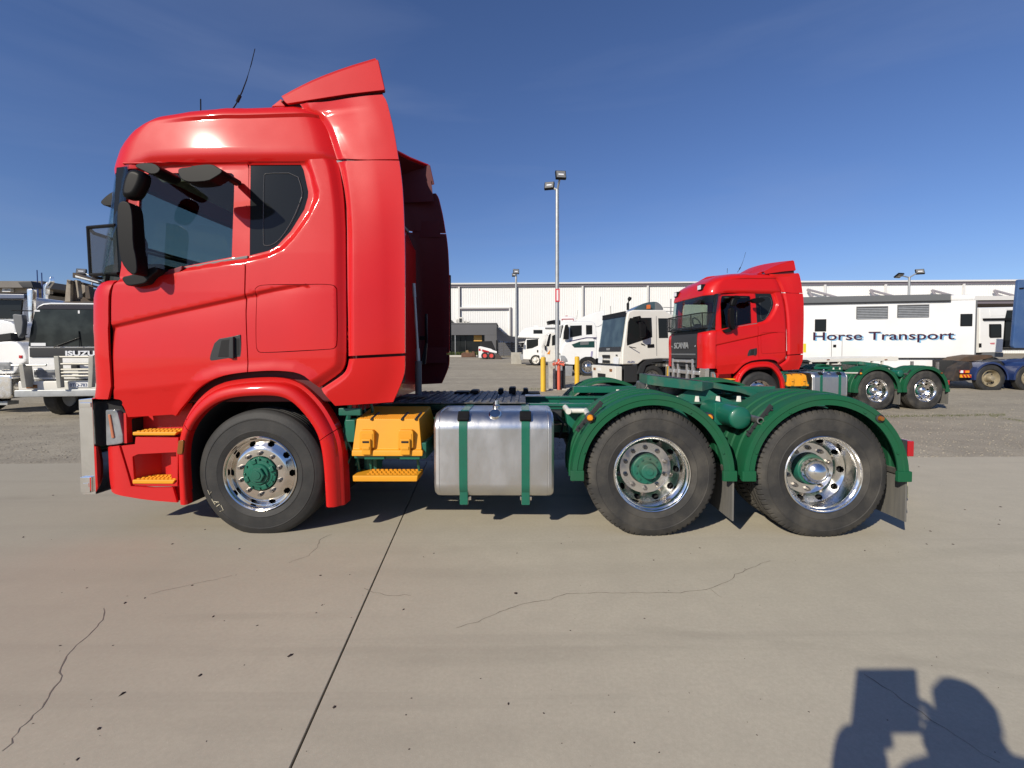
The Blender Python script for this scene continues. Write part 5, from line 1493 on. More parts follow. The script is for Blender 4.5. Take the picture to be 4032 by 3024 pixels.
text_obj('badge_lettering', 'ISUZU', .11, M['galv'], v1, (prof_x(fp, zA - .1) - .045, 1.35, zA - .12), (R(90), 0, R(-90)), .005, bold=.003)
zG = F1.p(*d5([(900, 1005)])[0], 1.2)[1]
for k in (0, 1):
    zz = zG - k * .20; front_piece('grille_slot', fp, zz - .06, zz + .05, 1.05, 1.75, -.03, M['blackmatt'], v1, 1)
for yy in (.22, 1.72):
    front_piece('headlamp', fp, zb1 + .02, zb1 + .26, yy, yy + .42, -.035, M['lampwhite'], v1, 2)
text_obj('badge_lettering', 'FVR', .10, M['greydark'], v1, (prof_x(fp, zb1 + .32) - .012, .55, zb1 + .29), (R(90), 0, R(-90)), .004)
text_obj('badge_lettering', 'ISUZU', .10, M['letter_blue'], v1, (.18, -.006, zb1 + .06), (R(90), 0, 0), .004, shear=.3)
bmp = bx('bumper', -.28, -.02, -.02, 2.32, zb1 - .62, zb1 - .06, M['cream'], v1, .03)
bx('bumper_intake', -.30, -.25, .85, 1.6, zb1 - .5, zb1 - .36, M['blackmatt'], bmp, .005)
bx('number_plate', -.292, -.28, 1.3, 1.65, zb1 - .27, zb1 - .16, M['plate_white'], bmp, .002)
for yy in (.25, 1.85): bx('indicator', -.295, -.26, yy, yy + .22, zb1 - .26, zb1 - .16, M['orange_dark'], bmp, .006)
slab(F1, 'door_window', d5([(1262, 505), (1545, 500), (1555, 755), (1225, 865), (1222, 800), (1240, 560)]), -.008, .02, M['darkglass'], v1, .004)
slab(F1, 'rear_window', d5([(1632, 508), (1750, 508), (1762, 765), (1642, 768)]), -.008, .02, M['darkglass'], v1, .004)
slab(F1, 'door_seam', d5([(1604, 480), (1609, 480), (1616, 1000), (1611, 1000)]), -.004, .02, M['grey'], v1, 0)
slab(F1, 'door_handle', d5([(1492, 850), (1580, 845), (1582, 890), (1495, 895)]), -.02, .02, M['black'], v1, .01)
slab(F1, 'mirror_housing', d5([(1390, 560), (1440, 560), (1478, 600), (1478, 740), (1460, 765), (1400, 760)]), -.30, -.18, M['black'], v1, .03)
slab(F1, 'mirror_arm', d5([(1310, 490), (1400, 475), (1440, 560), (1420, 560), (1390, 500), (1320, 510)]), -.24, -.16, M['black'], v1, .01)
bar('mirror_arm', (.25, .0, zA), (.42, -.2, zA - .05), .015, M['black'], v1)
mb = MB(); q = F1.p(*d5([(1235, 400)])[0], 2.0); mb.tube([(q[0], 2.0, q[1]), (q[0] + .0, 2.0, q[1] + .25), (q[0] + .06, 2.0, q[1] + .42), (q[0] + .1, 2.0, q[1] + .5)], [.05, .055, .075, .07], 12); mb.build('exhaust_stub', M['black'], v1)
bar('aerial', (.45, 2.1, zt1), (.43, 2.1, zt1 + .5), .008, M['black'], v1, 6)
slab(F1, 'mudguard', d5([(1360, 1240), (1410, 1110), (1470, 1060), (1600, 1035), (1690, 1035), (1690, 1075), (1560, 1085), (1470, 1130), (1430, 1240)]), -.03, .35, M['greydark'], v1, .01)
wx, wz = F1.p(*d5([(1560, 1330)])[0], 0)
simple_wheel(v1, wx, .02, .48, .48, M['steel']); simple_wheel(v1, wx, 2.28, .48, .48, M['steel'], -1)
bx('chassis', .0, 5.0, .7, 1.6, .55, .85, M['greydark'], v1)
bx('step_box', .10, wx - .55, .06, .5, .35, .95, M['greydark'], v1, .02)
wr = simple_wheel(v1, wx + 3.2, .02, .48, .48, M['steel'])
mb = MB(); mb.box(1.75, 5.4, .0, 2.3, 1.0, 1.1); mb.build('tray', M['greydark'], v1)
slab(F1, 'arm_grab', d5([(1415, 835), (1460, 855), (1455, 862), (1410, 845)]), -.04, .0, M['black'], v1, .004)

# ---- white bonneted truck side on behind the bollards
o_ = Vector(((2314 - 2016) / FPX * 24.3, 24.3, gz(24.3))); F2 = Frame(o_, R(1))
v2 = F2.empty('bonneted_truck', 'white bonneted truck with dark green bonnet vent panel behind the yellow bollards', 'truck')
slab(F2, 'cab', d5([(335, 880), (360, 760), (395, 600), (430, 562), (560, 548), (780, 548), (820, 590), (832, 760), (832, 1000), (335, 1000)]), .12, 2.3, M['white'], v2, .06, 1)
slab(F2, 'bonnet', d5([(355, 1000), (380, 880), (440, 810), (600, 780), (830, 740), (830, 1110), (700, 1020), (640, 1030), (560, 1120), (430, 1110), (345, 1080)]), .05, 2.2, M['white'], v2, .05, 1)
slab(F2, 'bonnet_vent', d5([(500, 852), (610, 812), (800, 806), (800, 890), (535, 892)]), .035, .10, material('dark_green_panel', (.012, .05, .045), .3, coat=.5), v2, .01)
slab(F2, 'vent_grille', d5([(612, 815), (725, 808), (725, 852), (612, 858)]), .025, .06, M['grey'], v2, .005)
slab(F2, 'stripe', d5([(470, 805), (690, 757), (832, 757), (832, 770), (690, 768), (475, 815)]), .035, .08, material('purple_stripe', (.05, .03, .10), .4), v2, .002)
slab(F2, 'stripe', d5([(755, 940), (780, 938), (770, 1010), (748, 1010)]), .035, .08, material('violet_stripe', (.32, .30, .45), .4), v2, .002)
slab(F2, 'door_window', d5([(480, 605), (632, 600), (632, 730), (480, 760)]), .10, .14, M['darkglass'], v2, .004)
slab(F2, 'rear_window', d5([(688, 598), (768, 598), (770, 715), (690, 722)]), .10, .14, M['darkglass'], v2, .004)
slab(F2, 'side_windscreen', d5([(350, 760), (375, 600), (388, 595), (372, 770)]), .2, 2.2, M['darkglass'], v2, .01)
slab(F2, 'mirror_housing', d5([(420, 595), (450, 590), (470, 650), (465, 780), (395, 785), (400, 690)]), -.16, .0, M['black'], v2, .02)
slab(F2, 'grille', d5([(345, 1040), (365, 870), (385, 880), (375, 1060)]), .4, 1.9, M['galv'], v2, .01)
slab(F2, 'bumper', d5([(420, 1130), (520, 1130), (505, 1270), (440, 1285), (405, 1250)]), .05, 2.3, M['galv'], v2, .03)
wx, wz = F2.p(*d5([(712, 1228)])[0], .05)
simple_wheel(v2, wx, .04, .47, .50, M['chrome'], dish=-.03, rim_r=.68, holes=10); simple_wheel(v2, wx, 2.3, .47, .5, M['steel'], -1)
slab(F2, 'wheel_arch', d5([(600, 1100), (620, 1040), (680, 1012), (760, 1010), (815, 1045), (820, 1120), (790, 1085), (720, 1060), (650, 1080)]), .02, .6, M['blackmatt'], v2, .01)
bx('chassis', -.2, 5.5, .75, 1.55, .6, .9, M['greydark'], v2); simple_wheel(v2, wx + 4.2, .04, .47, .5, M['steel']); simple_wheel(v2, wx + 4.2, 2.3, .47, .5, M['steel'], -1)

# ---- white aero-roof prime mover further back
o_ = Vector(((2290 - 2016) / FPX * 31, 31, gz(31))); F3 = Frame(o_, 0)
v3 = F3.empty('aero_truck', 'white truck with a tall sloping roof fairing rising behind the bonneted truck', 'truck')
slab(F3, 'roof_fairing', d5([(560, 540), (700, 465), (850, 420), (925, 405), (935, 420), (940, 620), (560, 620)]), 0, 2.3, M['white'], v3, .06, 1)
slab(F3, 'cab', d5([(540, 620), (545, 560), (960, 560), (960, 1080), (540, 1080)]), .05, 2.35, M['white'], v3, .05)
for px_, t_, b_ in ((862, 225, 480), (565, 400, 520)):
    a = F3.p(*d5([(px_, b_)])[0], 1); c = F3.p(*d5([(px_ + 18, t_)])[0], 1); bar('aerial', (a[0], 1, a[1]), (c[0], 1, c[1]), .012, M['grey'], v3, 6)
wx = F3.p(*d5([(760, 1200)])[0])[0]
simple_wheel(v3, wx, .05, .5, .5, M['steel']); simple_wheel(v3, wx, 2.3, .5, .5, M['steel'], -1)
# ---- small sleeper with red marker edge
o_ = Vector(((2230 - 2016) / FPX * 36, 36, gz(36))); F4 = Frame(o_, 0)
v4 = F4.empty('sleeper_truck', 'white truck roof outlined in red markers behind the tall light pole', 'truck')
slab(F4, 'sleeper', d5([(362, 600), (366, 510), (385, 490), (430, 480), (510, 484), (560, 520), (600, 640), (600, 1060), (362, 1060)]), 0, 2.3, M['white'], v4, .06, 1)
slab(F4, 'marker_strip', d5([(368, 515), (525, 513), (525, 523), (368, 526)]), -.02, .04, M['redlens'], v4, .002)
for a in (372, 522): slab(F4, 'marker_strip', d5([(a, 515), (a + 6, 515), (a + 6, 545), (a, 545)]), -.02, .04, M['redlens'], v4, .002)
slab(F4, 'roof_marker', d5([(422, 474), (450, 474), (450, 482), (422, 482)]), .5, .8, M['redlens'], v4, .002)
simple_wheel(v4, 1.0, .05, .5, .5, M['steel'])

# ---- white light truck with orange corner lamp
o_ = Vector(((2150 - 2016) / FPX * 31.5, 31.5, gz(31.5))); F5 = Frame(o_, R(3))
v5 = F5.empty('light_truck', 'narrow white truck cab with big orange corner lamp beside the campervan', 'truck')
slab(F5, 'cab', d4([(1480, 1050), (1525, 880), (1560, 860), (1680, 860), (1680, 1180), (1560, 1250), (1480, 1240)]), .0, 2.1, M['cream'], v5, .05)
slab(F5, 'windscreen', d4([(1490, 1045), (1530, 885), (1560, 875), (1535, 1040)]), -.01, 2.0, M['darkglass'], v5, .01)
slab(F5, 'door_window', d4([(1572, 905), (1600, 890), (1660, 890), (1660, 1020), (1570, 1030)]), -.02, .02, M['darkglass'], v5, .005)
slab(F5, 'indicator', d4([(1505, 1140), (1545, 1088), (1540, 1145)]), -.03, .05, M['orange'], v5, .004)
slab(F5, 'mirror_housing', d4([(1475, 1020), (1490, 1040), (1490, 1095), (1478, 1090)]), -.15, -.05, M['black'], v5, .01)
slab(F5, 'crane_frame', d4([(1515, 710), (1600, 695), (1680, 700), (1680, 760), (1600, 745), (1530, 755)]), .8, 1.6, M['black'], v5, .02)
bar('crane_post', (1.7, 1.2, 2.2), (1.7, 1.2, 2.95), .08, M['greydark'], v5)
slab(F5, 'body', d4([(1660, 800), (1800, 800), (1800, 1200), (1660, 1200)]), .1, 2.1, M['white'], v5, .02)
simple_wheel(v5, 1.5, .03, .42, .42, M['steel'])

# ---- campervan
o_ = Vector(((2110 - 2016) / FPX * 34.5, 34.5, gz(34.5))); F6 = Frame(o_, 0)
v6 = F6.empty('campervan', 'white campervan with long overcab bunk and cream front wheel', 'campervan')
slab(F6, 'body', d4([(1120, 925), (1140, 890), (1175, 835), (1230, 800), (1300, 785), (1640, 780), (1700, 780), (1700, 1210), (1410, 1210), (1405, 1000), (1405, 935), (1250, 930)]), 0, 2.3, M['white'], v6, .05)
slab(F6, 'cab', d4([(1195, 1210), (1195, 1095), (1215, 1000), (1235, 940), (1420, 930), (1420, 1190), (1400, 1160), (1340, 1160), (1300, 1215)]), .12, 2.15, M['white'], v6, .05)
slab(F6, 'side_window', d4([(1328, 826), (1446, 826), (1446, 876), (1328, 876)]), -.012, .03, M['darkglass'], v6, .006)
slab(F6, 'cab_window', d4([(1240, 955), (1390, 945), (1390, 1030), (1310, 1065), (1240, 1075)]), .10, .14, M['darkglass'], v6, .006)
slab(F6, 'windscreen', d4([(1212, 1080), (1230, 950), (1244, 950), (1236, 1085)]), .2, 2.05, M['darkglass'], v6, .01)
slab(F6, 'door_handle', d4([(1375, 1088), (1392, 1088), (1392, 1120), (1375, 1120)]), .09, .13, M['black'], v6, .004)
slab(F6, 'mirror_housing', d4([(1170, 1000), (1200, 1000), (1200, 1055), (1170, 1050)]), -.1, .1, M['black'], v6, .01)
slab(F6, 'awning', d4([(1482, 795), (1640, 795), (1640, 812), (1482, 812)]), -.06, .01, M['grey'], v6, .005)
slab(F6, 'roof_hatch', d4([(1335, 770), (1385, 770), (1390, 785), (1330, 785)]), .8, 1.4, M['white'], v6, .01)
slab(F6, 'bull_bar', d4([(1150, 1130), (1195, 1150), (1195, 1225), (1165, 1222)]), .2, 2.0, M['galv'], v6, .02)
wx = F6.p(*d4([(1358, 1235)])[0])[0]
simple_wheel(v6, wx, .10, .41, .41, M['cream'], rim_r=.66, holes=5); simple_wheel(v6, wx, 2.2, .41, .41, M['cream'], -1); simple_wheel(v6, wx + 3.3, .10, .41, .41, M['cream'])
bx('chassis', .2, 6, .5, 1.7, .45, .7, M['greydark'], v6)

# ---- truck with a grey curved roof fairing and amber beacon, seen over the cab-over
o_ = Vector(((2500 - 2016) / FPX * 27, 27, gz(27))); F7 = Frame(o_, 0)
v7 = F7.empty('fairing_truck', 'truck with dark grey curved roof fairing and orange beacon showing above the white cab-over', 'truck')
slab(F7, 'roof_fairing', d5([(1300, 400), (1400, 330), (1480, 300), (1600, 288), (1650, 310), (1700, 370), (1702, 440), (1300, 440)]), 0, 2.3, material('dark_teal_fairing', (.045, .075, .085), .3, coat=.5), v7, .06, 1)
slab(F7, 'fairing_end', d5([(1590, 300), (1640, 310), (1698, 372), (1698, 430), (1590, 430)]), -.02, .3, M['grey'], v7, .02)
slab(F7, 'beacon', d5([(1488, 332), (1532, 330), (1534, 384), (1486, 386)]), -.3, -.1, material('amber_beacon', (.62, .14, .02), .3, coat=.5), v7, .02)
slab(F7, 'cab', d5([(1290, 430), (1720, 430), (1720, 1080), (1290, 1080)]), .05, 2.3, M['white'], v7, .05)
for z_ in (365, 415):
    a = F7.p(*d5([(1700, z_)])[0], 1); c = F7.p(*d5([(1835, z_ + 5)])[0], 1); bar('rack_rail', (a[0], 1, a[1]), (c[0], 1, c[1]), .02, M['grey'], v7, 6)
a = F7.p(*d5([(1797, 470)])[0], 1); c = F7.p(*d5([(1797, 255)])[0], 1); bar('rack_post', (a[0], 1, a[1]), (c[0], 1, c[1]), .03, M['grey'], v7, 6)
simple_wheel(v7, 1.4, .05, .5, .5, M['steel']); simple_wheel(v7, 1.4, 2.25, .5, .5, M['steel'], -1)

# ---- white horse trailer
pR = Vector(((3843 - 2016) / FPX * 18.5, 18.5, gz(18.5)))
F8 = Frame(pR, R(-10))            # x runs back along the trailer from the right-hand corner: negative is to the left
v8 = F8.empty('horse_trailer', 'long white trailer with blue-shadowed lettering and louvred vents', 'trailer')
K = lambda pts, y=0: [q[:2] for q in F8.pts(d7(pts), y)]
# straighten: the side is a true rectangle in its own plane
tr = K([(1765, 312)])[0]; br = K([(1757, 852)])[0]; tl = K([(172, 360)])[0]; bl_ = K([(172, 868)])[0]
z_t = tr[1]; z_b = br[1]; xL = -9.6; xR = tr[0]
bx('body', xL, xR, 0, 2.4, z_b, z_t, M['white'], v8, .02)
bx('roof_edge', xL, xR - .9, -.05, .25, z_t + .0, z_t + .26, M['grey'], v8, .02); bx('gutter', xL, xR - .9, -.07, .02, z_t - .05, z_t + .0, M['greydark'], v8, .005)
bx('roof', xL, xR - .05, .2, 2.4, z_t, z_t + .2, M['white'], v8, .05)
bx('roof_front', xR - .85, xR, .0, 2.4, z_t, z_t + .22, M['white'], v8, .06)
bx('corner_post', xR - .02, xR + .06, .01, .10, z_b, z_t, M['grey'], v8, .01)
bx('lower_rail', xL, xR, -.01, .05, z_b - .05, z_b - .004, M['greydark'], v8, .005)
bx('skirt', -4.2, xR - .4, .05, 2.35, z_b - .40, z_b - .055, M['white'], v8, .01)
def k_box(pts): q = K(pts); return min(p[0] for p in q), max(p[0] for p in q), sum(sorted(p[1] for p in q)[:2]) / 2, sum(sorted(p[1] for p in q)[-2:]) / 2
for pts in ([(645, 375), (940, 366), (940, 485), (648, 494)], [(1028, 358), (1324, 350), (1324, 470), (1028, 481)]):
    a, b, c, d = k_box(pts); vt = bx('vent', a, b, -.012, .02, c, d, M['grey'], v8, .004)
    for k in range(7):
        zz = c + (d - c) * (k + .7) / 7.8; mb = MB(); mb.prism([(a + .03, zz - .045), (b - .03, zz - .045), (b - .03, zz + .0), (a + .03, zz + .0)], -.03, -.012, .002); mb.build('louvre', M['greydark'] if 0 else M['galv'], vt)
        bx('louvre_gap', a + .03, b - .03, -.016, -.010, zz, zz + .028, M['blackmatt'], vt, 0)
for pts in ([(258, 492), (363, 490), (363, 605), (258, 608)], [(1618, 442), (1728, 440), (1728, 555), (1618, 560)]):
    a, b, c, d = k_box(pts); w_ = bx('window', a, b, -.018, .02, c, d, M['black'], v8, .015); bx('pane', a + .03, b - .03, -.022, -.016, c + .03, d - .03, M['darkglass'], w_, .002)
a, b, c, d = k_box([(415, 640), (510, 635), (510, 830), (415, 835)])
for xx in (a, b): bx('door_seam', xx - .006, xx + .006, -.004, .01, z_b, d, M['greydark'], v8, 0)
bx('door_seam', a, b, -.004, .01, d - .006, d + .006, M['greydark'], v8, 0); bx('door_latch', a + .06, a + .17, -.02, .01, c + .35, c + .46, M['black'], v8, .005)
q0 = K([(228, 690)])[0]; q1 = K([(1560, 650)])[0]
M['maroon'] = material('maroon_lettering', (.045, .008, .028), .5); M['sky_letter'] = material('pale_blue_shadow', (.22, .45, .66), .5)
def side_text(body, x, z, size, sx):
    t2 = text_obj('lettering_shadow', body, size, M['sky_letter'], v8, (x + .06, -.006, z - .03), (R(90), 0, 0), .002, sx, bold=.006)
    t1 = text_obj('lettering', body, size, M['maroon'], v8, (x, -.013, z), (R(90), 0, 0), .002, sx, bold=.004)
    return t1
probe = side_text('Horse Transport', q0[0], (q0[1] + q1[1]) / 2 - .05, .47, 1.0)
sx_ = (q1[0] - q0[0]) / max(v.co.x for v in probe.data.vertices)
for o in [c for c in v8.children if c.name.startswith('lettering')]: o.data.transform(Matrix.Diagonal((sx_, 1, 1, 1)))
side_text('g', q0[0] - .85, (q0[1] + q1[1]) / 2 - .05, .47, 1.6)
for i, xx in enumerate((-6.2, -5.0, -3.8)): simple_wheel(v8, xx, .08, .45, .45, M['steel'])
bx('chassis', xL, xR - .5, .7, 1.7, z_b - .3, z_b - .06, M['greydark'], v8)
bar('landing_leg', (-1.0, .5, z_b - .1), (-1.0, .5, .02), .06, M['steel'], v8)

# ---- white ramp/frame lying by the trailer
o_ = Vector(((3300 - 2016) / FPX * 15.5, 15.5, gz(15.5))); F9 = Frame(o_, R(2))
v9 = F9.empty('flat_deck_trailer', 'low cream flat deck with orange side markers just behind the rear red prime mover', 'trailer')
slab(F9, 'deck', d7([(188, 870), (1035, 840), (1042, 868), (1030, 880), (230, 893)]), 0, 2.2, M['cream'], v9, .01)
for px_ in (225, 385, 490, 800, 895): slab(F9, 'leg', d7([(px_ - 6, 880), (px_ + 6, 880), (px_ + 6, 915), (px_ - 6, 915)]), .02, .1, M['cream'], v9, .003)
for px_ in (385, 925): slab(F9, 'marker_lamp', d7([(px_ - 12, 866), (px_ + 12, 864), (px_ + 12, 872), (px_ - 12, 874)]), -.02, .02, M['orange_dark'], v9, .002)
slab(F9, 'lower_rail', d7([(430, 908), (545, 906), (545, 914), (430, 916)]), .02, .1, M['cream'], v9, .003)
zz = F9.p(*d7([(600, 890)])[0], 1)[1]
for xx in (-.6, 3.6):
    for yy in (.6, 1.6): bar('prop_stand', (xx + .4, yy, zz), (xx + .4, yy, .0), .05, M['steel'], v9)

# ---- white prime mover sleeper at the far right
o_ = Vector(((3880 - 2016) / FPX * 22, 22, gz(22))); F10 = Frame(o_, R(3))
v10 = F10.empty('white_sleeper_truck', 'white sleeper cab with a small square window beside the end of the horse trailer', 'truck')
slab(F10, 'sleeper', e7([(345, 420), (690, 412), (690, 445), (660, 580), (632, 980), (345, 985)]), 0, 2.4, M['white'], v10, .03)
slab(F10, 'roof_step', e7([(300, 418), (800, 410), (800, 450), (300, 470)]), .2, 2.3, M['white'], v10, .03)
slab(F10, 'rear_panel', e7([(300, 425), (352, 425), (352, 985), (300, 985)]), .02, 2.3, M['cream'], v10, .01)
slab(F10, 'awning_bar', e7([(395, 553), (770, 548), (770, 578), (400, 582)]), -.06, .02, M['black'], v10, .01)
w_ = slab(F10, 'window', e7([(466, 626), (612, 624), (620, 640), (620, 796), (480, 800), (466, 780)]), -.02, .03, M['black'], v10, .01); slab(F10, 'pane', e7([(482, 642), (604, 640), (604, 784), (484, 786)]), -.026, .0, M['darkglass'], w_, .004)
slab(F10, 'decal', e7([(470, 862), (535, 858), (530, 882), (480, 880)]), -.004, .01, material('faded_red_decal', (.55, .18, .2), .5), v10, 0)
slab(F10, 'decal', e7([(605, 470), (655, 470), (655, 486), (605, 488)]), -.004, .01, material('faded_pink_decal', (.55, .3, .32), .5), v10, 0)
slab(F10, 'raised_panel', e7([(468, 445), (662, 445), (662, 520), (480, 525)]), -.008, .02, M['white'], v10, .006)
slab(F10, 'handle', e7([(343, 868), (368, 868), (368, 918), (343, 918)]), -.02, .02, M['black'], v10, .004)
slab(F10, 'windscreen', e7([(680, 455), (800, 455), (800, 920), (660, 920)]), .05, 2.3, M['darkglass'], v10, .02)
slab(F10, 'skirt', e7([(380, 985), (640, 982), (640, 1040), (380, 1040)]), .04, 2.3, M['grey'], v10, .01)
simple_wheel(v10, .5, .05, .5, .5, M['steel']); simple_wheel(v10, 2.4, .05, .5, .5, M['steel']); simple_wheel(v10, .5, 2.3, .5, .5, M['steel'], -1)

# ---- blue prime mover cut by the right edge
o_ = ground_pt(3887, 1544, -.05); F11 = Frame(o_, R(-3))
v11 = F11.empty('blue_prime_mover', 'dark blue prime mover with dusty rear wheel cut off by the right picture edge', 'truck')
M['blue'] = material('dark_blue_paint', (.012, .028, .105), .3, coat=.6, var=(.03, .05, .13), var_scale=2, var_amt=.5); M['blue2'] = material('blue_sleeper_paint', (.035, .085, .22), .4, coat=.4, var=(.10, .16, .27), var_scale=1.5, var_amt=.5)
M['rustdark2'] = material('grimy_steel', (.022, .020, .022), .7, var=(.07, .05, .035), var_scale=6, var_amt=.6)
M['dust_rubber'] = material('dusty_tyre', (.13, .12, .09), .85, var=(.19, .17, .13), var_scale=5, var_amt=.7)
M['dust_rim'] = material('dusty_rim', (.42, .36, .25), .5, metal=.4, var=(.28, .23, .15), var_scale=6, var_amt=.6)
wx, wz = F11.p(*e7([(495, 1305)])[0], .0)
rw2 = simple_wheel(v11, wx, .0, .49, .50, M['dust_rim'], dish=.12, rim_r=.62); rw2.children[0].data.materials[0] = M['dust_rubber']
mb = MB(); mb.lathe([(.0, -.06), (.08, -.05), (.115, .02), (.12, .12)], n=20); mb.build('hub', M['dust_rim'], rw2)
simple_wheel(v11, wx, 2.4, .49, .5, M['dust_rim'], -1); simple_wheel(v11, wx + 1.35, .0, .49, .5, M['dust_rim'], dish=.12)
for xc in (wx, wx + 1.35):
    rows = [[(xc + (.60 + d) * math.cos(a), y, .49 + (.60 + d) * math.sin(a)) for d, y in ((-.07, .0), (-.02, -.01), (.0, .02), (.0, .6))] for a in [R(-5) + R(190) * k / 24 for k in range(25)]]
    solid_sheet(rows, .008).build('mudguard', M['blue'], v11)
slab(F11, 'tail_panel', e7([(0, 1310), (60, 1180), (190, 1100), (250, 1105), (290, 1330), (0, 1345)]), .25, .7, M['rustdark2'], v11, .02)
tl_ = slab(F11, 'tail_lamp', e7([(104, 1205), (218, 1205), (220, 1242), (108, 1245)]), .06, .12, M['redlens'], v11, .006)
slab(F11, 'reversing_lens', e7([(108, 1208), (138, 1208), (138, 1240), (110, 1240)]), .05, .10, M['lampwhite'], tl_, .004); slab(F11, 'indicator_lens', e7([(165, 1210), (215, 1210), (215, 1240), (165, 1240)]), .05, .10, M['orange'], tl_, .004)
rp = slab(F11, 'reflector_plate', e7([(104, 1260), (238, 1260), (238, 1298), (104, 1298)]), .06, .10, M['yellow'], v11, .002)
for k in (0, 1, 2): slab(F11, 'chevron', e7([(118 + k * 42, 1262), (140 + k * 42, 1262), (160 + k * 42, 1296), (138 + k * 42, 1296)]), .054, .07, M['redlens'], rp, 0)
slab(F11, 'coupling_plate', e7([(60, 1095), (160, 1040), (360, 1010), (500, 1015), (520, 1040), (400, 1070), (200, 1100)]), .9, 1.7, material('rusty_plate', (.10, .06, .035), .7, var=(.05, .04, .03), var_scale=5, var_amt=.7), v11, .02)
slab(F11, 'chassis', e7([(0, 1080), (300, 1110), (1100, 1060), (1100, 1200), (300, 1260), (0, 1300)]), .7, 1.6, M['greydark'], v11, .01)
slab(F11, 'side_fairing', e7([(640, 1100), (700, 1075), (900, 1060), (1200, 1055), (1200, 1460), (760, 1460), (690, 1320), (690, 1160)]), .62, .9, M['blue'], v11, .03)
slab(F11, 'sleeper', e7([(835, 65), (1400, 60), (1400, 930), (780, 930), (760, 890), (800, 420)]), 2.15, 2.3, M['blue2'], v11, .04)
slab(F11, 'dark_grille', e7([(850, 170), (900, 165), (900, 182), (850, 186)]), 2.12, 2.16, M['black'], v11, .002)

# ---- left edge: white cab-over facing the camera, its bonneted neighbour
o_ = Vector(((105 - 2016) / FPX * 10.8, 10.8, gz(10.8))); F12 = Frame(o_, R(9))
v12 = F12.empty('tray_truck', 'white cab-over truck with grey steel bull bar facing us at the left', 'truck')
G = lambda pts, y=0: [q[:2] for q in F12.pts(d3(pts), y)]
zg = lambda py, y=0: F12.p(300, 1000 + py * .4221, y)[1]
xg = lambda px, py=900, y=0: F12.p(px * .4221, 1000 + py * .4221, y)[0]
# front face outline (mirror the visible left half about the middle)
xa = xg(250); wC = 2.35; xm = xa + wC / 2
mbp = [(xa, zg(1170)), (xa + .01, zg(860)), (xa + .07, zg(700)), (xa + .17, zg(530)), (xa + .25, zg(485)), (xa + .34, zg(463)), (xa + .5, zg(455))]
oc = mbp + [(2 * xm - x, z) for x, z in mbp[::-1]]
mb = MB(); mb.prism(oc, 0, 1.9, .05, 3); mb.build('cab', M['white'], v12)
scr = [(xa + .05, zg(862)), (xa + .11, zg(700)), (xa + .21, zg(535)), (xa + .29, zg(495)), (xa + .38, zg(476)), (xa + .52, zg(468))]
scr2 = scr + [(2 * xm - x, z) for x, z in scr[::-1]]
mb = MB(); mb.prism(scr2, -.025, .02, .008); mb.build('windscreen', material('dark_windscreen', (.016, .020, .020), .12, spec=.3, var=(.05, .06, .058), var_scale=2.5, var_amt=.7), v12)
mb = MB(); mb.prism([(xa + .24, zg(518)), (2 * xm - xa - .24, zg(518)), (2 * xm - xa - .42, zg(474)), (xa + .42, zg(474))], -.04, -.02, .006); mb.build('visor_band', material('tinted_band', (.03, .025, .03), .2), v12)
for (px0, py0, px1, py1) in ((342, 528, 395, 542), (300, 830, 438, 858), (748, 528, 764, 556)): bx('sticker', xg(px0), xg(px1), -.032, -.024, zg(py1), zg(py0), M['plate_white'], v12, 0)
bx('cowl_panel', xa + .07, 2 * xm - xa - .07, -.035, .02, zg(962), zg(872), M['greydark'], v12, .02)
text_obj('badge_lettering', 'ISUZU', .155, M['lampwhite'], v12, (xg(622), -.05, zg(948)), (R(90), 0, 0), .006, 1.45, bold=.006)
bar('wiper', (xg(520), -.05, zg(868)), (xg(760), -.04, zg(780)), .012, M['black'], v12); bar('wiper', (xg(760), -.05, zg(868)), (xg(752), -.04, zg(720)), .01, M['black'], v12)
for (px0, px1, py0, py1) in ((660, 740, 1035, 1078), (690, 770, 1132, 1150)): bx('grille_slot', xg(px0), xg(px1), -.012, .02, zg(py1), zg(py0), M['greydark'], v12, .004)
bx('headlamp', xg(310), xg(510), -.02, .05, zg(1150), zg(1075), M['lamp'], v12, .02); bx('headlamp', 2 * xm - xg(510), 2 * xm - xg(310), -.02, .05, zg(1150), zg(1075), M['lamp'], v12, .02)
bb = bx('bumper', xa - .1, 2 * xm - xa + .1, -.14, .3, zg(1265), zg(1180), M['cream'], v12, .03)
bx('lower_bumper', xa - .12, 2 * xm - xa + .12, -.22, .1, zg(1322), zg(1258), M['galv'], bb, .02); bx('indicator', xg(285), xg(385), -.155, -.12, zg(1245), zg(1212), M['orange_dark'], bb, .006)
pl_ = bx('number_plate', xg(680), xg(876), -.16, -.14, zg(1240), zg(1188), M['plate_white'], bb, .002)
text_obj('plate_lettering', '0TQ-783', .105, M['letter_blue'], pl_, (xg(690), -.163, zg(1233)), (R(90), 0, 0), .002, .92)
bb2 = empty('bull_bar', (0, 0, 0), 0, v12)
M['oldsteel'] = material('old_grey_steel', (.36, .35, .31), .5, metal=.3, var=(.26, .25, .22), var_scale=5, var_amt=.5)
def bbar(name, pts, y0, y1): q = G(pts, y0); mb = MB(); mb.prism(q, y0, y1, .012); return mb.build(name, M['oldsteel'], bb2)
bbar('upright', [(498, 952), (545, 952), (568, 1248), (530, 1250), (510, 1100)], -.34, -.22); bbar('upright', [(172, 1028), (214, 1028), (245, 1245), (202, 1248), (185, 1150)], -.34, -.10)
q = G([(498, 952), (545, 952), (568, 1248), (530, 1250), (510, 1100)], -.34); mb = MB(); mb.prism([(2 * xm - x, z) for x, z in q], -.34, -.22, .012); mb.build('upright', M['oldsteel'], bb2)
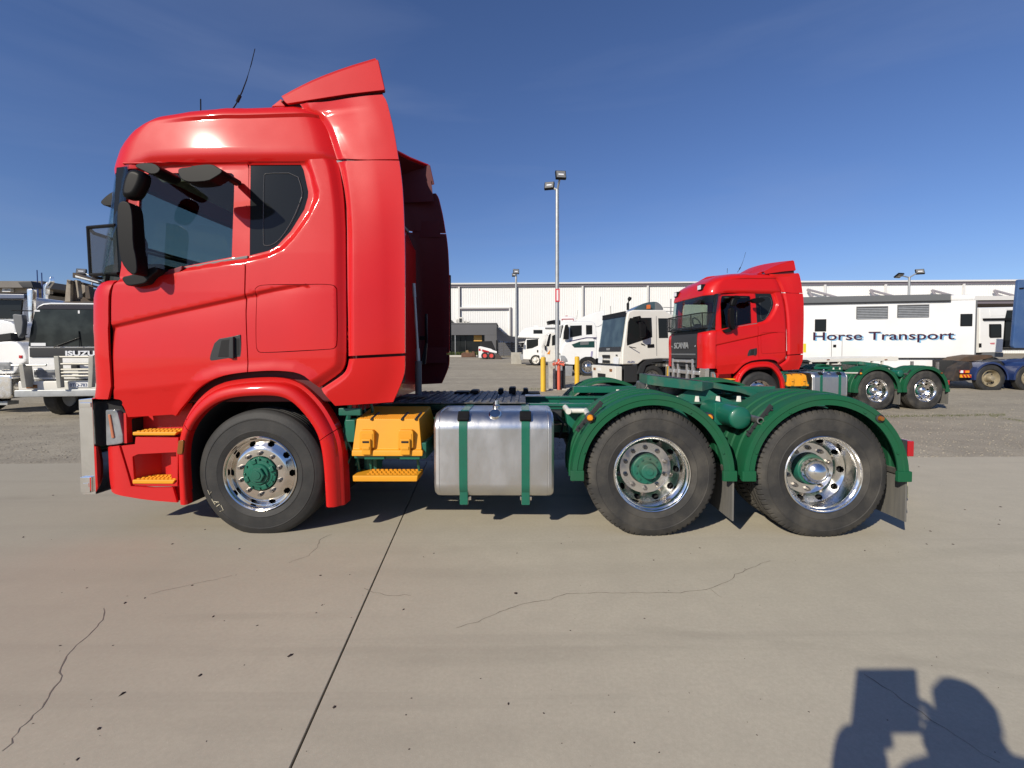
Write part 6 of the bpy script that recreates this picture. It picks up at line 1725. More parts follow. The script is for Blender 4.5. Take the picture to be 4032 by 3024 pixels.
for py_ in (960, 1026, 1078, 1107, 1138): bar('rail', (xg(545, py_, -.3), -.30, zg(py_, -.3)), (2 * xm - xg(545, py_, -.3), -.30, zg(py_, -.3)), .026, M['oldsteel'], bb2)
bar('rail', (xg(195), -.25, zg(1035, -.3)), (xg(520), -.28, zg(1035, -.3)), .025, M['galv'], bb2)
mb = MB(); mb.prism(G([(140, 570), (160, 560), (235, 570), (245, 640), (235, 740), (200, 790), (165, 700)], -.1), -.18, -.05, .03, 3); mb.build('mirror_housing', M['grey'], v12)
bar('mirror_arm', (xg(150), -.08, zg(535)), (xg(320), .0, zg(535)), .012, M['black'], v12); bar('mirror_arm', (xg(200), -.1, zg(780)), (xg(260), .0, zg(750)), .012, M['black'], v12)
for s_ in (xa + .18, 2 * xm - xa - .46): 
    w_ = empty('front_wheel', (s_, .6, .47), R(90), v12)
    mb = MB(); mb.lathe([(.28, .0), (.34, -.005), (.44, .01), (.47, .05), (.47, .24), (.44, .28), (.28, .28)], n=36); mb.build('tyre', M['rubber_clean'], w_); mb = MB(); mb.lathe([(.28, .04), (.2, .06), (.0, .06)], n=24); mb.build('rim', M['galv'], w_)
    w_.location.x += .28
bx('chassis', xm - .45, xm + .45, .3, 6, .55, .85, M['greydark'], v12); bx('tray', xm - 1.2, xm + 1.2, 2.1, 6.2, 1.0, 1.12, M['steel'], v12)
for s_ in (xa + .1, 2 * xm - xa - .4):
    w_ = empty('rear_wheel', (s_ + .3, 4.8, .47), R(90), v12); mb = MB(); mb.lathe([(.28, .0), (.34, -.005), (.44, .01), (.47, .05), (.47, .24), (.44, .28), (.28, .28)], n=36); mb.build('tyre', M['rubber_clean'], w_)
# rack and folded crane on the tray
rk = empty('tipper_frame', (F12.o.x, F12.o.y, F12.o.z), F12.yaw); tag(rk, 'weathered tan and black steel lifting frame standing on the tray behind the white cab', 'lifting frame')
def rslab(name, pts, y0, y1, m): q = [p[:2] for p in F12.pts(e5(pts), y0)]; mb = MB(); mb.prism(q, y0, y1, .01); return mb.build(name, m, rk)
M['tan'] = material('weathered_tan_steel', (.30, .26, .20), .7, var=(.16, .12, .09), var_scale=4, var_amt=.7); M['rustdark'] = material('dark_rusty_steel', (.06, .05, .045), .8, var=(.12, .08, .05), var_scale=6, var_amt=.6)
rslab('headboard_post', [(1245, 238), (1318, 250), (1312, 660), (1205, 660)], 2.3, 2.5, M['tan']); rslab('post_cap', [(1238, 255), (1310, 268), (1320, 320), (1280, 320)], 2.26, 2.32, M['rustdark'])
rslab('frame_post', [(1375, 250), (1415, 250), (1410, 660), (1365, 660)], 2.4, 2.6, M['rustdark'])
rslab('boom', [(1352, 110), (1400, 112), (1830, 265), (1830, 330), (1420, 205), (1352, 205)], 2.3, 2.6, M['rustdark']); rslab('boom_plate', [(1400, 160), (1840, 285), (1840, 310), (1400, 200)], 2.24, 2.31, M['galv'])
rslab('strut', [(1400, 250), (1440, 250), (1475, 560), (1450, 600)], 2.3, 2.45, M['tan']); rslab('lower_boom', [(1440, 270), (1830, 370), (1830, 410), (1440, 310)], 2.5, 2.7, M['rustdark'])
rslab('load', [(1500, 470), (1760, 455), (1790, 660), (1500, 660)], 3.2, 4.2, M['rustdark']); rslab('load_panel', [(1450, 290), (1590, 340), (1590, 470), (1480, 560)], 3.0, 3.3, M['tan']); rslab('load_post', [(1590, 360), (1650, 350), (1690, 600), (1590, 600)], 3.0, 3.2, M['rustdark'])
rslab('base_beam', [(1180, 650), (1830, 650), (1830, 700), (1180, 700)], 2.2, 2.6, M['rustdark'])
for xx in (xm - .8, xm + .5):
    mb = MB(); mb.box(xx, xx + .1, 2.3, 4.3, 1.12, F12.p(*e5([(1400, 660)])[0], 2.3)[1]); mb.build('subframe', M['rustdark'], rk)

# ---- bonneted truck at the left edge
o_ = Vector(((20 - 2016) / FPX * 11.3, 11.3, gz(11.3))); F13 = Frame(o_, R(5))
v13 = F13.empty('chrome_bumper_truck', 'white bonneted truck with chrome bumper and exhaust stack at the left picture edge', 'truck')
def H(name, pts, y0, y1, m, b=.02, sm=0, cr=d3, par=None): return slab(F13, name, cr(pts), y0, y1, m, par or v13, b, sm)
H('bonnet', [(-400, 640), (-100, 610), (0, 612), (130, 640), (150, 700), (150, 800), (-400, 800)], .9, 2.2, M['white'], .05, 1)
H('front_fender', [(-260, 905), (-100, 830), (60, 810), (160, 820), (220, 880), (245, 960), (240, 1010), (180, 1040), (140, 1110), (110, 1125), (-260, 1120)], .35, 1.6, M['white'], .06, 1)
H('grille_surround', [(-400, 800), (100, 735), (105, 800), (-400, 900)], .6, 1.0, M['blackmatt'], .02)
H('headlamp', [(-10, 1010), (85, 1008), (95, 1030), (92, 1080), (-10, 1085)], .30, .42, M['lamp'], .02)
H('bumper', [(-400, 1130), (80, 1130), (108, 1150), (108, 1330), (80, 1352), (-400, 1355)], .12, .50, M['chrome'], .05)
H('cab', [(-400, 380), (190, 385), (222, 410), (222, 800), (-400, 800)], 2.2, 4.0, M['white'], .04); H('windscreen', [(-400, 425), (205, 430), (190, 605), (-400, 600)], 2.16, 2.24, M['darkglass'], .01); H('sun_visor', [(-400, 365), (225, 375), (225, 415), (-400, 415)], 1.95, 2.25, material('blue_grey_visor', (.10, .12, .18), .3, coat=.5), .02)
H('exhaust_stack', [(242, 320), (302, 320), (298, 560), (290, 640), (262, 640), (255, 560)], 1.9, 2.05, M['chrome'], .05); H('stack_cap', [(160, 258), (290, 252), (310, 315), (205, 312)], 1.85, 2.15, M['greydark'], .02)
H('mirror_housing', [(95, 735), (150, 735), (168, 800), (95, 800)], .9, 1.0, M['chrome'], .01); H('marker_lamp', [(175, 945), (202, 945), (202, 972), (175, 972)], .33, .36, M['redlens'], .003)
H('stack', [(398, 285), (425, 270), (470, 205), (476, 260), (430, 320), (428, 380), (402, 380)], 3.4, 3.55, M['chrome'], .03)
H('stack_pipe', [(404, 375), (424, 375), (424, 800), (404, 800)], 3.4, 3.5, M['chrome'], .01)
for pa, pb in (((345, 150), (352, 250)), ((388, 175), (392, 260))):
    a = F13.p(*d3([pb])[0], 3.3); c = F13.p(*d3([pa])[0], 3.3); bar('aerial', (a[0], 3.3, a[1] - 1.0), (c[0], 3.3, c[1]), .014, M['letter_blue'], v13, 6)
for xx in (-.05, -2.1):
    w_ = empty('front_wheel', (xx + .95, 1.0, .5), R(90), v13); mb = MB(); mb.lathe([(.3, .0), (.36, -.005), (.47, .01), (.5, .05), (.5, .24), (.47, .28), (.3, .28)], n=36); mb.build('tyre', M['rubber_clean'], w_); mb = MB(); mb.lathe([(.3, .24), (.2, .22), (.1, .30), (.0, .30)], n=24); mb.build('rim', M['chrome'], w_)
H('chassis', [(-300, 1150), (60, 1150), (60, 1300), (-300, 1300)], .6, 7, M['greydark'], 0)
H('step_plate', [(-60, 1375), (70, 1375), (70, 1410), (-60, 1410)], .3, .6, M['galv'], .01)
for xx in (-.05, -2.1):
    w_ = empty('rear_wheel', (xx + .95, 5.6, .5), R(90), v13); mb = MB(); mb.lathe([(.3, .0), (.36, -.005), (.47, .01), (.5, .05), (.5, .24), (.47, .28), (.3, .28)], n=36); mb.build('tyre', M['rubber_clean'], w_)
# ------------------------------------------------------------------ sheds, poles and yard furniture
YW = 64.0
M['clad'] = ground_mat('warehouse_cladding', (.76, .755, .735), (.75, .745, .725), (.73, .725, .70), (.75, .745, .72), .05, .6, 0, fine=3, streak_amt=.3, fine_amt=.1)
M['trim'] = material('shed_trim', (.62, .61, .59), .6); M['shadowtrim'] = material('dark_trim_and_shade', (.16, .14, .16), .6)  # second one: dark trim, also painted shade strips by pipes and under ledges
WF = Frame((0, YW, gz(YW)), R(-1.2))
wh = WF.empty('warehouse', 'long pale corrugated warehouse across the back of the yard', 'building')
wz1 = WF.p(2200, 1117, 0)[1]; wx0 = -12.0; wx1 = 112.0
def wbox(name, x0, x1, y0, y1, z0, z1, m, par=wh, b=0): return bx(name, x0, x1, y0, y1, z0, z1, m, par, b)
wbox('wall', wx0, wx1, .2, 40, -1.5, wz1, M['clad'])
# corrugated sheets bay by bay
dpx = [1540, 1808, 2032, 2293, 2549, 2830, 3040, 3245, 3483, 3790, 4060, 4320]
dx = [WF.p(p, 1200, .1)[0] for p in dpx]
for a, b in zip(dx, dx[1:]):
    n = int((b - a) / .30); rows = []
    pts = []
    for k in range(n):
        x = a + (b - a) * k / n; w_ = (b - a) / n
        pts += [(x, .19), (x + w_ * .55, .19), (x + w_ * .62, .174), (x + w_ * .93, .174)]
    pts.append((b, .19))
    mb = MB(); mb.grid([[(x, y, 0.0) for x, y in pts], [(x, y, wz1 - .3) for x, y in pts]]); mb.build('cladding', M['clad'], wh, smooth=0)
for x in dx[1:]:
    wbox('downpipe', x - .12, x + .12, -.12, .12, .2, wz1 - .35, M['trim']); wbox('pipe_shade_strip', x + .13, x + .2, .0, .14, .2, wz1 - .35, M['shadowtrim'])  # dark strip right of each pipe imitates its cast shadow
wbox('gutter', wx0, wx1, -.25, .3, wz1 - .06, wz1 + .16, M['trim'], b=.02); wbox('fascia', wx0, wx1, -.05, .2, wz1 - .36, wz1 - .07, M['shadowtrim'])
for p, s_ in ((1817, .9), (2265, .5), (2620, .6), (3290, .5), (3655, .5), (3915, .7), (3983, .4)):
    x = WF.p(p, 1110, 4)[0]; mb = MB(); mb.lathe([(.0, .7), (.5, .6), (.55, .4), (.3, .35), (.3, .0)], c=(x, 4, wz1 + .1), n=12, axis='z'); o = mb.build('roof_ventilator', M['trim'], wh); 
# step in the wall line over the office
a, za = WF.p(*d4([(345, 522)])[0]); b, zb_ = WF.p(*d4([(1020, 540)])[0])
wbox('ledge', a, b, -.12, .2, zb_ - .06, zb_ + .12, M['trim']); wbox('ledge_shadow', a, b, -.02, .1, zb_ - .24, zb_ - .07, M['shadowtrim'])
wbox('downpipe', b - .1, b + .08, -.1, .15, .2, zb_, M['trim']); wbox('pipe_shade_strip', b + .09, b + .24, .0, .14, .2, zb_ + .1, M['shadowtrim'])
# awning roof with stays on the right
ax0 = WF.p(3120, 1180, 0)[0]; awz = WF.p(3300, 1172, -6)[1]
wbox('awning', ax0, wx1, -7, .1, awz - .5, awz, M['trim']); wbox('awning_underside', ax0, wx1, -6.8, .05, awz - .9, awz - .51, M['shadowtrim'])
for p in ((188, 212), (775, 218), (1352, 220), (1935, 222)):
    a, b_, c_ = (WF.p(*d7([q_])[0], -.4) for q_ in (p, (p[0] + 270, p[1] + 72), (p[0] + 48, p[1] + 70)))
    mb = MB(); mb.tube([(a[0], -.4, a[1]), (b_[0], -.4, b_[1])], .15, 6); mb.tube([(a[0], -.4, a[1]), (c_[0], -.4, c_[1])], .15, 6); mb.build('awning_stay', material('mauve_grey_steel', (.28, .26, .28), .6), wh)
wbox('dark_opening', ax0 + 2, wx1, .02, .12, .5, awz - 1.0, M['blackmatt'])

# ---- dark office block
OF = Frame((0, 57, gz(57)), R(0))
of = OF.empty('office_block', 'low dark grey office block with black glazed front and air conditioners on top', 'building')
oz = OF.p(*d4([(500, 748)])[0])[1]; ox1 = OF.p(*d4([(848, 800)])[0])[0]; ox0 = OF.p(1400, 1300)[0]
M['officegrey'] = material('dark_grey_render', (.115, .115, .122), .8, var=(.10, .10, .105), var_scale=.4, var_amt=.6)
ozb = OF.p(*d4([(500, 893)])[0])[1]; oxw = OF.p(*d4([(690, 900)])[0])[0]
bx('parapet', ox0, ox1, 0, 7, ozb, oz, M['officegrey'], of, .02); bx('wall', oxw, ox1, 0.02, 7, -.3, ozb - .005, M['officegrey'], of, 0); bx('rear_wall', ox0, oxw - .01, 2.5, 6.9, -.3, ozb - .005, M['officegrey'], of)
x = ox0
while x < oxw - .3:
    bx('window_panel', x + .05, min(x + 1.9, oxw) - .05, 1.0, 1.08, .0, ozb - .02, M['darkglass'], of, .01); bx('mullion', x - .05, x + .05, .92, 1.1, -.2, ozb - .02, M['greydark'], of); x += 1.9
bx('coping', ox0, ox1 + .05, -.06, 7, oz + .002, oz + .12, M['officegrey'], of)
a, za = OF.p(*d4([(602, 932)])[0], .9); bx('lit_sign', a - .5, a + .5, .86, .92, za - .4, za + .4, material('orange_sign', (.75, .42, .10), .5), of, .01)
for (p0, p1, t, b) in ((315, 340, 680, 745), (348, 405, 660, 735), (412, 445, 700, 745), (450, 495, 708, 745)):
    a = OF.p(*d4([(p0, t)])[0], 2); c = OF.p(*d4([(p1, b)])[0], 2); ac = bx('air_conditioner', a[0], c[0], 2, 2.8, oz + .12, a[1], M['cream'], of, .03)
    bx('fan_grille', a[0] + .1, c[0] - .1, 1.97, 2.0, oz + .3, a[1] - .15, M['greydark'], ac)
q = [p[:2] for p in OF.pts(d4([(150, 610), (290, 740), (150, 745)]), 3)]; mb = MB(); mb.prism(q, 3, 6); mb.build('roof_lantern', M['greydark'], of)
# shade sail
ss = OF.empty('shade_sail', 'black shade sail stretched from the grey office toward the campervan', 'shade sail')
def o3(px, py, y): q = OF.p(*d4([(px, py)])[0], y); return (q[0], y, q[1])
A_, B_, C_, D_ = o3(850, 785, .2), o3(850, 960, -3.5), o3(1400, 932, -5), o3(1150, 905, 1.5)
rows = []
for i in range(9):
    u = i / 8; row = []
    for j in range(9):
        v_ = j / 8; p = Vector(A_).lerp(Vector(D_), u).lerp(Vector(B_).lerp(Vector(C_), u), v_); p.z -= .5 * math.sin(math.pi * u) * (1 - .3 * v_); row.append(tuple(p))
    rows.append(row)
mb = MB(); mb.grid(rows); mb.build('sail_cloth', material('black_shade_cloth', (.025, .027, .035), .9), ss)
for p in (C_, B_): bar('sail_post', p, (p[0], p[1], -.3), .09, M['black'], ss)
gw = OF.empty('side_fence', 'dark slatted screen fence under the shade sail', 'fence')
for k in range(8):
    z0 = .05 + k * .2; bx('slat', o3(870, 970, -1)[0], o3(1250, 970, -1)[0], -1.03, -1, z0, z0 + .17, M['officegrey'], gw)
for px_ in (880, 940, 1050, 1250): q = o3(px_, 970, -1); bx('fence_post', q[0] - .06, q[0] + .06, -1.0, -.88, -.3, 1.75, M['black'], gw)
# garden strip and kerb before the office
kb = bx('kerb', ox0 - 3, OF.p(*d4([(600, 1160)])[0], -2)[0], -2.3, -2.05, -.12, .14, material('pale_kerb', (.5, .48, .43), .8), None, .02); kb.location = (0, 57, gz(57)); tag(kb, 'pale concrete kerb edging the garden strip before the office', 'kerb')
rnd = random.Random(2); bm = bmesh.new()
for k in range(5200):
    x = rnd.uniform(ox0 - 2, OF.p(*d4([(610, 1160)])[0], -1)[0]); y = rnd.uniform(-1.95, -.3); h = rnd.uniform(.2, .62); a = rnd.uniform(0, 6.28); s_ = rnd.uniform(.05, .12)
    dx_, dy_ = math.cos(a) * s_, math.sin(a) * s_; l_ = rnd.uniform(-.15, .15)
    bm.faces.new([bm.verts.new((x - dx_, y - dy_, rnd.uniform(-.1, h * .5))), bm.verts.new((x + dx_, y + dy_, rnd.uniform(-.1, h * .5))), bm.verts.new((x + l_, y + l_, h))])
M['leaf'] = material('hedge_leaf', (.060, .085, .022), .7, var=(.10, .11, .035), var_scale=3, var_amt=.8)
hd = link('garden_hedge', finish(bm, 'garden_hedge', 0), M['leaf'], None); hd.location = (0, 57, gz(57)); tag(hd, 'low green planting strip along the office', 'hedge', kind='stuff')
# ---- light poles
def light_pole(name, label, base_px, top_py, top_px, heads, r_=.075, Y=None, arm=0):
    b = yard_pt(*base_px) if Y is None else Vector((depth_pt(base_px[0], base_px[1], Y).x, Y, gz(Y)))
    t = depth_pt(top_px, top_py, b.y); H_ = t.z - b.z
    p = empty(name, b, 0); tag(p, label, 'light pole', 'floodlight poles')
    mb = MB(); mb.tube([(0, 0, 0), (0, 0, H_ * .5), (0, 0, H_)], [r_, r_ * .92, r_ * .8], 14); mb.build('pole', M['galv'], p)
    for (dx_, dy_, dz, s_, tilt, rz) in heads:
        mb = MB(); mb.tube([(0, 0, H_ - .05), (dx_ * .6, dy_ * .6, H_ + dz * .6), (dx_, dy_, H_ + dz)], r_ * .5, 8); arm_ = mb.build('arm', M['galv'], p)
        hd_ = empty('floodlight', (dx_, dy_, H_ + dz), R(rz), p); hd_.rotation_euler = (R(tilt), 0, R(rz))
        mb = MB(); mb.box(-s_, s_, -.06, .06, -s_ * .85, s_ * .85, .02); mb.build('housing', M['black'], hd_)
        mb = MB(); mb.box(-s_ * .85, s_ * .85, -.075, -.06, -s_ * .7, s_ * .7, .005); mb.build('lens', material('lamp_reflector', (.34, .33, .30), .25, metal=.5), hd_)
        mb = MB(); mb.box(-s_ * .5, s_ * .5, -.085, -.07, -s_ * .25, s_ * .05, .003); mb.build('led_panel', M['lampwhite'], hd_)
    return p, H_
p1, H1 = light_pole('light_pole', 'tall galvanised light pole with two black floodlights, tallest in the yard', (2194, 1520), 745, 2193, [(.10, -.35, .42, .21, -18, 8), (-.30, .15, .18, .20, -25, -14)], .085)
mb = MB(); mb.box(-.09, .09, -.1, -.08, H1 * .43, H1 * .43 + .52, .005); sgn = mb.build('warning_sign', material('red_white_sign', (.60, .05, .07), .5), p1)
mb = MB(); mb.box(-.035, .035, -.104, -.1, H1 * .43 + .05, H1 * .43 + .47, 0); mb.build('sign_panel', M['plate_white'], sgn)
p2, H2 = light_pole('light_pole', 'shorter light pole on a concrete block in front of the grey office', (2033, 1432), 1085, 2033, [(.0, -.2, .28, .24, -12, 6), (-.15, .15, .08, .18, -30, 0)], .10)
bk = bx('concrete_block', -.42, .42, -.45, .45, -.1, .92, material('pale_concrete_block', (.40, .38, .33), .9, var=(.30, .28, .24), var_scale=3, var_amt=.6), None, .03); bk.location = p2.location + Vector((0, 0, -.005)); tag(bk, 'square concrete footing block under the shorter light pole', 'block')
p3, H3 = light_pole('light_pole', 'thin pole with two splayed floodlights above the horse trailer', (3573, 1410), 1090, 3575, [(-.75, 0, .10, .26, 55, 15), (.75, 0, .36, .26, -35, -25)], .09, Y=34)
p4, H4 = light_pole('light_pole', 'floodlight on a thin pole peeking out beside the mirror at the left', (372, 1400), 1085, 385, [(-.42, 0, .14, .16, -30, 30)], .035, Y=19)
# ---- hydrant group
def bollard(px, py, top, label):
    b = yard_pt(px, py); t = depth_pt(px, top, b.y); h = t.z - b.z; r_ = .094
    mb = MB(); mb.lathe([(r_, -.05), (r_, h - .05), (r_ * .85, h - .015), (r_ * .4, h), (.0, h)], n=24, axis='z'); o = mb.build('bollard', M['bollard'], None); o.location = b; tag(o, label, 'bollard', 'yellow bollards')
M['bollard'] = material('yellow_bollard_paint', (.72, .44, .035), .5, var=(.62, .38, .04), var_scale=3, var_amt=.6)
bollard(2139, 1541, 1405, 'yellow steel bollard left of the red standpipe'); bollard(2272, 1530, 1403, 'yellow steel bollard right of the red standpipe')
hb = yard_pt(2199, 1534); HF = Frame(hb, 0)
cb = HF.empty('concrete_footing', 'weathered concrete footing block behind the red standpipe', 'block')
slab(HF, 'block', d4([(1535, 1250), (1620, 1245), (1620, 1600), (1535, 1610)]), .05, .75, material('stained_concrete', (.46, .43, .38), .9, var=(.26, .24, .21), var_scale=4, var_amt=.7), cb, .03); slab(HF, 'upper_block', d4([(1625, 1360), (1720, 1360), (1720, 1600), (1625, 1600)]), .30, .75, M['oldsteel'], cb, .02)
hy = HF.empty('standpipe', 'orange-red fire standpipe with twin outlets wrapped in hazard tape', 'hydrant')
M['hydrant'] = material('faded_red_pipe', (.62, .12, .07), .6, var=(.5, .10, .06), var_scale=5, var_amt=.6)
a = HF.p(*d4([(1660, 1580)])[0], -.05); t = HF.p(*d4([(1660, 1240)])[0], -.05)
mb = MB(); mb.tube([(a[0], -.05, -.02), (a[0], -.05, t[1])], .062, 14); mb.build('pipe', M['hydrant'], hy); mb = MB(); mb.tube([(a[0] - .22, -.12, t[1] - .10), (a[0], -.05, t[1] - .06), (a[0] + .2, -.12, t[1] - .12)], .06, 10); mb.tube([(a[0], -.05, t[1] - .02), (a[0], -.05, t[1] + .1)], .05, 10); mb.build('outlets', M['hydrant'], hy)
rnd = random.Random(9); mb = MB()
for k in range(9):
    c = Vector((a[0] + rnd.uniform(-.25, .2), -.16 + rnd.uniform(-.06, .02), t[1] - .02 + rnd.uniform(-.08, .06))); d = Vector((rnd.uniform(-.2, .2), rnd.uniform(-.05, .05), rnd.uniform(-.12, .03))); n = Vector((0, 0, .03)); mb.grid([[tuple(c), tuple(c + d)], [tuple(c + n), tuple(c + d + n)]])
mb.build('hazard_tape', material('hazard_tape', (.75, .62, .58), .6, var=(.65, .10, .06), var_scale=12, var_amt=1.0, lo=.48, hi=.52), hy)
gp = HF.empty('switch_post', 'dark grey steel post beside the standpipe', 'post'); slab(HF, 'post', d4([(1712, 1240), (1746, 1240), (1746, 1590), (1712, 1590)]), .10, .28, M['greydark'], gp, .01); slab(HF, 'cover', d4([(1690, 1160), (1735, 1165), (1770, 1210), (1780, 1245), (1700, 1250)]), .05, .3, M['galv'], gp, .02)
mb = MB(); rnd = random.Random(4)
for k in range(26):
    x = rnd.uniform(-.5, .8); y = rnd.uniform(-.3, .2); s_ = rnd.uniform(.03, .12); mb.box(x, x + s_ * 1.6, y, y + s_, -.01, s_ * .45, s_ * .12, M=None)
rb = mb.build('rubble', material('broken_concrete', (.48, .45, .40), .9, var=(.3, .28, .24), var_scale=6, var_amt=.7), None); rb.location = hb; tag(rb, 'broken pale concrete rubble around the standpipe foot', 'rubble', kind='stuff')
# ---- skid steer and bucket
sk0 = yard_pt(1925, 1414); SK = Frame(sk0, 0)
sk = SK.empty('skid_steer_loader', 'small white skid steer loader with red wheels before the grey office', 'loader')
S_ = lambda name, pts, y0, y1, m, b=.03, sm=0: slab(SK, name, d4(pts), y0, y1, m, sk, b, sm)
S_('body', [(610, 1045), (640, 1040), (780, 1075), (825, 1110), (825, 1170), (780, 1190), (612, 1190)], .0, 1.5, M['white']); S_('lift_arm', [(630, 1040), (660, 1050), (800, 1090), (850, 1105), (850, 1130), (790, 1120), (640, 1090)], -.15, .05, M['white'], .02)
S_('cage', [(640, 1035), (660, 975), (780, 970), (835, 1100), (780, 1075), (690, 1055)], .12, 1.4, M['blackmatt'], .03); S_('red_panel', [(660, 1080), (750, 1105), (750, 1120), (662, 1112)], -.17, -.12, M['redlens'], .005); S_('rear_lamp', [(614, 1070), (640, 1072), (640, 1100), (614, 1100)], -.02, .03, M['redlens'], .005); S_('bucket', [(820, 1190), (850, 1130), (880, 1160), (920, 1200), (830, 1208)], -.1, 1.6, M['rustdark'], .01)
for px_ in (692, 778):
    q = SK.p(*d4([(px_, 1170)])[0], -.1); r_ = .36
    w_ = empty('wheel', (q[0], -.18, .35), 0, sk); mb = MB(); mb.lathe([(.2, .03), (.24, .0), (.33, .01), (.36, .05), (.36, .2), (.33, .24), (.2, .24)], n=28); mb.build('tyre', M['rubber_clean'], w_); mb = MB(); mb.lathe([(.2, .04), (.1, .05), (.0, .02)], n=20); mb.build('rim', material('red_rim', (.62, .06, .05), .5), w_)
    w2 = copy_tree(w_, sk); w2.location.y = 1.68; w2.rotation_euler = (0, 0, math.pi)
rk0 = yard_pt(1842, 1407); RK = Frame(rk0, 0)
rbk = RK.empty('rusty_bucket', 'rusty brown loader bucket lying left of the skid steer', 'bucket'); M['rust'] = material('rust', (.15, .075, .045), .85, var=(.08, .045, .03), var_scale=3, var_amt=.8)
slab(RK, 'shell', d4([(385, 1135), (410, 1120), (560, 1125), (572, 1180), (385, 1185)]), 0, 1.2, M['rust'], rbk, .06); slab(RK, 'hitch', d4([(445, 1095), (475, 1090), (485, 1125), (440, 1125)]), .3, .9, material('ochre_rust', (.28, .17, .07), .8), rbk, .03); slab(RK, 'side_plate', d4([(525, 1105), (555, 1105), (560, 1130), (525, 1130)]), .3, .5, M['rust'], rbk, .02)
fp_ = yard_pt(1793, 1404); mb = MB(); t = depth_pt(1792, 1320, fp_.y); mb.tube([(0, 0, 0), (0, 0, t.z - fp_.z)], .05, 8); o = mb.build('flag_post', M['galv'], None); o.location = fp_; tag(o, 'thin bare steel post in front of the office windows', 'post')
gt = HF and Frame(yard_pt(1763, 1450), 0)
cn = gt.empty('steel_wedge', 'small dark grey steel wedge on the gravel near the deflector', 'wedge'); slab(gt, 'wedge', d4([(165, 1262), (180, 1262), (215, 1322), (160, 1325)]), 0, .5, M['grey'], cn, .01)
# ---- shed at the far left
LF = Frame((0, 34, gz(34)), R(0))
lh = LF.empty('industrial_shed', 'beige industrial sheds behind the trucks at the left edge', 'building')
M['beige'] = material('beige_panel', (.42, .37, .30), .8, var=(.36, .32, .26), var_scale=.6, var_amt=.6); M['brownroof'] = material('brown_grey_roof', (.17, .155, .14), .8, var=(.13, .12, .11), var_scale=.7, var_amt=.6)
L_ = lambda name, pts, y0, y1, m, b=.02, par=lh: slab(LF, name, e5(pts), y0, y1, m, par, b)
L_('wall', [(-1200, 490), (640, 500), (640, 1600), (-1200, 1600)], .5, 12, M['beige'], 0); L_('fascia', [(-1200, 262), (800, 268), (800, 390), (-1200, 395)], -.4, 12, M['brownroof']); L_('upper_wall', [(-1200, 396), (790, 391), (790, 488), (-1200, 489)], .2, 1.0, M['beige'], 0)
sg_ = L_('sign_board', [(35, 395), (195, 395), (195, 470), (35, 470)], -.1, .15, M['plate_white']); L_('sign_text', [(80, 425), (180, 430), (180, 445), (80, 440)], -.12, -.08, M['grey'], 0, sg_)
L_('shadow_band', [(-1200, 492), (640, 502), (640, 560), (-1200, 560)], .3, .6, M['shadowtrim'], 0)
l2 = LF.empty('gabled_shed', 'brown gabled shed with a cream sign board behind the white cab-over', 'building')
L_('gable_wall', [(760, 420), (960, 330), (1230, 430), (1900, 470), (1900, 1600), (760, 1600)], 4, 14, M['brownroof'], 0, l2); L_('roof_edge', [(930, 330), (970, 325), (1235, 415), (1235, 440), (960, 350)], 3.7, 14, M['shadowtrim'], 0, l2)
L_('sign_board', [(920, 415), (1035, 420), (1045, 515), (920, 512)], 3.5, 3.9, M['beige'], .02, l2); L_('cream_wall', [(880, 580), (1060, 590), (1060, 700), (880, 700)], 3.6, 3.95, material('cream_wall', (.55, .5, .4), .8), 0, l2); L_('blue_door', [(940, 595), (985, 595), (985, 700), (940, 700)], 3.5, 3.7, M['rustdark'], 0, l2)
for k in range(5): L_('wall_board', [(1050, 440 + k * 45), (1900, 480 + k * 45), (1900, 515 + k * 45), (1050, 475 + k * 45)], 3.9, 4.0, M['beige'] if k % 2 else M['tan'], 0, l2)
# ------------------------------------------------------------------ the photographer, just behind the lens, and loose bits on the ground
tb = MB(); tb.box(-.135, .135, -.030, -.022, -.15, .115, .004, 2); tb_o = tb.build('tablet', M['black'], None); tb_o.location = (0, -.0, EYE); tag(tb_o, 'flat tablet held up at arm height whose oblong shadow lies on the concrete', 'tablet')
ph = empty('photographer', (.105, -.33, 0)); ph.name = 'person'; tag(ph, 'person holding up a tablet whose shadow falls at the lower right', 'person')
V = [(0, 0, .92), (0, 0, 1.10), (0, .0, 1.27), (0, .01, 1.36), (0, .03, 1.43), (0, .05, 1.51),          # pelvis..head 0-5
     (-.19, 0, 1.29), (-.30, .16, 1.03), (-.225, .27, 1.35), (.20, 0, 1.29), (.24, .14, 1.10), (.035, .26, 1.37),  # arms 6-11
     (-.10, 0, .84), (-.11, .02, .46), (-.11, -.02, .09), (-.11, .12, .04), (.10, 0, .84), (.11, .02, .46), (.11, -.02, .09), (.11, .12, .04)]
E = [(0, 1), (1, 2), (2, 3), (3, 4), (4, 5), (2, 6), (6, 7), (7, 8), (2, 9), (9, 10), (10, 11), (0, 12), (12, 13), (13, 14), (14, 15), (0, 16), (16, 17), (17, 18), (18, 19)]
RAD = [.18, .18, .20, .08, .10, .11, .12, .10, .085, .14, .14, .11, .10, .07, .05, .045, .10, .07, .05, .045]
me = bpy.data.meshes.new('body'); me.from_pydata(V, E, [])
bo = bpy.data.objects.new('body', me); col.objects.link(bo); bo.parent = ph
md = bo.modifiers.new('skin', 'SKIN'); md.use_smooth_shade = True
for i, sv in enumerate(me.skin_vertices[0].data): sv.radius = (RAD[i], RAD[i] * (.75 if i in (0, 1, 2) else 1)); sv.use_root = (i == 0)
sd = bo.modifiers.new('subdiv', 'SUBSURF'); sd.levels = 2; sd.render_levels = 2
me.materials.append(material('dark_clothing', (.05, .055, .07), .9))
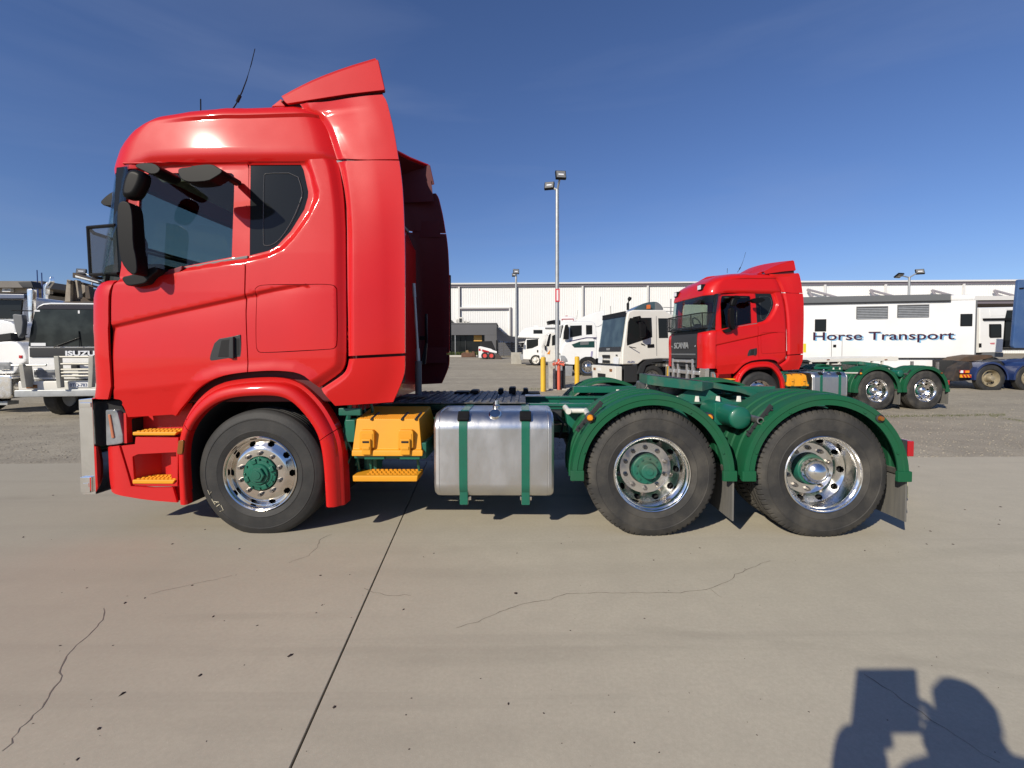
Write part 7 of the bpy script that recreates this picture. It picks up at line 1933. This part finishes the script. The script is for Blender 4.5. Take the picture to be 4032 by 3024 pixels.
mb = MB(); mb.lathe([(.0, .125), (.07, .105), (.1, .05), (.098, -.02), (.08, -.07), (.0, -.10)], c=(0, .04, 1.545), n=20, axis='z'); hr = mb.build('hair', material('hair', (.03, .022, .018), .8), ph)
M['skin'] = material('skin', (.45, .28, .20), .6)
mb = MB(); mb.lathe([(.0, .03), (.015, .02), (.02, -.01), (.0, -.025)], c=(0, .15, 1.50), n=10, axis='z'); mb.build('nose', M['skin'], ph)
# hands: palm, thumb and four bent fingers closing on the tablet edges
for s_, wr in ((-1, (-.225, .27, 1.35)), (1, (.035, .26, 1.37))):
    h_ = empty('hand', (wr[0], wr[1] - .11, wr[2]), 0, ph)
    mb = MB(); mb.tube([(0, 0, 0), (-s_ * .01, .04, .02), (-s_ * .02, .07, .03)], [.03, .042, .036], 10); mb.build('palm', M['skin'], h_)
    for k, L0 in enumerate((.075, .085, .08, .065)):
        mb = MB(); z0 = .055 - k * .022; mb.tube([(-s_ * .02, .07, z0), (-s_ * .015, .07 + L0 * .45, z0 + .004), (-s_ * .03, .07 + L0 * .62, z0 + .004), (-s_ * (.03 + L0 * .3), .07 + L0 * .62, z0)], [.0095, .009, .0085, .0075], 8); mb.build('finger', M['skin'], h_)
    mb = MB(); mb.tube([(-s_ * .01, .02, .03), (-s_ * .035, .045, .05), (-s_ * .06, .055, .055)], [.012, .011, .009], 8); mb.build('thumb', M['skin'], h_)

# dark crumbs and bark chips on the apron
rnd = random.Random(21)
mb = MB()
def chip(p, s_):
    n = rnd.randint(5, 7); a0 = rnd.uniform(0, 6.28); bm = mb.bm; e = rnd.uniform(.4, .9); rz = rnd.uniform(0, 3.14)
    def q(a, r_): x = math.cos(a) * r_; y = math.sin(a) * r_ * e; return (p.x + x * math.cos(rz) - y * math.sin(rz), p.y + x * math.sin(rz) + y * math.cos(rz))
    bot = [bm.verts.new((*q(a0 + 6.283 * k / n, s_ * rnd.uniform(.7, 1.1)), .0005)) for k in range(n)]; top = bm.verts.new((p.x, p.y, s_ * .5))
    for k in range(n): bm.faces.new((bot[k], bot[(k + 1) % n], top))
for px, py, s_ in [(x * .7685, 1900 + y * .7685, z) for x, y, z in ((1488, 886, .016), (627, 1084, .016), (1025, 988, .012), (1714, 1150, .011), (640, 617, .013), (507, 1260, .011), (1092, 687, .011), (883, 315, .012), (742, 592, .009), (1642, 476, .010), (1318, 733, .008), (1650, 628, .008), (1620, 668, .007), (397, 1418, .009), (985, 527, .009), (308, 836, .009), (445, 540, .007), (119, 280, .014), (272, 66, .014), (1226, 340, .011), (1050, 241, .010), (2068, 650, .007), (579, 835, .006), (1792, 472, .006))]:
    chip(ground_pt(px, py), s_)
for px, py, s_ in [(1500 + x * .678, 1900 + y * .678, z) for x, y, z in ((784, 643, .014), (741, 1285, .008), (132, 737, .010), (308, 411, .008), (248, 432, .007), (790, 410, .007), (1047, 354, .008), (1583, 451, .009), (1852, 380, .008), (1530, 790, .007), (1100, 860, .007), (945, 1340, .006))]: chip(ground_pt(px, py), s_)
for px, py, s_ in [(3300 + x * .3617, 1600 + y * .3617, z) for x, y, z in ((880, 660, .014), (1005, 1360, .012), (1250, 1502, .010), (1760, 1240, .012), (1748, 1285, .012), (1770, 1095, .012), (965, 1500, .009), (290, 1570, .008), (1380, 1125, .010))]: chip(ground_pt(px, py), s_)
for k in range(120):
    px, py = rnd.uniform(0, 4032), 1850 + rnd.random() ** 1.5 * 1170; chip(ground_pt(px, py), rnd.uniform(.0015, .005))
o = mb.build('bark_chips', material('dark_chips', (.035, .024, .022), .9), None, 0); tag(o, 'scattered dark crumbs and bark chips on the concrete', 'debris', kind='stuff')
# loose stones on the gravel
mb = MB()
def stone(p, s_):
    bm = mb.bm; vs = []
    for dx_, dy_, dz in ((1, 0, .1), (0, 1, .1), (-1, 0, .1), (0, -1, .1), (0, 0, .7)): vs.append(bm.verts.new((p.x + dx_ * s_ * rnd.uniform(.7, 1.2), p.y + dy_ * s_ * rnd.uniform(.7, 1.2), p.z + dz * s_)))
    for a, b in ((0, 1), (1, 2), (2, 3), (3, 0)): bm.faces.new((vs[a], vs[b], vs[4]))
for k in range(5200):
    py = 1560 + rnd.random() * 265; px = rnd.uniform(-60, 4090); p = yard_pt(px, py) if k % 1 == 0 else None
    lim = EA.y + (EB.y - EA.y) * (p.x - EA.x) / (EB.x - EA.x)
    if p.y > lim + .06: stone(p, rnd.uniform(.006, .022))
o = mb.build('loose_stones', M['gravel'], None, 0); tag(o, 'loose stones strewn over the gravel yard', 'gravel', kind='stuff')
# weeds along two lines in the gravel
bm = bmesh.new()
for (pa, pb, n) in (((3470, 1641), (3960, 1634), 420), ((3300, 1646), (3480, 1642), 60), ((1960, 1537), (2140, 1531), 160), ((3900, 1640), (4032, 1660), 60)):
    for k in range(n):
        f = rnd.random(); q = yard_pt(pa[0] + (pb[0] - pa[0]) * f, pa[1] + (pb[1] - pa[1]) * f + rnd.gauss(0, 2.2)); h = rnd.uniform(.012, .05); a = rnd.uniform(0, 6.28); l_ = .03
        bm.faces.new([bm.verts.new((q.x - .006, q.y, q.z)), bm.verts.new((q.x + .006, q.y, q.z)), bm.verts.new((q.x + math.cos(a) * l_, q.y + math.sin(a) * l_, q.z + h))])
o = link('weeds', finish(bm, 'weeds', 0), material('dry_weeds', (.11, .12, .04), .8), None); tag(o, 'sparse dry weeds in thin lines on the gravel', 'weeds', kind='stuff')
